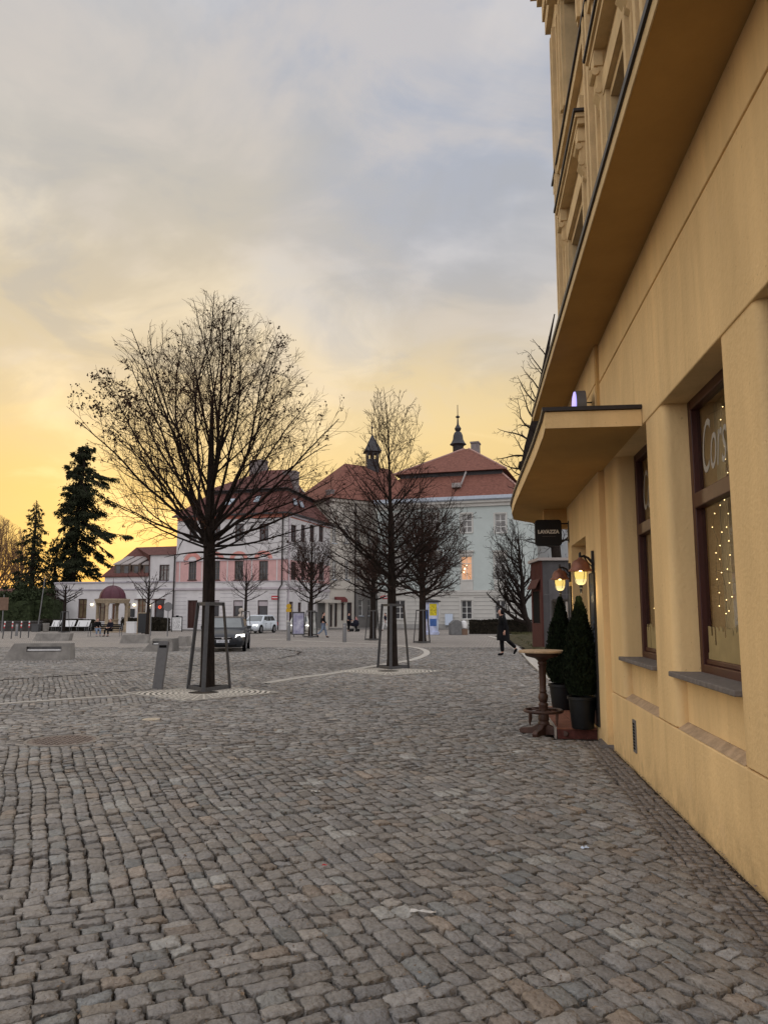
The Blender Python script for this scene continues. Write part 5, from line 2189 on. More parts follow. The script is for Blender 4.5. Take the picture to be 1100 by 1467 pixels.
# --- red-roofed wing with bell turret
RW = Facade('red_roofed_wing', 'old wing with steep red tiled roof and small square bell turret', 471, 82.2, 594, 88.5)
f = RW
LEN = f.len
z_ea = f.p(480, 714)[1]
q = MB()
sh, sw = [], []
for (u0, u1) in ((476, 482), (494, 500), (512, 517), (527, 532)):
    for (v0, v1) in ((752, 778), (803, 830)):
        r = f.rect(u0, v0, u1, v1)
        sh.append(r)
        sw.append(r)
zg = f.p(480, 842)[1]
x_gr = f.p(508, 860)[0]
gr = [f.rect(*g) for g in ((457 + 15.5, 866, 476, 898), (479, 864, 483, 898), (488.5, 863.5, 492.5, 889), (497, 863, 504, 897), (514, 858.5, 520, 882), (527, 858.5, 532, 882))]
holed_wall(q, 0, x_gr, 0, zg, gr[:4], m=0)
holed_wall(q, x_gr, LEN, 0, zg, gr[4:], m=1)
holed_wall(q, 0, LEN, zg, z_ea, sh, m=0)
q.quad((0, 10, 0), (0, 0, 0), (0, 0, z_ea), (0, 10, z_ea), 0)
q.box(.3, LEN - .3, .35, 9.6, .05, z_ea - .1, 0)
q.build('wall', [CREAM, GREYW], f.root)
for i, r in enumerate(gr):
    window(f.root, r, WFRAME if i > 3 else BROWNF, PANEC if i > 3 else PANE, cols=1, pos=[.6], sill=i > 3, name='window' if i > 3 else 'shop_door')
for r in sw:
    window(f.root, r, WFRAME, PANEC, cols=2, pos=[.6])
q = MB()
q.box(0, LEN, -.12, -.002, zg - .1, zg + .1)
q.build('string_course', CREAM, f.root)
q = MB()
q.box(0, LEN, -.25, -.003, z_ea - .35, z_ea - .05)
q.build('cornice', CREAM, f.root)
q = MB()
q.tube([(x_gr, -.1, z_ea - .3), (x_gr, -.1, 0)], .08, 8)
q.build('downpipe', DMETAL, f.root)
# roof
dz = 5.0
hx, zr = f.p(494, 664, dz)
q = MB()
q.add([(-.4, -.5, z_ea), (LEN, -.5, z_ea), (LEN, 10.5, z_ea), (-.4, 10.5, z_ea), (hx, dz, zr), (LEN, dz, zr)],
      [(0, 1, 5, 4), (2, 3, 4, 5), (3, 0, 4), (1, 2, 5)])
q.build('roof', ROOFR, f.root)
# bell turret
xt, _ = f.p(533, 690, dz)
wpz = lambda v: f.p(533, v, dz)[1]
tw_ = .72
t0, t1, ta = wpz(690), wpz(647), wpz(623)
q = MB(Matrix.Translation((xt, dz, 0)) @ Matrix.Rotation(-math.atan2(f.d.y, f.d.x) + R(8), 4, 'Z'))
zo0, zo1 = wpz(659), wpz(650.5)
q.box(-tw_, tw_, -tw_, tw_, t0 - 1.5, zo0)
q.box(-tw_, tw_, -tw_, tw_, zo1, t1)
for sx_ in (-1, 1):
    for sy_ in (-1, 1):
        q.box(sx_ * tw_ - (.22 if sx_ > 0 else 0), sx_ * tw_ + (.22 if sx_ < 0 else 0), sy_ * tw_ - (.22 if sy_ > 0 else 0), sy_ * tw_ + (.22 if sy_ < 0 else 0), zo0, zo1)
    q.box(-.13, .13, sx_ * tw_ - (.2 if sx_ > 0 else 0), sx_ * tw_ + (.2 if sx_ < 0 else 0), zo0, zo1)
    q.box(sx_ * tw_ - (.2 if sx_ > 0 else 0), sx_ * tw_ + (.2 if sx_ < 0 else 0), -.13, .13, zo0, zo1)
q.build('bell_turret', SLATE, f.root)
q = MB(Matrix.Translation((xt, dz, 0)) @ Matrix.Rotation(-math.atan2(f.d.y, f.d.x) + R(8), 4, 'Z'))
h_ = ta - t1
ring = []
for (r_, z) in ((1.05, t1 - .1), (.78, t1 + h_ * .22), (.50, t1 + h_ * .5), (.24, t1 + h_ * .8), (.06, ta)):
    ring.append([(r_, r_, z), (-r_, r_, z), (-r_, -r_, z), (r_, -r_, z)])
vs = [p for r_ in ring for p in r_]
fs = [(i * 4 + k, i * 4 + (k + 1) % 4, i * 4 + 4 + (k + 1) % 4, i * 4 + 4 + k) for i in range(4) for k in range(4)] + [(3, 2, 1, 0)]
q.add(vs, fs)
zt_ = wpz(604)
q.tube([(0, 0, ta - .2), (0, 0, zt_)], [.06, .025], 6)
q.lathe([(.01, -.16), (.15, -.06), (.16, .06), (.01, .16)], (0, 0, wpz(613)), 10)
q.build('turret_spire', SLATE, f.root)
q = MB()
a, b, c, d = f.rect(472, 703, 479, 714)
q.box(a, b, .0, .8, c - .6, d)
q.box(a - .06, b + .06, -.06, .86, d, d + .12)
q.build('chimney', mat('grey chimney render', (.21, .18, .18)), f.root)
# porch slab and red awning
t = thing('awning', 'dull red shop awning on the cream ground floor behind the walking pedestrian', 'awning', f.L, math.atan2(f.d.y, f.d.x))
a, b, c, d = f.rect(479, 855, 494, 862.5)
q = MB()
q.prismx([(-.04, c), (-.04, d), (-.55, d - .25), (-.6, c)], a, b)
q.build('awning_cloth', mat('dull red awning', (.14, .035, .035), .8, .15, 6), t)
q = MB()
q.tube([(a + .1, -.02, c - .3), (a + .1, -.56, c + .05)], .02, 6)
q.tube([(b - .1, -.02, c - .3), (b - .1, -.56, c + .05)], .02, 6)
q.build('awning_arms', IRON, t)
a, b, c, d = side.rect(452, 859.5, 478, 864)
q = MB(SM_)
q.box(a, min(b, SL_), -1.3, -.003, c, d)
q.box(a + .3, a + .55, -1.2, -.95, 0, c)
q.build('porch_slab', CREAM, PH.root)
q = MB(SM_)
q.box(a + .6, min(b, SL_) - .2, -.05, -.003, 0, c)
q.build('porch_shutter', mat('grey roller shutter', (.17, .17, .165), .7, .1, 4), PH.root)

# --- mint school
SC = Facade('school', 'pale mint three-storey building with red hipped roof and onion turret', 541, 82.0, 752, 77.4)
f = SC
LEN = f.len
zg = f.p(650, 847.5)[1]
z_ea = f.p(690, 715)[1]
holes, wins = [], []
for uc in (572.5, 620.5, 668, 716.5):
    for (v0, v1, k) in ((736, 763, 't'), (797, 831, 'm'), (860, 887, 'g')):
        r = f.rect(uc - 7.8, v0, uc + 7.8, v1)
        holes.append(r)
        wins.append((r, k, uc))
q = MB()
holed_wall(q, 0, LEN, 0, zg, holes, m=1)
holed_wall(q, 0, LEN, zg, z_ea, holes, m=0)
q.quad((LEN, 0, 0), (LEN, 13, 0), (LEN, 13, z_ea), (LEN, 0, z_ea), 0)
q.quad((0, 13, 0), (0, 0, 0), (0, 0, z_ea), (0, 13, z_ea), 0)
q.quad((LEN, 13, 0), (0, 13, 0), (0, 13, z_ea), (LEN, 13, z_ea), 0)
q.box(.4, LEN - .4, .45, 12.6, .05, z_ea - .1, 0)
q.build('wall', [SCHOOLW, SCHOOLB], f.root)
q = MB()
xs = [0.05]
for uc in (572.5, 620.5, 668, 716.5):
    r = f.rect(uc - 7.8, 860, uc + 7.8, 887)
    xs += [r[0] - .2, r[1] + .2]
xs.append(LEN - .05)
for k in range(7):
    z = .75 + k * .41
    for i in range(0, len(xs), 2):
        q.box(xs[i], xs[i + 1], -.012, -.003, z, z + .05)
q.build('rustication', mat('dull grey joint', (.25, .25, .235), .9), f.root)  # joints are thin strips, a darker grey than the base render
q = MB()
q.box(0, LEN, -.10, -.002, 0, .55)
q.build('plinth', mat('grey plinth', (.30, .295, .28), .9, .12, 3), f.root)
q = MB()
q.box(0, LEN, -.16, -.002, zg - .1, zg + .12)
q.box(0, LEN, -.10, -.003, zg - .35, zg - .1)
q.build('string_course', SCHOOLB, f.root)
q = MB()
q.box(-.2, LEN + .2, -.22, -.003, z_ea - .75, z_ea - .4)
q.box(-.2, LEN + .3, -.45, -.004, z_ea - .4, z_ea - .18)
q.build('cornice', SCHOOLB, f.root)
q = MB()
q.prismx([(-.72, z_ea - .05), (-.70, z_ea + .28), (.2, z_ea + .48), (.2, z_ea - .17), (-.5, z_ea - .17)][::-1], -.3, LEN + .5)
q.build('gutter_band', ZINC, f.root)
for r, k, uc in wins:
    a, b, c, d = r
    if k == 't':
        w_ = window(f.root, r, WFRAME, PANEC, cols=2, pos=[.64, .32], w=.085, sm=SCHOOLB)
    elif k == 'm':
        w_ = window(f.root, r, WFRAME, LITW if abs(uc - 668) < 2 else PANEC, cols=2, pos=[.7], w=.06 if abs(uc - 668) < 2 else .085, sm=SCHOOLB)
        q = MB()
        q.box(a - .25, b + .25, -.30, -.002, d + .45, d + .60)
        q.box(a - .12, b + .12, -.10, -.003, d + .1, d + .45)
        q.build('window_hood', SCHOOLB, f.root)
        q = MB()
        q.box(a - .1, b + .1, -.07, -.003, zg + .14, c - .12)
        q.build('apron_panel', SCHOOLB, f.root)
    else:
        w_ = window(f.root, r, WFRAME, PANE, cols=2, pos=[.64, .32], w=.085, sm=SCHOOLB)
        q = MB()
        for i in range(1, 8):
            if i != 4:
                x = a + (b - a) * i / 8
                q.tube([(x, .07, c + .02), (x, .07, d - .02)], .012, 4)
        q.build('window_bars', IRON, w_)
    q = MB()
    t_ = .14
    q.box(a - t_, a - .002, -.04, -.003, c - .02, d + t_)
    q.box(b + .002, b + t_, -.04, -.003, c - .02, d + t_)
    q.box(a - .002, b + .002, -.04, -.003, d + .002, d + t_)
    q.build('window_surround', SCHOOLB, f.root)
    if k == 'm' and abs(uc - 668) < 2:
        q = MB()
        for (fx, fz, r_) in ((.32, .48, .09), (.24, .33, .08), (.5, .62, .05)):
            q.lathe([(.01, -r_), (r_, 0), (.01, r_)], (a + (b - a) * fx, .12, c + (d - c) * fz), 8)
        q.build('room_lamp', WALLL, w_)
# roof: lower slope, dark step, upper pyramid
zb = f.p(668, 681, 2.3)[1]
ax, za = f.p(668, 643, 6.5)
x0l = 1.0
q = MB()
q.add([(-.3, -.6, z_ea + .3), (LEN + .4, -.6, z_ea + .3), (LEN + .4, 13.5, z_ea + .3), (-.3, 13.5, z_ea + .3), (1.8, 2.3, zb), (LEN - 2.3, 2.3, zb), (LEN - 2.3, 10.7, zb), (1.8, 10.7, zb)],
      [(0, 1, 5, 4), (1, 2, 6, 5), (2, 3, 7, 6), (3, 0, 4, 7), (4, 5, 6, 7)])
q.build('lower_roof', ROOFR, f.root)
q = MB()
q.box(1.85, LEN - 2.35, 2.35, 10.6, zb + .002, zb + .42)
q.build('roof_step', SLATE, f.root)
q = MB()
q.add([(1.2, 1.8, zb + .42), (LEN - 1.8, 1.8, zb + .42), (LEN - 1.8, 11.2, zb + .42), (1.2, 11.2, zb + .42), (ax - .25, 6.5, za), (ax + .25, 6.5, za)],
      [(0, 1, 5, 4), (1, 2, 5), (2, 3, 4, 5), (3, 0, 4), (3, 2, 1, 0)])
q.build('upper_roof', ROOFR, f.root)
q = MB()
pale = mat('pale ridge tiles', (.36, .22, .19), .85, .15, 6)
for a, b in (((LEN + .4, -.6, z_ea + .32), (LEN - 2.3, 2.3, zb + .02)), ((LEN - 1.8, 1.8, zb + .44), (ax + .25, 6.5, za + .02)), ((1.2, 1.8, zb + .44), (ax - .25, 6.5, za + .02))):
    q.tube([a, b], .10, 6)
q.build('ridge_tiles', pale, f.root)
# skylight hatch
q = MB()
x, z = f.p(655, 695, .9)
q.box(x - .45, x + .45, .1, 1.4, z - .35, z + .12)
q.build('roof_hatch', mat('pale sheet metal', (.28, .25, .24)), f.root)
q = MB()
q.tube([(x + .4, .8, z), (x + .8, 1.6, z + 1.5)], .1, 6)
q.build('hatch_ladder', mat('pale sheet metal', (.28, .25, .24)), f.root)
x0, z1 = f.p(675, 636, 9.0)
x1, z0 = f.p(686, 660, 9.0)
q = MB()
q.box(x0, x1, 8.6, 9.9, zb, z1)
q.box(x0 - .08, x1 + .08, 8.5, 10, z1, z1 + .18)
q.build('chimney', mat('grey chimney render', (.21, .18, .18)), f.root)
# onion turret
x, _ = f.p(656, 640, 8.5)
wz = lambda v: f.p(656, v, 8.5)[1]
prof = [(.62, wz(660)), (.64, wz(640)), (.72, wz(638.5)), (.98, wz(637)), (.80, wz(634.5)), (.62, wz(630)), (.56, wz(624)), (.42, wz(620)), (.22, wz(618)), (.34, wz(616.5)), (.40, wz(614)), (.22, wz(610.5)), (.12, wz(608)), (.09, wz(601)), (.05, wz(599.5)), (.24, wz(598)), (.26, wz(597)), (.05, wz(595)), (.04, wz(580))]
q = MB()
q.lathe(prof, (x, 8.5, 0), 14)
q.build('onion_turret', SLATE, f.root, smooth=True)
# gable wing behind to the right with a dark verge
q = MB()
q.add([(LEN - 6, 14, z_ea), (LEN + 3, 14, z_ea), (LEN + 3, 14, z_ea + 1.0), (LEN - 4, 14, z_ea + 5.2), (LEN - 6, 22, z_ea), (LEN + 3, 22, z_ea), (LEN + 3, 22, z_ea + 1), (LEN - 4, 22, z_ea + 5.2)],
      [(0, 1, 2, 3), (5, 4, 7, 6), (1, 5, 6, 2), (2, 6, 7, 3), (3, 7, 4, 0)])
q.build('rear_roof', ROOFG, f.root)
# blue white notice board on the wall
a, b, c, d = f.rect(638.5, 879.5, 649.5, 903)
t = thing('notice_board', 'pale blue blank notice board standing by the school wall', 'notice board', f.L + f.d * a + f.n * .35, math.atan2(f.d.y, f.d.x))
q = MB()
q.box(0, b - a, 0, .05, .45, d)
q.build('panel', PALEB, t)
for x in (.05, b - a - .11):
    q = MB()
    q.box(x, x + .06, .052, .11, -.02, d - .2)
    q.build('post', STEEL, t)
a, b, c, d = f.rect(545, 853, 558, 858)
t = thing('wall_sign', 'small red oval sign on the school wall behind the spiky-leader tree', 'sign', f.L + f.d * a + f.n * .02 + Vector((0, 0, c)), math.atan2(f.d.y, f.d.x))
q = MB()
w_, h_ = (b - a) / 2, (d - c) / 2
q.prismy([(w_ + w_ * math.cos(R(k * 18)), h_ + h_ * math.sin(R(k * 18))) for k in range(20)], -.08, 0)
q.build('sign_plate', REDS, t)
q = MB()
q.prismy([(w_ + w_ * .7 * math.cos(R(k * 18)), h_ + h_ * .45 * math.sin(R(k * 18))) for k in range(20)], -.09, -.081)
q.build('sign_field', WHITEB, t)

# grey house glimpsed behind the old tree, right of the school
RH = Facade('grey_house', 'plain grey house behind the old tree, mostly hidden by the kiosk', 757, 92, 900, 88)
f = RH
z1 = f.p(770, 735)[1]
hs = [f.rect(u, v0, u + 13, v1) for u in (766, 792, 820) for v0, v1 in ((757, 780), (805, 832))]
q = MB()
holed_wall(q, 0, f.len, 0, z1, hs)
q.quad((0, 9, 0), (0, 0, 0), (0, 0, z1), (0, 9, z1))
q.box(.3, f.len, .4, 9, .05, z1 - .1)
q.build('wall', mat('pale grey render', (.36, .37, .38), .9, .08, 1.5), f.root)
for r in hs:
    window(f.root, r, WFRAME, PANEC, cols=2, pos=[.6])
q = MB()
q.prismx([(-.5, z1), (9.5, z1), (4.5, z1 + 3.2)], -.4, f.len)
q.build('roof', ROOFG, f.root)

# dark house and bushes at the far left
DH = Facade('dark_house', 'low dark house with brown roof behind the evergreen shrubs at the left edge', -60, 100, 66, 98)
f = DH
z1, z0 = f.p(30, 848)[1], f.p(30, 856)[1]
q = MB()
q.box(0, f.len, 0, 8, 0, z0)
q.build('wall', mat('dark brown render', (.10, .075, .06), .9, .2, 1.5), f.root)  # dark brown wall tone, varied only by noise
q = MB()
q.prismx([(-.5, z0), (8.5, z0), (4, z1 + .6)], -.3, f.len + .3)
q.build('roof', ROOFB, f.root)
for u in (8, 40):
    r = f.rect(u, 862, u + 9, 876)
    q = MB()
    q.box(r[0], r[1], -.04, -.003, r[2], r[3])
    q.build('window', PANE, f.root)

# ---------------------------------------------------------------- people


def skin_mesh(name, verts, edges, rads, m, parent, sub=1, root=0):
    me = bpy.data.meshes.new(name)
    bm = bmesh.new()
    ly = bm.verts.layers.skin.verify()
    bv = [bm.verts.new(v) for v in verts]
    for i, (v, r) in enumerate(zip(bv, rads)):
        v[ly].radius = r if isinstance(r, tuple) else (r, r)
        v[ly].use_root = (i == root)
    for a, b in edges:
        bm.edges.new((bv[a], bv[b]))
    bm.to_mesh(me)
    bm.free()
    tmp = bpy.data.objects.new('tmp_skin', me)
    COL.objects.link(tmp)
    sk = tmp.modifiers.new('skin', 'SKIN')
    sk.use_smooth_shade = True
    sk.branch_smoothing = .3
    sb = tmp.modifiers.new('sub', 'SUBSURF')
    sb.levels = sb.render_levels = sub
    dg = bpy.context.evaluated_depsgraph_get()
    out = bpy.data.meshes.new_from_object(tmp.evaluated_get(dg))
    bpy.data.objects.remove(tmp)
    out.name = name
    out.materials.clear()
    out.materials.append(m)
    o = bpy.data.objects.new(name, out)
    COL.objects.link(o)
    o.parent = parent
    return o


STAND = dict(pel=(0, 0, .93), spi=(0, 0, 1.12), che=(.01, 0, 1.32), nek=(.02, 0, 1.47), jaw=(.055, 0, 1.545), sku=(.03, 0, 1.60), cro=(.02, 0, 1.665),
             shL=(.0, .17, 1.41), elL=(-.03, .22, 1.14), wrL=(.05, .23, .90), shR=(.0, -.17, 1.41), elR=(-.03, -.22, 1.14), wrR=(.05, -.23, .90),
             hiL=(0, .09, .90), knL=(.02, .095, .50), anL=(-.01, .095, .09), toL=(.16, .11, .035), hiR=(0, -.09, .90), knR=(.02, -.095, .50), anR=(-.01, -.095, .09), toR=(.16, -.11, .035))


def person(label, loc, rz, top, bottom, pose=None, scale=1.0, coat=None, hair=HAIR, hood=False, group=None, shoe=CLBLK, bag=None):
    t = thing('person', label, 'person', loc, rz, group)
    t.scale = (scale,) * 3
    J = dict(STAND)
    J.update(pose or {})
    V, E, Rd, ix = [], [], [], {}

    def av(k, p, r):
        ix[k] = len(V)
        V.append(Vector(p))
        Rd.append(r)
    for k, r in (('pel', (.125, .10)), ('spi', (.115, .09)), ('che', (.14, .10)), ('nek', .052), ('jaw', .062), ('sku', .092), ('cro', .062)):
        av(k, J[k], r)
    E += [(ix[a], ix[b]) for a, b in (('pel', 'spi'), ('spi', 'che'), ('che', 'nek'), ('nek', 'jaw'), ('jaw', 'sku'), ('sku', 'cro'))]
    fwd = (Vector(J['jaw']) - Vector(J['sku'])) * Vector((1, 1, 0))
    fwd = fwd.normalized() if fwd.length > .01 else Vector((1, 0, 0))
    av('nose', Vector(J['jaw']) + fwd * .062 + Vector((0, 0, .045)), .010)
    E.append((ix['jaw'], ix['nose']))
    for s in 'LR':
        for k, r in (('sh', .062), ('el', .042), ('wr', .028), ('hi', .085), ('kn', .055), ('an', .04), ('to', .035)):
            av(k + s, J[k + s], r)
        E += [(ix['che'], ix['sh' + s]), (ix['sh' + s], ix['el' + s]), (ix['el' + s], ix['wr' + s]), (ix['pel'], ix['hi' + s]), (ix['hi' + s], ix['kn' + s]), (ix['kn' + s], ix['an' + s]), (ix['an' + s], ix['to' + s])]
        w = Vector(J['wr' + s])
        d = (w - Vector(J['el' + s])).normalized()
        sd = Vector((1, 0, 0)) - d * d.x
        sd = sd.normalized() if sd.length > .1 else Vector((0, 0, 1))
        nrm = d.cross(sd)
        av('pa' + s, w + d * .055, .030)
        E.append((ix['wr' + s], ix['pa' + s]))
        for k, (a, l_) in enumerate(((-.03, .075), (-.010, .085), (.010, .080), (.03, .062))):
            b0 = w + d * .085 + sd * a
            av('f%d' % k + s, b0, .010)
            av('g%d' % k + s, b0 + d * l_ * .5 + nrm * .006, .0088)
            av('h%d' % k + s, b0 + d * l_ * .92 + nrm * .024, .0075)
            E += [(ix['pa' + s], ix['f%d' % k + s]), (ix['f%d' % k + s], ix['g%d' % k + s]), (ix['g%d' % k + s], ix['h%d' % k + s])]
        av('t0' + s, w + d * .045 + sd * .035, .011)
        av('t1' + s, w + d * .085 + sd * .052 + nrm * .012, .009)
        E += [(ix['pa' + s], ix['t0' + s]), (ix['t0' + s], ix['t1' + s])]
    skin_mesh('body', V, E, Rd, SKIN, t)
    v = lambda k: Vector(J[k])
    # jacket
    vv = [v('pel') + Vector((0, 0, .02)), v('spi'), v('che'), v('nek') - Vector((0, 0, .03))]
    cw = 1.34 if coat else 1.0
    rr = [(.155 * cw, .125 * cw), (.15 * cw, .12 * cw), (.17 * cw, .13 * cw), .085 * cw]
    ee = [(0, 1), (1, 2), (2, 3)]
    for s in 'LR':
        i = len(vv)
        vv += [v('sh' + s), v('el' + s), v('wr' + s).lerp(v('el' + s), .04)]
        rr += [.082 * cw, .062 * cw, .045 * cw]
        ee += [(2, i), (i, i + 1), (i + 1, i + 2)]
    skin_mesh('jacket' if not coat else 'coat', vv, ee, rr, top, t)
    if coat:
        q = MB()
        hem, lean, flare = coat
        z0 = J['pel'][2] + .16
        n = 20
        vs, fs = [], []
        K = 7
        for k in range(K):
            f_ = k / (K - 1)
            z = z0 + (hem - z0) * f_
            for j in range(n):
                a = 2 * math.pi * j / n
                rx = .205 + flare * f_ + (.012 * math.sin(3 * a) * f_)
                vs.append((J['pel'][0] * (1 - f_) + lean * f_ + rx * math.cos(a), (.20 + .06 * f_) * math.sin(a), z + (.03 * f_ * math.cos(a))))
        fs = [(k * n + j, k * n + (j + 1) % n, (k + 1) * n + (j + 1) % n, (k + 1) * n + j) for k in range(K - 1) for j in range(n)]
        q.add(vs, fs)
        q.build('coat_skirt', top, t, smooth=True)
    # trousers, shoes
    vv = [v('pel')]
    rr = [(.14, .115)]
    ee = []
    for s in 'LR':
        i = len(vv)
        vv += [v('hi' + s), v('kn' + s), v('an' + s) + Vector((0, 0, .03))]
        rr += [.10 * (1.05 if coat else 1), .072 * (1.2 if coat else 1), .058 * (1.25 if coat else 1)]
        ee += [(0, i), (i, i + 1), (i + 1, i + 2)]
    skin_mesh('trousers', vv, ee, rr, bottom, t)
    for s in 'LR':
        a, o = v('an' + s), v('to' + s)
        d = (o - a)
        skin_mesh('shoe', [a + Vector((-.02, 0, .03)), a - Vector((0, 0, .035)) + d * .08, o.lerp(a, .4) - Vector((0, 0, .004)), o + d * .12], [(0, 1), (1, 2), (2, 3)], [.055, .056, .05, .035], shoe, t)
    # hair / hood
    s_, c_, j_ = v('sku'), v('cro'), v('jaw')
    if hood:
        vv = [v('nek') - fwd * .03, s_ - fwd * .06 - Vector((0, 0, .04)), s_ - fwd * .03 + Vector((0, 0, .03)), c_ - fwd * .005 + Vector((0, 0, .005))]
        skin_mesh('hood', vv, [(0, 1), (1, 2), (2, 3)], [.11, .108, .104, .075], hair, t)
    else:
        vv = [s_ - fwd * .055 - Vector((0, 0, .07)), s_ - fwd * .035, c_ - fwd * .01, c_ + fwd * .035]
        skin_mesh('hair', vv, [(0, 1), (1, 2), (2, 3)], [.06, .094, .074, .05], hair, t)
    q = MB()
    sdv = Vector((-fwd.y, fwd.x, 0))
    for k in (-1, 1):
        c = s_ + fwd * .082 + sdv * .032 * k - Vector((0, 0, .004))
        q.lathe([(.002, -.009), (.012, 0), (.002, .009)], c, 6)
    q.build('eyes', HAIR, t)
    q = MB()
    m0 = j_ + fwd * .060 - Vector((0, 0, .012))
    q.tube([m0 - sdv * .02, m0 + fwd * .003, m0 + sdv * .02], .005, 5)
    q.build('mouth', mat('lip', (.30, .10, .09), .6), t)
    if bag:
        bag(t)
    return t


WALK = dict(pel=(0, 0, .92), hiL=(0.01, .08, .89), knL=(.16, .085, .52), anL=(.24, .085, .10), toL=(.40, .09, .06), hiR=(-.01, -.08, .89), knR=(-.10, -.085, .50), anR=(-.40, -.085, .20), toR=(-.33, -.09, .05),
            elL=(-.10, .22, 1.15), wrL=(-.08, .23, .92), elR=(.02, -.22, 1.14), wrR=(.16, -.21, .95))
STRIDE = dict(pel=(.03, 0, .93), spi=(.05, 0, 1.12), che=(.05, 0, 1.32), nek=(.08, 0, 1.46), jaw=(.15, .02, 1.525), sku=(.115, .01, 1.585), cro=(.10, .01, 1.65), shL=(.04, .165, 1.40), shR=(.04, -.165, 1.40),
              hiL=(.04, .08, .90), knL=(.10, .085, .50), anL=(.08, .085, .09), toL=(.24, .09, .035), hiR=(.0, -.08, .90), knR=(-.17, -.085, .52), anR=(-.46, -.085, .235), toR=(-.385, -.09, .06),
              elL=(-.02, .23, 1.13), wrL=(.02, .24, .88), elR=(-.02, -.23, 1.13), wrR=(.06, -.23, .90))
pw = gp(722, 939)
person('person in a long black padded coat and hood striding left past the lawn', (pw.x, pw.y, 0), R(184), CLBLK, CLBLK, STRIDE, 1.045, coat=(.52, .03, .035), hair=CLBLK, hood=True)
pw = gp(463, 914)
person('person in a dark jacket and light jeans walking between the poster stand and a post', (pw.x, pw.y, 0), R(15), CLBLK, CLJEAN, WALK, 1.0)
pw = gp(418.5, 902)
person('person in a lilac top standing in the corner doorway behind the cream car', (pw.x, pw.y - 2, 0), R(-80), CLLIL, CLNAVY, None, 1.02)
pw = gp(500, 904.5)
person('person in a dark coat pushing a pram in front of the cream shopfront', (pw.x, pw.y - 1, 0), R(-20), CLNAVY, CLBLK, dict(elL=(.12, .2, 1.12), wrL=(.34, .18, 1.02), elR=(.12, -.2, 1.12), wrR=(.34, -.18, 1.02)), .98)
pr = thing('pram', 'small dark pram beside the pedestrian in front of the cream shopfront', 'pram', (pw.x + .55, pw.y - 1.1, 0), R(-20))
q = MB()
q.lathe([(.05, .45), (.25, .5), (.30, .7), (.28, .78), (.02, .78)], (0, 0, 0), 14, sx=1.4)
q.lathe([(.27, .78), (.24, .95), (.12, 1.05), (.01, 1.07)], (.12, 0, 0), 12)
q.build('carrycot', CLNAVY, pr, smooth=True)
for x in (-.28, .28):
    for y in (-.22, .22):
        q = MB()
        q.lathe([(.05, -.02), (.13, -.02), (.13, .02), (.05, .02)], (x, y, .13), 14, axis='Y')
        q.build('wheel', RUBBER, pr)
q = MB()
for y in (-.22, .22):
    q.tube([(-.28, y, .13), (.15, y, .5), (-.45, y, 1.02)], .012, 5)
q.tube([(-.45, -.22, 1.02), (-.45, .22, 1.02)], .014, 5)
q.build('chassis', STEEL, pr)
pw = gp(511, 904.5)
person('short person in a dusty pink coat beside the pram at the grey shopfront', (pw.x, pw.y - 1, 0), R(200), CLPINK, CLBLK, None, .80, coat=(.62, .0, .03))
pw = gp(552, 904)
person('person in a dark jacket and pale trousers half hidden behind the spiky-leader tree', (pw.x, pw.y - 1, 0), R(160), CLNAVY, CLWHITE, WALK, 1.0)
SIT = dict(pel=(0, 0, .50), spi=(-.05, 0, .70), che=(-.05, 0, .92), nek=(-.02, 0, 1.06), jaw=(.03, 0, 1.13), sku=(.0, 0, 1.19), cro=(-.01, 0, 1.255), shL=(-.04, .17, 1.0), elL=(.05, .22, .74), wrL=(.26, .12, .66), shR=(-.04, -.17, 1.0), elR=(.05, -.22, .74), wrR=(.26, -.1, .66),
           hiL=(.03, .09, .49), knL=(.44, .12, .50), anL=(.42, .13, .09), toL=(.58, .15, .035), hiR=(.03, -.09, .49), knR=(.44, -.12, .50), anR=(.50, -.12, .09), toR=(.66, -.14, .035))
pbn = gp(148, 912)
BRZ = R(-80)
person('person in a black jacket and light jeans sitting at the left on the dark bench', (pbn.x - .55, pbn.y + .35, 0), R(-60), CLBLK, CLJEAN, SIT, 1.0, shoe=CLGREY)
person('person in dark jacket and dark trousers sitting at the right on the dark bench', (pbn.x + .35, pbn.y + .35, 0), R(-105), CLNAVY, CLBLK, SIT, .96)
b = thing('park_bench', 'dark slatted bench with two people sitting in front of the domed pavilion', 'bench', (pbn.x, pbn.y + .35, 0), 0)
q = MB()
for k in range(4):
    q.box(-1.15, 1.15, -.24 + k * .12, -.15 + k * .12, .42, .445)
q.build('seat', CLBLK, b)
q = MB()
for k in range(3):
    q.box(-1.15, 1.15, .27 + k * .03, .295 + k * .03, .52 + k * .12, .61 + k * .12)
q.build('backrest', CLBLK, b)
for x in (-1.1, 1.1):
    q = MB()
    q.tube([(x, -.22, 0), (x, -.22, .64), (x, .3, .64)], .025, 6)
    q.tube([(x, .22, 0), (x, .22, .45), (x, .36, .9)], .025, 6)
    q.build('leg', STEEL, b)
pst = gp(195, 907.5)
person('person in a dark top and grey trousers bending by the planter near the slender tree', (pst.x + .75, pst.y - .4, 0), R(200), CLNAVY, CLGREY,
       dict(spi=(.08, 0, 1.08), che=(.22, 0, 1.24), nek=(.33, 0, 1.34), jaw=(.43, 0, 1.38), sku=(.40, 0, 1.44), cro=(.41, 0, 1.51), shL=(.22, .17, 1.30), shR=(.22, -.17, 1.30), elL=(.32, .2, 1.05), wrL=(.46, .14, .86), elR=(.32, -.2, 1.05), wrR=(.46, -.14, .86), pel=(-.04, 0, .92), hiL=(-.04, .09, .9), hiR=(-.04, -.09, .9), anR=(-.2, -.1, .09), toR=(-.04, -.11, .035)), 1.0)

# ---------------------------------------------------------------- cars


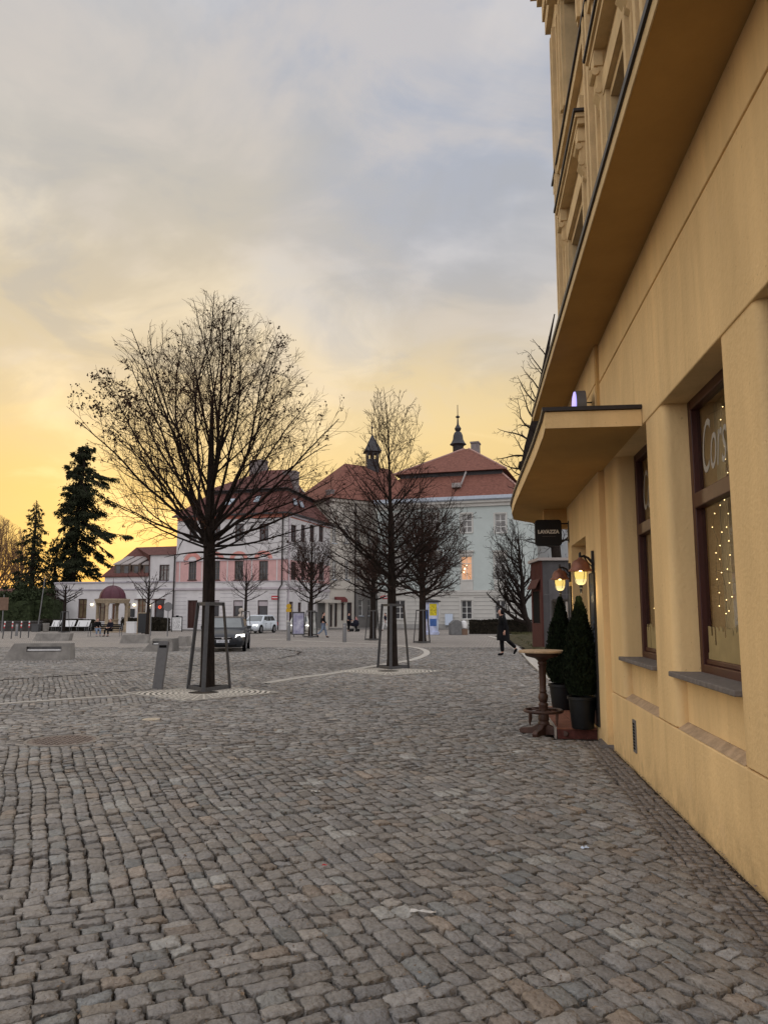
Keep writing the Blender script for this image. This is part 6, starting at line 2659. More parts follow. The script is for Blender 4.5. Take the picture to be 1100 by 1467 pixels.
def car(label, loc, rz, paint, L=4.3, W=1.74, H=1.46, on=True, side_glass=None, plate=True, roof_back=-.37):
    t = thing('parked_car' if not on else 'car', label, 'car', loc, rz)
    w = W / 2
    st = [(.500, .70, .30, .58), (.485, .86, .22, .66), (.45, .95, .19, .72), (.38, .985, .18, .80), (.27, 1.0, .18, .90), (.20, 1.0, .18, .945), (0, 1.0, .18, .96), (-.25, 1.0, .18, .98), (-.38, .99, .19, .99), (-.46, .95, .22, .97), (-.495, .86, .30, .86)]
    vs, fs = [], []
    cs = 11
    for (x, kw, zb, zs) in st:
        ww = w * kw
        pts = [(ww * .80, zb), (ww * .96, zb + .10), (ww * 1.0, zb + .30 if zs - zb > .45 else (zb + zs) / 2), (ww * .985, zs - .12), (ww * .90, zs - .015)]
        full = [(y, z) for y, z in pts] + [(0, zs + .03)] + [(-y, z) for y, z in pts[::-1]]
        vs += [(x * L, y, z) for y, z in full]
    n = len(st)
    for i in range(n - 1):
        for k in range(cs - 1):
            fs.append((i * cs + k, i * cs + k + 1, (i + 1) * cs + k + 1, (i + 1) * cs + k))
        fs.append((i * cs + cs - 1, i * cs, (i + 1) * cs, (i + 1) * cs + cs - 1))
    fs += [list(range(cs))[::-1], [(n - 1) * cs + k for k in range(cs)]]
    q = MB()
    q.add(vs, fs)
    # greenhouse
    xb0, xb1, xr0, xr1 = .225 * L, -.465 * L, .06 * L, roof_back * L
    zb0, zb1 = .93, .97
    wb, wr = w * .90, w * .72
    g = [(xb0, wb, zb0), (xb0, -wb, zb0), (xb1, -wb * .95, zb1), (xb1, wb * .95, zb1),
         (xr0, wr, H - .05), (xr0, -wr, H - .05), (xr1, -wr, H - .06), (xr1, wr, H - .06)]
    m0, m1 = (xr0 - .5, wr * .9, H), (xr0 - .5, -wr * .9, H)
    m2, m3 = (xr1 + .3, -wr * .9, H - .01), (xr1 + .3, wr * .9, H - .01)
    q.add(g + [m0, m1, m2, m3], [(0, 4, 5, 1), (1, 5, 6, 2), (2, 6, 7, 3), (3, 7, 4, 0), (8, 9, 10, 11), (4, 8, 9, 5)[::-1], (5, 9, 10, 6), (6, 10, 11, 7), (7, 11, 8, 4)])
    q.build('body', paint, t, smooth=True)
    G = [Vector(p) for p in g]

    def glass(name, a, b, c, d, m, i0=.06, i1=.94, j0=.10, j1=.92):
        cc = [a.lerp(b, s).lerp(d.lerp(c, s), r_) for s, r_ in ((i0, j0), (i1, j0), (i1, j1), (i0, j1))]
        nn = (cc[1] - cc[0]).cross(cc[3] - cc[0]).normalized()
        ctr = sum(cc, Vector()) / 4 - Vector((-.1 * L, 0, .8))
        if nn.dot(ctr) < 0:
            nn = -nn
        q_ = MB()
        q_.add([p + nn * .012 for p in cc] + [p - nn * .02 for p in cc], [(0, 1, 2, 3), (0, 4, 5, 1), (1, 5, 6, 2), (2, 6, 7, 3), (3, 7, 4, 0)])
        return q_.build(name, m, t)
    glass('windscreen', G[0], G[1], G[5], G[4], CARGL)
    glass('rear_window', G[2], G[3], G[7], G[6], CARGL)
    sg = side_glass or CARGD
    for a, b, c, d in ((G[3], G[0], G[4], G[7]), (G[2], G[1], G[5], G[6])):
        glass('side_window', a, b, c, d, sg, .08, .36, .12, .86)
        glass('side_window', a, b, c, d, sg, .39, .64, .12, .88)
        glass('side_window', a, b, c, d, sg, .67, .92, .12, .86)
    # grille, bumper, plate
    q = MB()
    q.box(.488 * L, .503 * L, -w * .42, w * .42, .52, .60)
    q.box(.475 * L, .500 * L, -w * .62, w * .62, .24, .36)
    q.build('grille', DARK, t, bevel=.01)
    q = MB()
    q.box(.490 * L, .507 * L, -w * .36, w * .36, .595, .615)
    q.box(.490 * L, .507 * L, -w * .36, w * .36, .508, .522)
    q.lathe([(.055, 0), (.055, .008), (.02, .012)], (.503 * L, 0, .565), 14, axis='X')
    q.build('grille_trim', CHROME, t)
    if plate:
        q = MB()
        q.box(.500 * L, .508 * L, -.26, .26, .39, .50)
        pl_ = q.build('number_plate', PLATE, t)
        rng = random.Random(int(L * 100))
        q = MB()
        for k in range(7):
            y = -.19 + k * .06 + (.02 if k > 2 else 0)
            q.box(.5082 * L, .509 * L, y, y + .012, .415, .475)
            z_ = rng.choice((.415, .44, .463))
            q.box(.5082 * L, .509 * L, y, y + .036, z_, z_ + .012)
        q.build('plate_marks', DARK, pl_)
    for s in (-1, 1):
        q = MB()
        q.add([(.478 * L, s * w * .55, .60), (.445 * L, s * w * .955, .63), (.425 * L, s * w * .95, .73), (.468 * L, s * w * .60, .70),
               (.498 * L, s * w * .56, .60), (.463 * L, s * w * .99, .63), (.435 * L, s * w * .975, .74), (.480 * L, s * w * .60, .715)],
              [(0, 1, 2, 3), (4, 5, 6, 7), (0, 4, 5, 1), (1, 5, 6, 2), (2, 6, 7, 3), (3, 7, 4, 0)])
        q.build('headlight', BEAM if on else LAMPOFF, t)
        q = MB()
        q.box(-.497 * L, -.47 * L, s * w * .86 - .1, s * w * .86 + .06, .62, .88)
        q.build('tail_light', REDS, t)
        q = MB()
        q.cbox((.19 * L, s * (w + .09), 1.0), (.10, .18, .13))
        q.tube([(.19 * L, s * w * .9, .96), (.19 * L, s * (w + .05), .98)], .02, 5)
        q.build('wing_mirror', CARDK if paint is CARDK else paint, t, bevel=.02)
        q = MB()
        for xd in (.10, -.12):
            q.box(xd * L - .006, xd * L + .006, s * w * 1.0 - .004, s * w * 1.0 + .003, .30, .9)
            q.box(xd * L - .22, xd * L - .06, s * w * 1.0, s * (w + .022), .80, .825)
        q.build('door_handle', DARK, t)
    for x in (.30 * L, -.30 * L):
        for s in (-1, 1):
            q = MB()
            n = 24
            q.lathe([(.37, -.01), (.37, .008)] if s > 0 else [(.37, .01), (.37, -.008)], (x, s * w, .345), n, axis='Y')
            q.build('wheel_arch', DARK, t)
            q = MB()
            q.lathe([(.20, -.10), (.30, -.10), (.318, -.06), (.318, .02), (.30, .045), (.21, .045)], (x, s * w * .965, .318), n, axis='Y') if s > 0 else \
                q.lathe([(.20, .10), (.30, .10), (.318, .06), (.318, -.02), (.30, -.045), (.21, -.045)], (x, s * w * .965, .318), n, axis='Y')
            wh = q.build('wheel', RUBBER, t, smooth=True)
            q = MB()
            yy = s * (w * .965 + .046)
            for k in range(5):
                a = k * 2 * math.pi / 5
                q.tube([(x, yy, .318), (x + .2 * math.cos(a), yy, .318 + .2 * math.sin(a))], [.03, .022], 5)
            q.lathe([(.19, 0), (.21, .002 * s), (.21, .006 * s), (.19, .008 * s)], (x, yy, .318), n, axis='Y')
            q.build('rim', RIM, wh)
    return t


car('dark navy hatchback with headlights on driving towards the viewer behind the large fan-shaped tree', (-6.86, 34.2, 0), R(-83.5), CARDK, 4.3, 1.76, 1.46)
car('pale silver hatchback with dark side windows behind the dark car', (-10.5, 65.0, 0), R(-106), CARWH, 4.3, 1.78, 1.50, side_glass=CARGD)
car('cream car with headlights on behind the steel post and violet poster', (-6.75, 62.5, 0), R(-86), CARCR, 4.0, 1.68, 1.42)

# ---------------------------------------------------------------- street furniture


def slab_bench(u0, u1, vb, H_, dep, rz, slant_l, slant_r, slot, label):
    a, b_ = gp(u0, vb), gp(u1, vb)
    c = (a + b_) / 2
    L_ = (b_ - a).length
    t = thing('concrete_bench', label, 'bench', (c.x, c.y, 0), rz, 'concrete block benches on the square')
    x0, x1 = -L_ / 2, L_ / 2
    q = MB()
    s0, s1 = slant_l, slant_r
    vs = [(x0, 0, -.02), (x1, 0, -.02), (x1, dep, -.02), (x0, dep, -.02), (x0 + s0, .04, H_), (x1 - s1, .04, H_), (x1 - s1, dep - .04, H_), (x0 + s0, dep - .04, H_)]
    if slot:
        sx0, sx1, sz0, sz1 = x0 + L_ * .34, x1 - L_ * .14, H_ * .50, H_ * .80
        yy = lambda z: .04 * z / H_
        xl = lambda z: x0 + s0 * (z + .02) / (H_ + .02)
        xr = lambda z: x1 - s1 * (z + .02) / (H_ + .02)
        q.add(vs, [(0, 3, 2, 1), (4, 5, 6, 7), (1, 2, 6, 5), (2, 3, 7, 6), (3, 0, 4, 7)])
        P_ = lambda x, z, d=0: (x, yy(z) + d, z)
        q.quad(vs[0], vs[1], P_(xr(sz0), sz0), P_(xl(sz0), sz0))
        q.quad(P_(xl(sz1), sz1), P_(xr(sz1), sz1), vs[5], vs[4])
        q.quad(P_(xl(sz0), sz0), P_(sx0, sz0), P_(sx0, sz1), P_(xl(sz1), sz1))
        q.quad(P_(sx1, sz0), P_(xr(sz0), sz0), P_(xr(sz1), sz1), P_(sx1, sz1))
        q.quad(P_(sx0, sz0), P_(sx0, sz0, .12), P_(sx0, sz1, .12), P_(sx0, sz1))
        q.quad(P_(sx1, sz0, .12), P_(sx1, sz0), P_(sx1, sz1), P_(sx1, sz1, .12))
        q.quad(P_(sx0, sz1), P_(sx0, sz1, .12), P_(sx1, sz1, .12), P_(sx1, sz1))
        q.quad(P_(sx0, sz0, .12), P_(sx0, sz0), P_(sx1, sz0), P_(sx1, sz0, .12))
        q.quad(P_(sx0, sz0, .12), P_(sx1, sz0, .12), P_(sx1, sz1, .12), P_(sx0, sz1, .12))
    else:
        q.add(vs, [(0, 3, 2, 1), (4, 5, 6, 7), (0, 1, 5, 4), (1, 2, 6, 5), (2, 3, 7, 6), (3, 0, 4, 7)])
    q.build('block', CONC, t, bevel=.012)
    if slot:
        q = MB()
        q.box(sx0 + .03, sx1 - .03, yy(sz0) + .035, yy(sz0) + .10, sz0 + .03, sz0 + (sz1 - sz0) * .45)
        q.build('light_bar', WHITEB, t)
        q = MB()
        q.box(sx0 + .002, sx1 - .002, yy(sz0) + .1165, yy(sz0) + .119, sz0 + .004, sz1 - .004)
        q.build('slot_back', STEEL, t)
    return t


slab_bench(6, 99, 945.5, .56, .62, R(6), .34, .03, True, 'largest concrete block bench with a lit slot, nearest at the left edge')
slab_bench(47, 98, 918, .44, .6, R(2), .22, -.1, False, 'plain concrete block bench behind the largest one, in front of the white benches')
slab_bench(171, 212, 921.5, .46, .6, R(1), .16, .04, False, 'plain concrete block bench in front of the slender tree and the planter')
slab_bench(203, 247, 933.5, .54, .9, R(-4), .46, .02, True, 'concrete block bench with a dark slot behind the leaning steel litter post')
slab_bench(248, 268, 926, .48, .8, R(-4), .24, .05, False, 'small concrete block bench left of the large tree, partly behind its guard')

# leaning steel litter post
pb_ = gp(226, 986.5)
t = thing('litter_post', 'leaning square grey steel post with a dark slot near its top', 'litter post', (pb_.x, pb_.y, 0), R(8))
q = MB()
w0, w1, hh = .10, .10, .98
lx = .10
vs = [(-w0, -w0, -.02), (w0, -w0, -.02), (w0, w0, -.02), (-w0, w0, -.02), (-w1 + lx, -w1, hh), (w1 + lx, -w1, hh), (w1 + lx, w1, hh - .02), (-w1 + lx, w1, hh - .02)]
q.add(vs, [(0, 3, 2, 1), (4, 5, 6, 7), (0, 1, 5, 4), (1, 2, 6, 5), (2, 3, 7, 6), (3, 0, 4, 7)])
pbody = q.build('post_body', STEEL, t, bevel=.006)
q = MB()
q.box(-.075 + lx * .93, .075 + lx * .93, -.1035, -.06, hh - .13, hh - .075)
q.build('slot', DARK, t)


def bollard(u, v, h, r, label):
    p = gp(u, v)
    t = thing('bollard', label, 'bollard', (p.x, p.y, 0), 0, 'round steel bollards')
    q = MB()
    q.lathe([(r, -.02), (r, h - .02), (r * .9, h), (r * .2, h + .01)], n=20)
    q.build('post', STEEL, t, smooth=True)
    q = MB()
    q.lathe([(r + .002, h - .16), (r + .004, h - .155), (r + .004, h - .125), (r + .002, h - .12)], n=20)
    q.build('band', CHROME, t)
    return t


bollard(413.5, 917.5, 1.05, .115, 'round grey bollard in front of the cream car')
bollard(493.5, 920.5, 1.05, .115, 'round grey bollard left of the tree in front of the grey shopfront')
bollard(24, 911, .85, .09, 'plain grey post between the red and white banded posts at the left edge')
for i, (u, v, ln) in enumerate(((4, 915, .10), (16.5, 915, .04), (29.5, 914, .03), (41, 913.5, .02))):
    p = gp(u, v)
    t = thing('banded_post', ['leftmost slim post with red and white bands, leaning right', 'second slim post from the left with red and white bands', 'third slim post from the left with red and white bands', 'rightmost slim post with red and white bands, nearest the lamp pole'][i], 'post', (p.x, p.y, 0), 0, 'slim posts with red and white bands')
    q = MB()
    q.tube([(0, 0, -.02), (ln * .7, 0, .66)], .038, 8)
    q.build('post_shaft', FRAMES, t)
    for k in range(4):
        q = MB()
        z0 = .66 + k * .11
        q.tube([(ln * z0, 0, z0), (ln * (z0 + .11), 0, z0 + .11)], .042, 8)
        q.build('band', WHITEB if k % 2 else REDS, t)

# lamp poles
def pole(u, vb, vt, label, lean=0.0, head=None, r=.055):
    p = gp(u, vb)
    h = at(u, vt, p.y).z
    t = thing('lamp_pole' if head != 'sign' else 'street_sign', label, 'lamp pole' if head != 'sign' else 'sign', (p.x, p.y, 0), 0)
    q = MB()
    q.tube([(0, 0, -.02), (lean * .3, 0, h * .3), (lean, 0, h)], [r * 1.25, r, r * .75], 10)
    q.build('pole', STEEL, t, smooth=True)
    if head == 'sign':
        q = MB()
        q.lathe([(.02, -.02), (.32, -.02), (.32, .02), (.02, .02)], (0, -.08, h - .33), 24, axis='Y')
        q.build('sign_disc', STEEL, t)
    return t


pole(54, 905, 826, 'slim grey lamp pole leaning slightly right in front of the evergreen shrubs', .42)
pole(3, 906, 852, 'slim grey pole with a brown board at the left edge')
bp = bpy.data.objects['lamp_pole.001']
q = MB()
q.box(-.55, .45, -.09, -.05, 1.9, 3.0)
q.build('board', mat('brown faded board', (.16, .10, .07), .8, .2, 4), bp)
pole(240, 911.5, 862.5, 'thin pole with a round grey traffic sign seen from behind left of the large tree', 0, 'sign', .035)
pole(215.5, 911, 866, 'slim plain pole standing just right of the slender tree', 0, None, .045)
pole(205.5, 907, 880, 'short grey pole of the framed board beside the planter', 0, None, .03)

# white benches
def white_bench(u0, u1, v, label):
    a, b_ = gp(u0, v), gp(u1, v)
    c = (a + b_) / 2
    L_ = (b_ - a).length
    t = thing('white_bench', label, 'bench', (c.x, c.y, 0), 0, 'white benches by the hedge')
    q = MB()
    for k in range(4):
        q.box(-L_ / 2, L_ / 2, -.25 + k * .12, -.145 + k * .12, .42, .45)
    q.build('seat', WHITEB, t)
    q = MB()
    q.add([(-L_ / 2, .24, .46), (L_ / 2, .24, .46), (L_ / 2 + .1, .44, 1.0), (-L_ / 2 + .1, .44, 1.0), (-L_ / 2, .27, .45), (L_ / 2, .27, .45), (L_ / 2 + .1, .47, .99), (-L_ / 2 + .1, .47, .99)],
          [(0, 1, 2, 3), (4, 7, 6, 5), (0, 4, 5, 1), (1, 5, 6, 2), (2, 6, 7, 3), (3, 7, 4, 0)])
    q.build('backrest', WHITEB, t)
    for x in (-L_ / 2 + .2, L_ / 2 - .2):
        q = MB()
        q.tube([(x, -.2, 0), (x, -.2, .42), (x, .2, .42), (x + .05, .45, .95)], .025, 6)
        q.tube([(x, .2, 0), (x, .2, .42)], .025, 6)
        q.build('leg', STEEL, t)


white_bench(72, 84, 904.5, 'white bench farthest left, half hidden behind the leaning tree')
white_bench(87, 104.5, 904.5, 'white bench just right of the leaning flat-topped tree')
white_bench(108, 126, 904.5, 'white bench next to the people on the dark bench')
p = gp(66, 905)
t = thing('litter_bin', 'round pale grey litter bin left of the white benches', 'litter bin', (p.x, p.y, 0))
q = MB()
q.lathe([(.22, 0), (.26, .04), (.28, .68), (.30, .69), (.30, .74), (.24, .76), (.22, .70)], n=20)
q.build('bin_body', CONC, t, smooth=True)
q = MB()
q.lathe([(.23, .705), (.02, .70)], n=20)
q.build('bin_opening', DARK, t)
p = gp(52, 905)
t = thing('planter_box', 'small dark grey box standing behind the banded posts', 'box', (p.x, p.y, 0))
q = MB()
q.box(-.3, .3, -.25, .25, 0, .62)
q.box(-.33, .33, -.28, .28, .62, .68)
q.build('box_body', FRAMES, t)
p = gp(188.5, 907)
t = thing('planter_box', 'white square planter beside the bending person', 'planter', (p.x, p.y, 0))
q = MB()
q.box(-.34, .34, -.3, .3, 0, .86)
q.box(-.37, .37, -.33, .33, .86, .95)
q.build('box_body', WHITEB, t)
p = gp(205, 908.5)
t = thing('framed_board', 'dark upright board in a pale timber frame behind the plain block bench', 'board', (p.x, p.y, 0))
q = MB()
q.box(-.42, .42, 0, .05, .1, 1.62)
q.build('board', BOARD, t)
q = MB()
q.box(-.49, -.42, -.02, .07, 0, 1.69)
q.box(.42, .49, -.02, .07, 0, 1.69)
q.box(-.42, .42, -.02, .07, 1.62, 1.69)
q.build('frame', SAND, t)
# A-board
p = gp(253.5, 905)
t = thing('pavement_board', 'white sandwich board covered in dark writing by the door of the pink house', 'sandwich board', (p.x, p.y, 0))
q = MB()
q.box(-.42, .42, -.02, .02, .12, 1.28)
q.build('panel', WHITEB, t)
q = MB()
q.box(-.48, -.42, -.04, .04, 0, 1.34)
q.box(.42, .48, -.04, .04, 0, 1.34)
q.box(-.42, .42, -.04, .04, 1.28, 1.36)
q.box(-.12, .12, -.03, .03, 1.36, 1.45)
q.build('frame', DARK, t)
rng = random.Random(3)
q = MB()
for k in range(9):
    z = .22 + k * .115
    x = -.36
    while x < .3:
        l_ = rng.uniform(.03, .12)
        q.box(x, min(x + l_, .38), -.0225, -.0202, z, z + rng.uniform(.03, .07))
        x += l_ + rng.uniform(.02, .07)
q.build('writing', mat('board ink', (.12, .12, .13), .8), t)

# domed pavilion
p = gp(159.5, 905.5)
t = thing('domed_pavilion', 'small sandstone fountain pavilion with a maroon ribbed dome in front of the white house', 'pavilion', (p.x, p.y, 0), R(8))
sc = 1 / 16.2
zz = lambda v: EYE + (880 - v) / F * (p.y + 0)
Rr_ = 24.2 / F * p.y
z_r0, z_r1, z_d = zz(864.5), zz(858.5), zz(840.5)
q = MB()
n = 24
prof = [(Rr_ * .74 * math.cos(k / 8 * math.pi / 2), z_r1 + .06 + (z_d - z_r1) * math.sin(k / 8 * math.pi / 2)) for k in range(9)]
prof[-1] = (.03, prof[-1][1])
q.lathe([(Rr_ * .80, z_r1 + .02), (Rr_ * .80, z_r1 + .06)] + prof, n=n)
dome = q.build('dome', MAROON, t, smooth=True)
q = MB()
for k in range(8):
    a = k * math.pi / 4
    q.tube([((r_ + .01) * math.cos(a), (r_ + .01) * math.sin(a), z) for r_, z in prof], .025, 5)
q.tube([(0, 0, z_d), (0, 0, z_d + .75)], [.04, .012], 6)
q.build('dome_ribs', MAROON, dome)
q = MB()
q.lathe([(Rr_ * .70, z_r0), (Rr_ * .92, z_r0), (Rr_ * .95, z_r0 + .12), (Rr_ * 1.0, z_r1 - .08), (Rr_ * 1.0, z_r1), (Rr_ * .80, z_r1 + .02), (Rr_ * .70, z_r1)], n=n)
q.build('stone_ring', SAND, t)
for k in range(4):
    a = k * math.pi / 2 - R(8)
    x, y = Rr_ * .84 * math.cos(a), Rr_ * .84 * math.sin(a)
    q = MB()
    q.lathe([(.22, 0), (.22, .55), (.17, .60), (.15, .66), (.14, z_r0 - .25), (.17, z_r0 - .2), (.21, z_r0 - .06), (.21, z_r0)], (x, y, 0), 10)
    q.build('column', SAND, t, smooth=True)
q = MB()
q.lathe([(.85, 0), (.85, .5), (.70, .55), (.55, .72), (.50, .95), (.62, 1.02), (.62, 1.10), (.05, 1.10)], n=8)
q.build('basin', SAND, t)
q = MB()
q.lathe([(Rr_ * 1.02, -.02), (Rr_ * 1.02, .10), (.02, .10)], n=24)
q.build('base_step', SAND, t)

# posters on a stand
p = gp(436, 912)
t = thing('poster_stand', 'dark framed stand with a large violet and white poster behind the rounded young tree', 'poster stand', (p.x, p.y, 0), R(4))
q = MB()
for x0, x1 in ((-.86, .02), (.30, .90)):
    q.box(x0, x0 + .07, -.05, .05, .12, 1.72)
    q.box(x1 - .07, x1, -.05, .05, .12, 1.72)
    q.box(x0 + .07, x1 - .07, -.05, .05, 1.64, 1.72)
    q.box(x0 + .07, x1 - .07, -.05, .05, .12, .2)
    q.box(x0 + .1, x0 + .16, -.04, .04, 0, .12)
    q.box(x1 - .16, x1 - .1, -.04, .04, 0, .12)
q.build('frame', FRAMES, t)
q = MB()
q.box(-.79, -.05, -.02, .02, .2, 1.64)
q.build('violet_poster', POSTP, t)
q = MB()
q.box(.37, .83, -.02, .02, .2, 1.64)
q.build('pale_poster', mat('pale mixed poster', (.42, .45, .40), .6, .5, 3, col2=(.62, .62, .60)), t)

# poster column
p = gp(617, 909)
t = thing('poster_column', 'round advertising column with a yellow poster beside the broad bare tree', 'poster column', (p.x, p.y, 0))
q = MB()
q.lathe([(.66, 0), (.66, .2), (.58, .22), (.58, 2.45)], n=28)
q.build('drum', POSTB, t, smooth=True)
q = MB()
q.lathe([(.60, 2.45), (.78, 2.5), (.80, 2.58), (.5, 2.66), (.02, 2.72)], n=28)
q.build('column_cap', SLATE, t, smooth=True)


def drum_poster(a0, a1, z0, z1, m, r=.586):
    q = MB()
    k = 8
    for i in range(k):
        b0, b1 = R(a0 + (a1 - a0) * i / k), R(a0 + (a1 - a0) * (i + 1) / k)
        q.quad((r * math.cos(b0), r * math.sin(b0), z0), (r * math.cos(b1), r * math.sin(b1), z0), (r * math.cos(b1), r * math.sin(b1), z1), (r * math.cos(b0), r * math.sin(b0), z1))
    return q.build('poster', m, t)


drum_poster(-102, -40, 1.45, 2.35, YELS)
drum_poster(-165, -110, 1.2, 1.9, BLUES)
drum_poster(-100, -45, .65, 1.2, BLUES)
drum_poster(-40, 10, .3, 1.1, PALEB)
drum_poster(-170, -120, .3, 1.0, POSTP)
q = MB()
rng = random.Random(8)
for k in range(6):
    z = 1.55 + k * .12
    for i in range(5):
        if rng.random() < .7:
            b0 = R(-96 + i * 11)
            b1 = b0 + R(rng.uniform(4, 9))
            r_ = .590
            q.quad((r_ * math.cos(b0), r_ * math.sin(b0), z), (r_ * math.cos(b1), r_ * math.sin(b1), z), (r_ * math.cos(b1), r_ * math.sin(b1), z + .05), (r_ * math.cos(b0), r_ * math.sin(b0), z + .05))
q.build('poster_marks', mat('poster ink', (.10, .09, .03), .8), t)
# yellow sign on a pole
p = gp(411.5, 907)
t = thing('stop_sign', 'small yellow sign on a thin pole at the corner of the pink house', 'sign', (p.x, p.y, 0))
h = at(411.5, 866, p.y).z
q = MB()
q.tube([(0, 0, 0), (0, 0, h)], .035, 8)
q.build('pole', STEEL, t)
q = MB()
q.lathe([(.02, -.03), (.20, -.03), (.20, .03), (.02, .03)], (.1, -.06, h - .14), 16, axis='Y')
q.box(-.12, .32, -.085, -.035, h - .62, h - .34)
q.build('sign_plate', mat('amber sign enamel', (.50, .30, .02), .6, .1, 5), t)
# pale stone bust by the small tree
p = gp(345, 905)
t = thing('stone_figure', 'pale round-headed stone figure on a pedestal beside the small tree', 'statue', (p.x, p.y, 0))
q = MB()
q.lathe([(.34, 0), (.34, .12), (.27, .16), (.25, .95), (.31, 1.0), (.31, 1.08), (.02, 1.08)], n=8)
q.build('pedestal', CONC, t)
q = MB()
q.lathe([(.22, 1.08), (.30, 1.3), (.26, 1.5), (.12, 1.6), (.10, 1.66), (.20, 1.78), (.23, 1.92), (.17, 2.06), (.02, 2.12)], n=14)
q.build('bust', mat('pale worn stone', (.42, .37, .32), .9, .2, 6), t, smooth=True)

# right side: hedge, bin, planter, lawn, orange board, kiosk, glass screen
h0, h1 = gp(660, 909), gp(762, 907)
leafy_box('hedge', 'dark clipped hedge along the lawn in front of the mint school', 'hedge', [Vector((gp(672, 908).x, gp(672, 908).y, 0)), Vector((gp(760, 908).x, gp(672, 908).y - .3, 0))], .55, 0, 1.12, HEDGE, 9000, 4, ls=(.05, .10), lump=.06)
p = gp(652, 909.5)
t = thing('utility_box', 'grey stone pillar bin with a sloped top at the left end of the hedge', 'litter bin', (p.x, p.y, 0), R(10))
q = MB()
q.prismy([(-.42, 0), (.42, 0), (.42, .98), (.15, 1.12), (-.1, 1.12), (-.42, .85)], -.35, .35)
q.build('pillar_body', mat('weathered grey concrete', (.14, .14, .14), .85, .2, 5), t, bevel=.02)
q = MB()
q.box(.46, .90, -.25, .25, 0, .45)
q.build('side_shelf', mat('brown timber', (.16, .10, .07), .8), t)
q = MB()
q.lathe([(.02, .45), (.22, .5), (.27, .75), (.20, 1.0), (.05, 1.08)], (.68, 0, 0), 9)
q.build('white_bag', WHITEB, t, smooth=True)
q = MB()
lx = [(wl(14.2, -.10)), wl(20, -.40), wl(27, -.5), gp(738, 929) + Vector((.4, 0, 0)), gp(726, 917), gp(708, 911.5), gp(770, 907), Vector((17, 60, 0)), Vector((17, 16, 0))]
cx_ = sum((p for p in lx), Vector()) / len(lx)
vs = [(p.x, p.y, .03) for p in lx] + [(p.x + (cx_.x - p.x) * .25, p.y + (cx_.y - p.y) * .25, .22) for p in lx] + [(cx_.x, cx_.y, .28)]
n = len(lx)
q.add(vs, [(i, (i + 1) % n, n + (i + 1) % n, n + i) for i in range(n)] + [(n + i, n + (i + 1) % n, 2 * n) for i in range(n)])
tag(q.build('lawn', mat('tired winter grass', (.060, .058, .030), .95, .45, 2.2, .8, 30, spec=.1, col2=(.10, .085, .05))), kind='structure')
rng = random.Random(14)
q = MB()
vs, fs = [], []
for i in range(9000):
    x, y = rng.uniform(4.5, 13), rng.uniform(24, 58)
    if x < 4.9 + (y - 24) * .12 + .3:
        continue
    o = len(vs)
    a = rng.uniform(0, 6.28)
    h_ = rng.uniform(.04, .09)
    z = .12 + min(.1, max(0, (x - 6) * .03))
    vs += [(x - .02 * math.cos(a), y - .02 * math.sin(a), z), (x + .02 * math.cos(a), y + .02 * math.sin(a), z), (x + rng.uniform(-.03, .03), y, z + h_)]
    fs.append((o, o + 1, o + 2))
q.add(vs, fs)
tag(q.build('grass', mat('dry grass blades', (.075, .075, .035), .9, .4, 3, spec=.1)), 'short dull winter grass beside the path', 'grass', kind='stuff')
p = gp(736.5, 900)
t = thing('info_board', 'small orange board standing behind the hedge beside the old tree', 'board', (p.x, p.y - 6, 0))
q = MB()
z1 = at(736, 887.5, p.y - 6).z
z0 = at(736, 892.5, p.y - 6).z
q.box(-.33, .33, -.03, .03, z0, z1)
q.build('panel', ORANGE, t)
q = MB()
q.box(-.28, -.22, .031, .08, 0, z0 + .1)
q.box(.22, .28, .031, .08, 0, z0 + .1)
q.build('posts', STEEL, t)

# kiosk
kx, ky = 6.52, 32.0
t = thing('kiosk', 'rust brown and grey flat-roofed kiosk beyond the corner of the ochre house', 'kiosk', (kx, ky, 0))
kh = at(775, 799, ky).z
q = MB()
q.box(0.05, 3.6, 0, 2.1, 0, kh - .12)
q.build('grey_wall', KGREY, t)
q = MB()
q.box(.10, 3.5, -.012, -.002, kh - 1.55, kh - 1.50)
q.box(1.0, 1.03, -.010, -.003, 0, kh - .15)
q.box(.30, .75, -.016, -.003, .25, kh - .9)
q.build('panel_trim', mat('lighter grey panel', (.10, .095, .10), .5, .2, 2), t)
q = MB()
zw0, zw1 = at(768, 893, ky + 1).z, at(768, 847, ky + 1).z
q.box(-.03, .048, -.02, 2.12, 0, zw0)
q.box(-.03, .048, -.02, 2.12, zw1, kh - .12)
q.box(-.03, .048, -.02, .35, zw0, zw1)
q.box(-.03, .048, 1.85, 2.12, zw0, zw1)
for k in range(8):
    q.box(-.045, -.031, .0 + k * .28, .02 + k * .28, zw1, kh - .13)
q.build('rust_cladding', RUST, t)
q = MB()
q.box(-.005, .03, .36, 1.84, zw0 + .02, zw1 - .02)
q.build('hatch_window', DARK, t)
q = MB()
q.add([(-.05, .1, zw1 + .5), (-.05, 2.0, zw1 + .5), (-.24, 2.0, zw1 + .12), (-.24, .1, zw1 + .12), (-.05, .1, zw1 + .46), (-.05, 2.0, zw1 + .46), (-.24, 2.0, zw1 + .08), (-.24, .1, zw1 + .08)],
      [(0, 1, 2, 3), (4, 7, 6, 5), (0, 3, 7, 4), (1, 5, 6, 2), (3, 2, 6, 7)])
q.build('hatch_flap', RUST, t)
q = MB()
q.box(-.14, 3.7, -.10, 2.2, kh - .118, kh)
q.build('roof', mat('pale roof edge', (.36, .32, .30), .7, .1, 4), t)
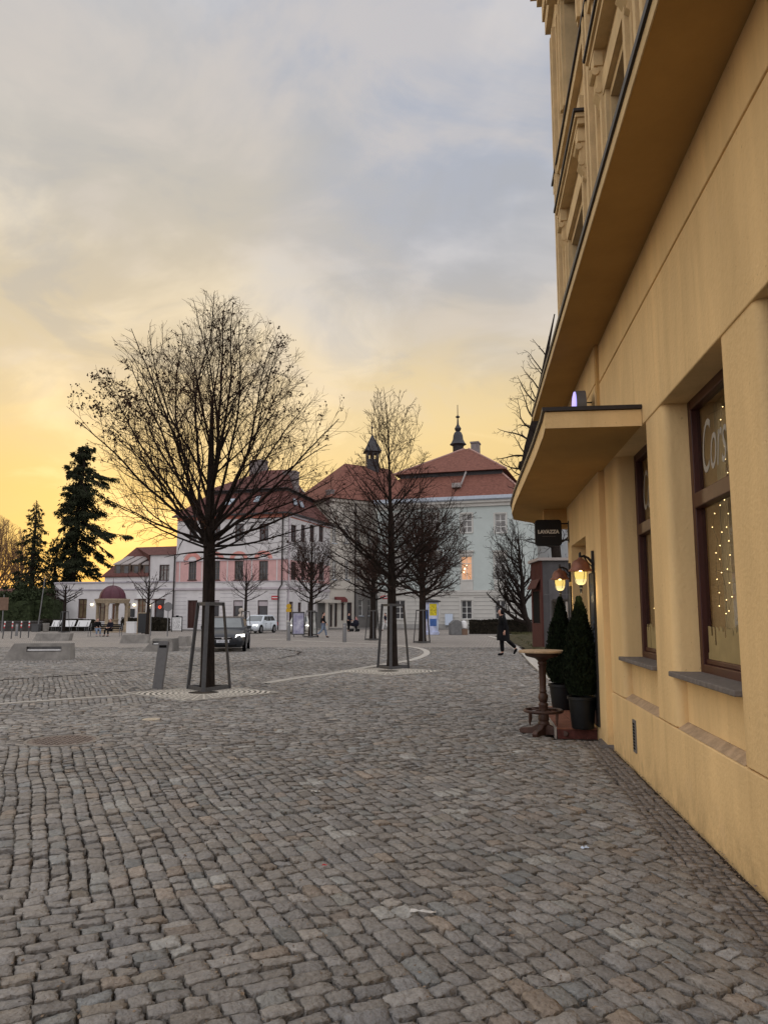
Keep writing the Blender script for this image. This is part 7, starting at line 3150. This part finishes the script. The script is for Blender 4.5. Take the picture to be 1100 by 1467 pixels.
# glass screen
gs = wl(11.0, -.06)
t = thing('glass_screen', 'glass windbreak panel with a pale steel post just beyond the farther thuja', 'glass screen', gs, R(0))
hz = 1.82
q = MB()
q.tube([(.16, 0, 0), (.16, 0, hz - .02)], .022, 8)
q.build('post', mat('pale galvanised steel', (.50, .50, .50), .45, .06, 5, metal=.3), t)
q = MB()
q.box(-.12, .36, -.02, .02, hz - .02, hz + .03)
q.tube([(-.13, 0, 0), (-.13, 0, hz)], .018, 8)
q.box(-.12, .14, -.018, .018, .06, .10)
q.build('frame', FRAMES, t)
q = MB()
q.box(-.11, .135, -.004, .004, .10, hz - .02)
q.build('pane', glass_mat('smoky screen glass', (.45, .47, .46), .04), t)

# left: dark hedge line, low wall, shrubs
hl = [Vector((0, 0, 0)), Vector((at(58, 880, 73.2).x, 73.2, 0)), Vector((at(134, 880, 73).x, 73, 0))]
leafy_box('hedge', 'long dark low hedge behind the white benches at the left', 'hedge', hl[1:], .7, 0, 1.05, HEDGE, 6500, 21, ls=(.08, .15), lump=.05)
a_, b_ = at(178, 880, 73.5), at(241, 880, 72.5)
leafy_box('hedge', 'dark low hedge below the lit windows right of the domed pavilion', 'hedge', [Vector((a_.x, a_.y, 0)), Vector((b_.x, b_.y, 0))], .55, 0, 1.22, HEDGE, 5000, 22, ls=(.08, .15), lump=.06)
a_, b_ = at(-45, 880, 76), at(66, 880, 75)
for i, (u, dz_, r_, y_) in enumerate(((-22, 3.6, 3.0, 78), (14, 3.3, 2.6, 77), (38, 3.9, 2.6, 79), (56, 3.4, 2.0, 78))):
    c = at(u, 880, y_)
    leafy_box('evergreen_shrub', ['dark evergreen shrub at the very left edge behind the brown board', 'dark green rounded shrub behind the banded posts', 'tall dark shrub below the spire-topped spruce', 'dark shrub against the left end of the white house'][i], 'shrub',
              [Vector((c.x - r_, y_, 0)), Vector((c.x + r_, y_, 0))], 1.6, 0, dz_, SHRUB, 5200, 40 + i, core=True, lump=.35, ls=(.10, .22), group='evergreen shrubs at the left')
t = thing('garden_wall', 'low dark garden wall behind the banded posts and litter bin', 'wall', (at(-60, 880, 71.8).x, 71.8, 0))
L_ = at(60, 880, 71.8).x - at(-60, 880, 71.8).x
q = MB()
q.box(0, L_, -.2, .2, -.02, .85)
q.build('wall_body', mat('sooty wall', (.05, .045, .042), .9, .3, 3), t)
q = MB()
q.box(-.05, L_ + .05, -.26, .26, .852, .95)
q.build('coping', mat('dark coping', (.075, .07, .068), .9, .2, 3), t)

# pavement along the houses (raised kerb in front of facades)
q = MB()
kz = .12
k0, k1, k2, k3 = at(240, 880, 74.2), at(410, 880, 70.6), at(474, 880, 80.5), at(545, 880, 80.0)
k4 = at(770, 880, 76.0)
ws = [k0, k1, k2, k3, k4]
vs = []
for p in ws:
    vs += [(p.x, p.y, kz), (p.x, p.y, -.02), (p.x, p.y + 14, kz)]
fs = []
for i in range(4):
    o = i * 3
    fs += [(o, o + 3, o + 5, o + 2), (o + 1, o + 4, o + 3, o)]
q.add(vs, fs)
tag(q.build('pavement', mat('grey pavement slabs', (.20, .19, .18), .85, .2, 1.2)), kind='structure')

# litter: scraps and fallen leaves
for i, (u, v, sz, m, lab) in enumerate(((452, 1137, .075, PAPER, 'crumpled white scrap of paper in the middle of the setts'), (606, 1310, .085, PAPER, 'folded white strip of paper on the setts near the bottom'), (838, 1218, .06, PALEB, 'small pale blue scrap near the wall strip'),
                                       (465, 1243, .03, REDP, 'tiny red scrap on the setts'), (745, 1056, .06, PAPER, 'white scrap beside the foot of the bar table'))):
    p = gp(u, v)
    rng = random.Random(i + 60)
    q = MB()
    n = 7
    vs, fs = [], []
    for a in range(n):
        for b in range(3):
            vs.append(((a / (n - 1) - .5) * sz * (1.6 if i == 1 else 1.0), (b - 1) * sz * (.16 if i == 1 else .32) + rng.gauss(0, sz * .06), (.010 + abs(rng.gauss(0, sz * (.05 if i == 1 else .12))))))
    for a in range(n - 1):
        for b in range(2):
            o = a * 3 + b
            fs.append((o, o + 3, o + 4, o + 1))
    q.add(vs, fs)
    tag(q.build('paper_scrap', m, loc=(p.x, p.y, 0.004), rz=rng.uniform(-.4, .4)), lab, 'litter')
rng = random.Random(99)
q = MB()
vs, fs = [], []
for i in range(4200):
    y = 2.2 + 9.5 * rng.random() ** 1.5
    x = rng.uniform(-.55 * y - .5, min(.55 * y + .3, 2.2 + (y - 4.5) * .12 - .1))
    if i % 4 == 0:
        s_ = rng.uniform(-3, 5)
        pp = wl(s_, abs(rng.gauss(.02, .05)) + .01)
        x, y = pp.x, pp.y
    l_ = rng.uniform(.003, .010) * (2.2 if rng.random() < .06 else 1)
    a = rng.uniform(0, 6.28)
    o = len(vs)
    z = .002 + rng.uniform(0, .004)
    c_, s_ = math.cos(a), math.sin(a)
    for (px_, py_, dz_) in ((-1, 0, 0), (0, .45, .004), (1, 0, .003), (0, -.45, 0)):
        vs.append((x + (px_ * c_ - py_ * s_) * l_, y + (px_ * s_ + py_ * c_) * l_, z + dz_))
    fs.append((o, o + 1, o + 2, o + 3))
q.add(vs, fs)
tag(q.build('fallen_leaves', mat('dry leaf crumbs', (.16, .10, .06), .9, .5, 30, col2=(.36, .28, .2))), 'dry leaf crumbs scattered over the setts', 'leaves', kind='stuff')

# ---------------------------------------------------------------- sky and light
w = bpy.data.worlds.new('World')
S.world = w
w.use_nodes = True
nt = w.node_tree
N, L = nt.nodes, nt.links
bg = N['Background']
SUN_AZ = -18.0          # degrees right of +Y
SUN_EL = 3.0
sky = N.new('ShaderNodeTexSky')
sky.sky_type = 'NISHITA'
sky.sun_disc = False
sky.sun_elevation = R(SUN_EL)
sky.sun_rotation = R(SUN_AZ)
sky.dust_density = 3.0
tc = N.new('ShaderNodeTexCoord')


def node(t, **kw):
    n = N.new(t)
    for k, v_ in kw.items():
        setattr(n, k, v_)
    return n


def math_(op, a, b=None, c=None):
    n = node('ShaderNodeMath', operation=op)
    for i, x in enumerate((a, b, c)):
        if x is None:
            continue
        if isinstance(x, (int, float)):
            n.inputs[i].default_value = x
        else:
            L.new(x, n.inputs[i])
    return n.outputs[0]


def ramp(fac, stops, mode='EASE'):
    n = node('ShaderNodeValToRGB')
    cr = n.color_ramp
    cr.interpolation = mode
    while len(cr.elements) < len(stops):
        cr.elements.new(.5)
    for e_, (p_, c_) in zip(cr.elements, stops):
        e_.position = p_
        e_.color = (*c_, 1) if len(c_) == 3 else c_
    L.new(fac, n.inputs[0])
    return n.outputs[0]


def mixc(fac, a, b, blend='MIX'):
    n = node('ShaderNodeMix', data_type='RGBA', blend_type=blend)
    if isinstance(fac, (int, float)):
        n.inputs[0].default_value = fac
    else:
        L.new(fac, n.inputs[0])
    for x, i in ((a, 6), (b, 7)):
        if isinstance(x, tuple):
            n.inputs[i].default_value = (*x, 1)
        else:
            L.new(x, n.inputs[i])
    return n.outputs[2]


dirv = tc.outputs['Generated']
sep = node('ShaderNodeSeparateXYZ')
L.new(dirv, sep.inputs[0])
zup = sep.outputs['Z']
# cloud layer coordinates: direction projected on a plane overhead
zc = math_('ADD', math_('MAXIMUM', zup, 0.0), .22)
comb = node('ShaderNodeCombineXYZ')
L.new(math_('DIVIDE', sep.outputs['X'], zc), comb.inputs[0])
L.new(math_('DIVIDE', sep.outputs['Y'], zc), comb.inputs[1])


def noise(sc, det, rough, off=(0, 0, 0), dist=0.0, stretch=(1, 1, 1)):
    mp = node('ShaderNodeMapping')
    mp.inputs['Location'].default_value = off
    mp.inputs['Scale'].default_value = stretch
    mp.inputs['Rotation'].default_value = (0, 0, R(35))
    L.new(comb.outputs[0], mp.inputs[0])
    n = node('ShaderNodeTexNoise')
    n.inputs['Scale'].default_value = sc
    n.inputs['Detail'].default_value = det
    n.inputs['Roughness'].default_value = rough
    n.inputs['Distortion'].default_value = dist
    L.new(mp.outputs[0], n.inputs['Vector'])
    return n.outputs['Fac']


nA = noise(.9, 3, .5, (3.1, 1.7, 0))
nB = noise(1.9, 6, .55, (7.3, 2.2, 0), .5)
nC = noise(.55, 2, .45, (1.3, 5.2, 0))
zw = math_('ADD', zup, math_('MULTIPLY', math_('SUBTRACT', nA, .5), .16))
base = ramp(zw, [(0.0, (.95, .43, .075)), (.06, (1.0, .60, .145)), (.14, (.90, .63, .23)), (.25, (.84, .64, .33)), (.35, (.72, .60, .41)), (.46, (.58, .53, .45)), (.58, (.52, .505, .49)), (.70, (.52, .53, .57)), (.80, (1.0, 1.02, 1.10)), (1.0, (1.35, 1.36, 1.45))], 'LINEAR')
# the sky away from the sunset: brightened out of view, overhead too, as fill light
sd = (math.sin(R(SUN_AZ)), math.cos(R(SUN_AZ)), 0.0)
vd = node('ShaderNodeVectorMath', operation='DOT_PRODUCT')
L.new(dirv, vd.inputs[0])
vd.inputs[1].default_value = sd
back = ramp(zup, [(0, (1.15, 1.08, 1.06)), (.3, (1.25, 1.22, 1.26)), (1, (1.35, 1.36, 1.45))])
facB = ramp(vd.outputs['Value'], [(.0, (1, 1, 1)), (.50, (0, 0, 0))])
facB = math_('MULTIPLY', facB, 1.0)
c1 = mixc(facB, base, back)
# bluish gap to the upper right
vb = node('ShaderNodeVectorMath', operation='DOT_PRODUCT')
L.new(dirv, vb.inputs[0])
bd = Vector(ray(690, 110)).normalized()
vb.inputs[1].default_value = tuple(bd)
gap = ramp(math_('ADD', vb.outputs['Value'], math_('MULTIPLY', math_('SUBTRACT', nB, .5), .10)), [(.93, (0, 0, 0)), (1.0, (1, 1, 1))])
c2 = mixc(math_('MULTIPLY', gap, .68), c1, (.38, .44, .57))
# lighter cloud lumps with warm edges
lump = ramp(nB, [(.47, (0, 0, 0)), (.66, (1, 1, 1))])
c3 = mixc(math_('MULTIPLY', lump, .40), c2, mixc(.40, c2, (1.0, .82, .56), 'ADD'))
dk = ramp(nC, [(.40, (1, 1, 1)), (.60, (0, 0, 0))])
c4 = mixc(math_('MULTIPLY', dk, .34), c3, mixc(1.0, c3, (.78, .76, .75), 'MULTIPLY'))
nD = noise(3.0, 7, .56, (2.4, 8.9, 0), .7)
nE = noise(1.3, 4, .5, (9.4, 3.3, 0), .3)
hiz = ramp(zup, [(.16, (0, 0, 0)), (.36, (1, 1, 1))])
brk = math_('MULTIPLY', ramp(math_('ADD', math_('MULTIPLY', nD, .6), math_('MULTIPLY', nE, .4)), [(.47, (0, 0, 0)), (.60, (1, 1, 1))]), hiz)
c4 = mixc(math_('MULTIPLY', brk, .44), c4, (.70, .62, .545))
shd = math_('MULTIPLY', ramp(nD, [(.36, (1, 1, 1)), (.50, (0, 0, 0))]), hiz)
c4 = mixc(math_('MULTIPLY', shd, .30), c4, (.40, .405, .42))
# glow round the hidden sun
glow = ramp(vd.outputs['Value'], [(.80, (0, 0, 0)), (.96, (.35, .35, .35)), (1.0, (1, 1, 1))])
lowz = ramp(zup, [(0, (1, 1, 1)), (.20, (.55, .55, .55)), (.36, (0, 0, 0))])
c5 = mixc(math_('MULTIPLY', math_('MULTIPLY', glow, lowz), .36), c4, (.55, .34, .09), 'ADD')
# clear air behind the cloud deck
nish = node('ShaderNodeVectorMath', operation='SCALE')
L.new(sky.outputs[0], nish.inputs[0])
nish.inputs['Scale'].default_value = .08
fin = mixc(.93, nish.outputs[0], c5)
L.new(fin, bg.inputs['Color'])
bg.inputs['Strength'].default_value = 1.0

sl = bpy.data.lights.new('sun', 'SUN')
sl.energy = .5
sl.angle = R(14)
sl.color = (1.0, .72, .42)
so = bpy.data.objects.new('sun', sl)
COL.objects.link(so)
dv = Vector((math.sin(R(SUN_AZ)) * math.cos(R(SUN_EL)), math.cos(R(SUN_AZ)) * math.cos(R(SUN_EL)), math.sin(R(SUN_EL))))
so.rotation_euler = dv.to_track_quat('Z', 'Y').to_euler()

S.view_settings.view_transform = 'Standard'
S.view_settings.look = 'None'
S.view_settings.exposure = 0.16
S.view_settings.gamma = 1.0
S.cycles.max_bounces = 8
S.cycles.transparent_max_bounces = 12
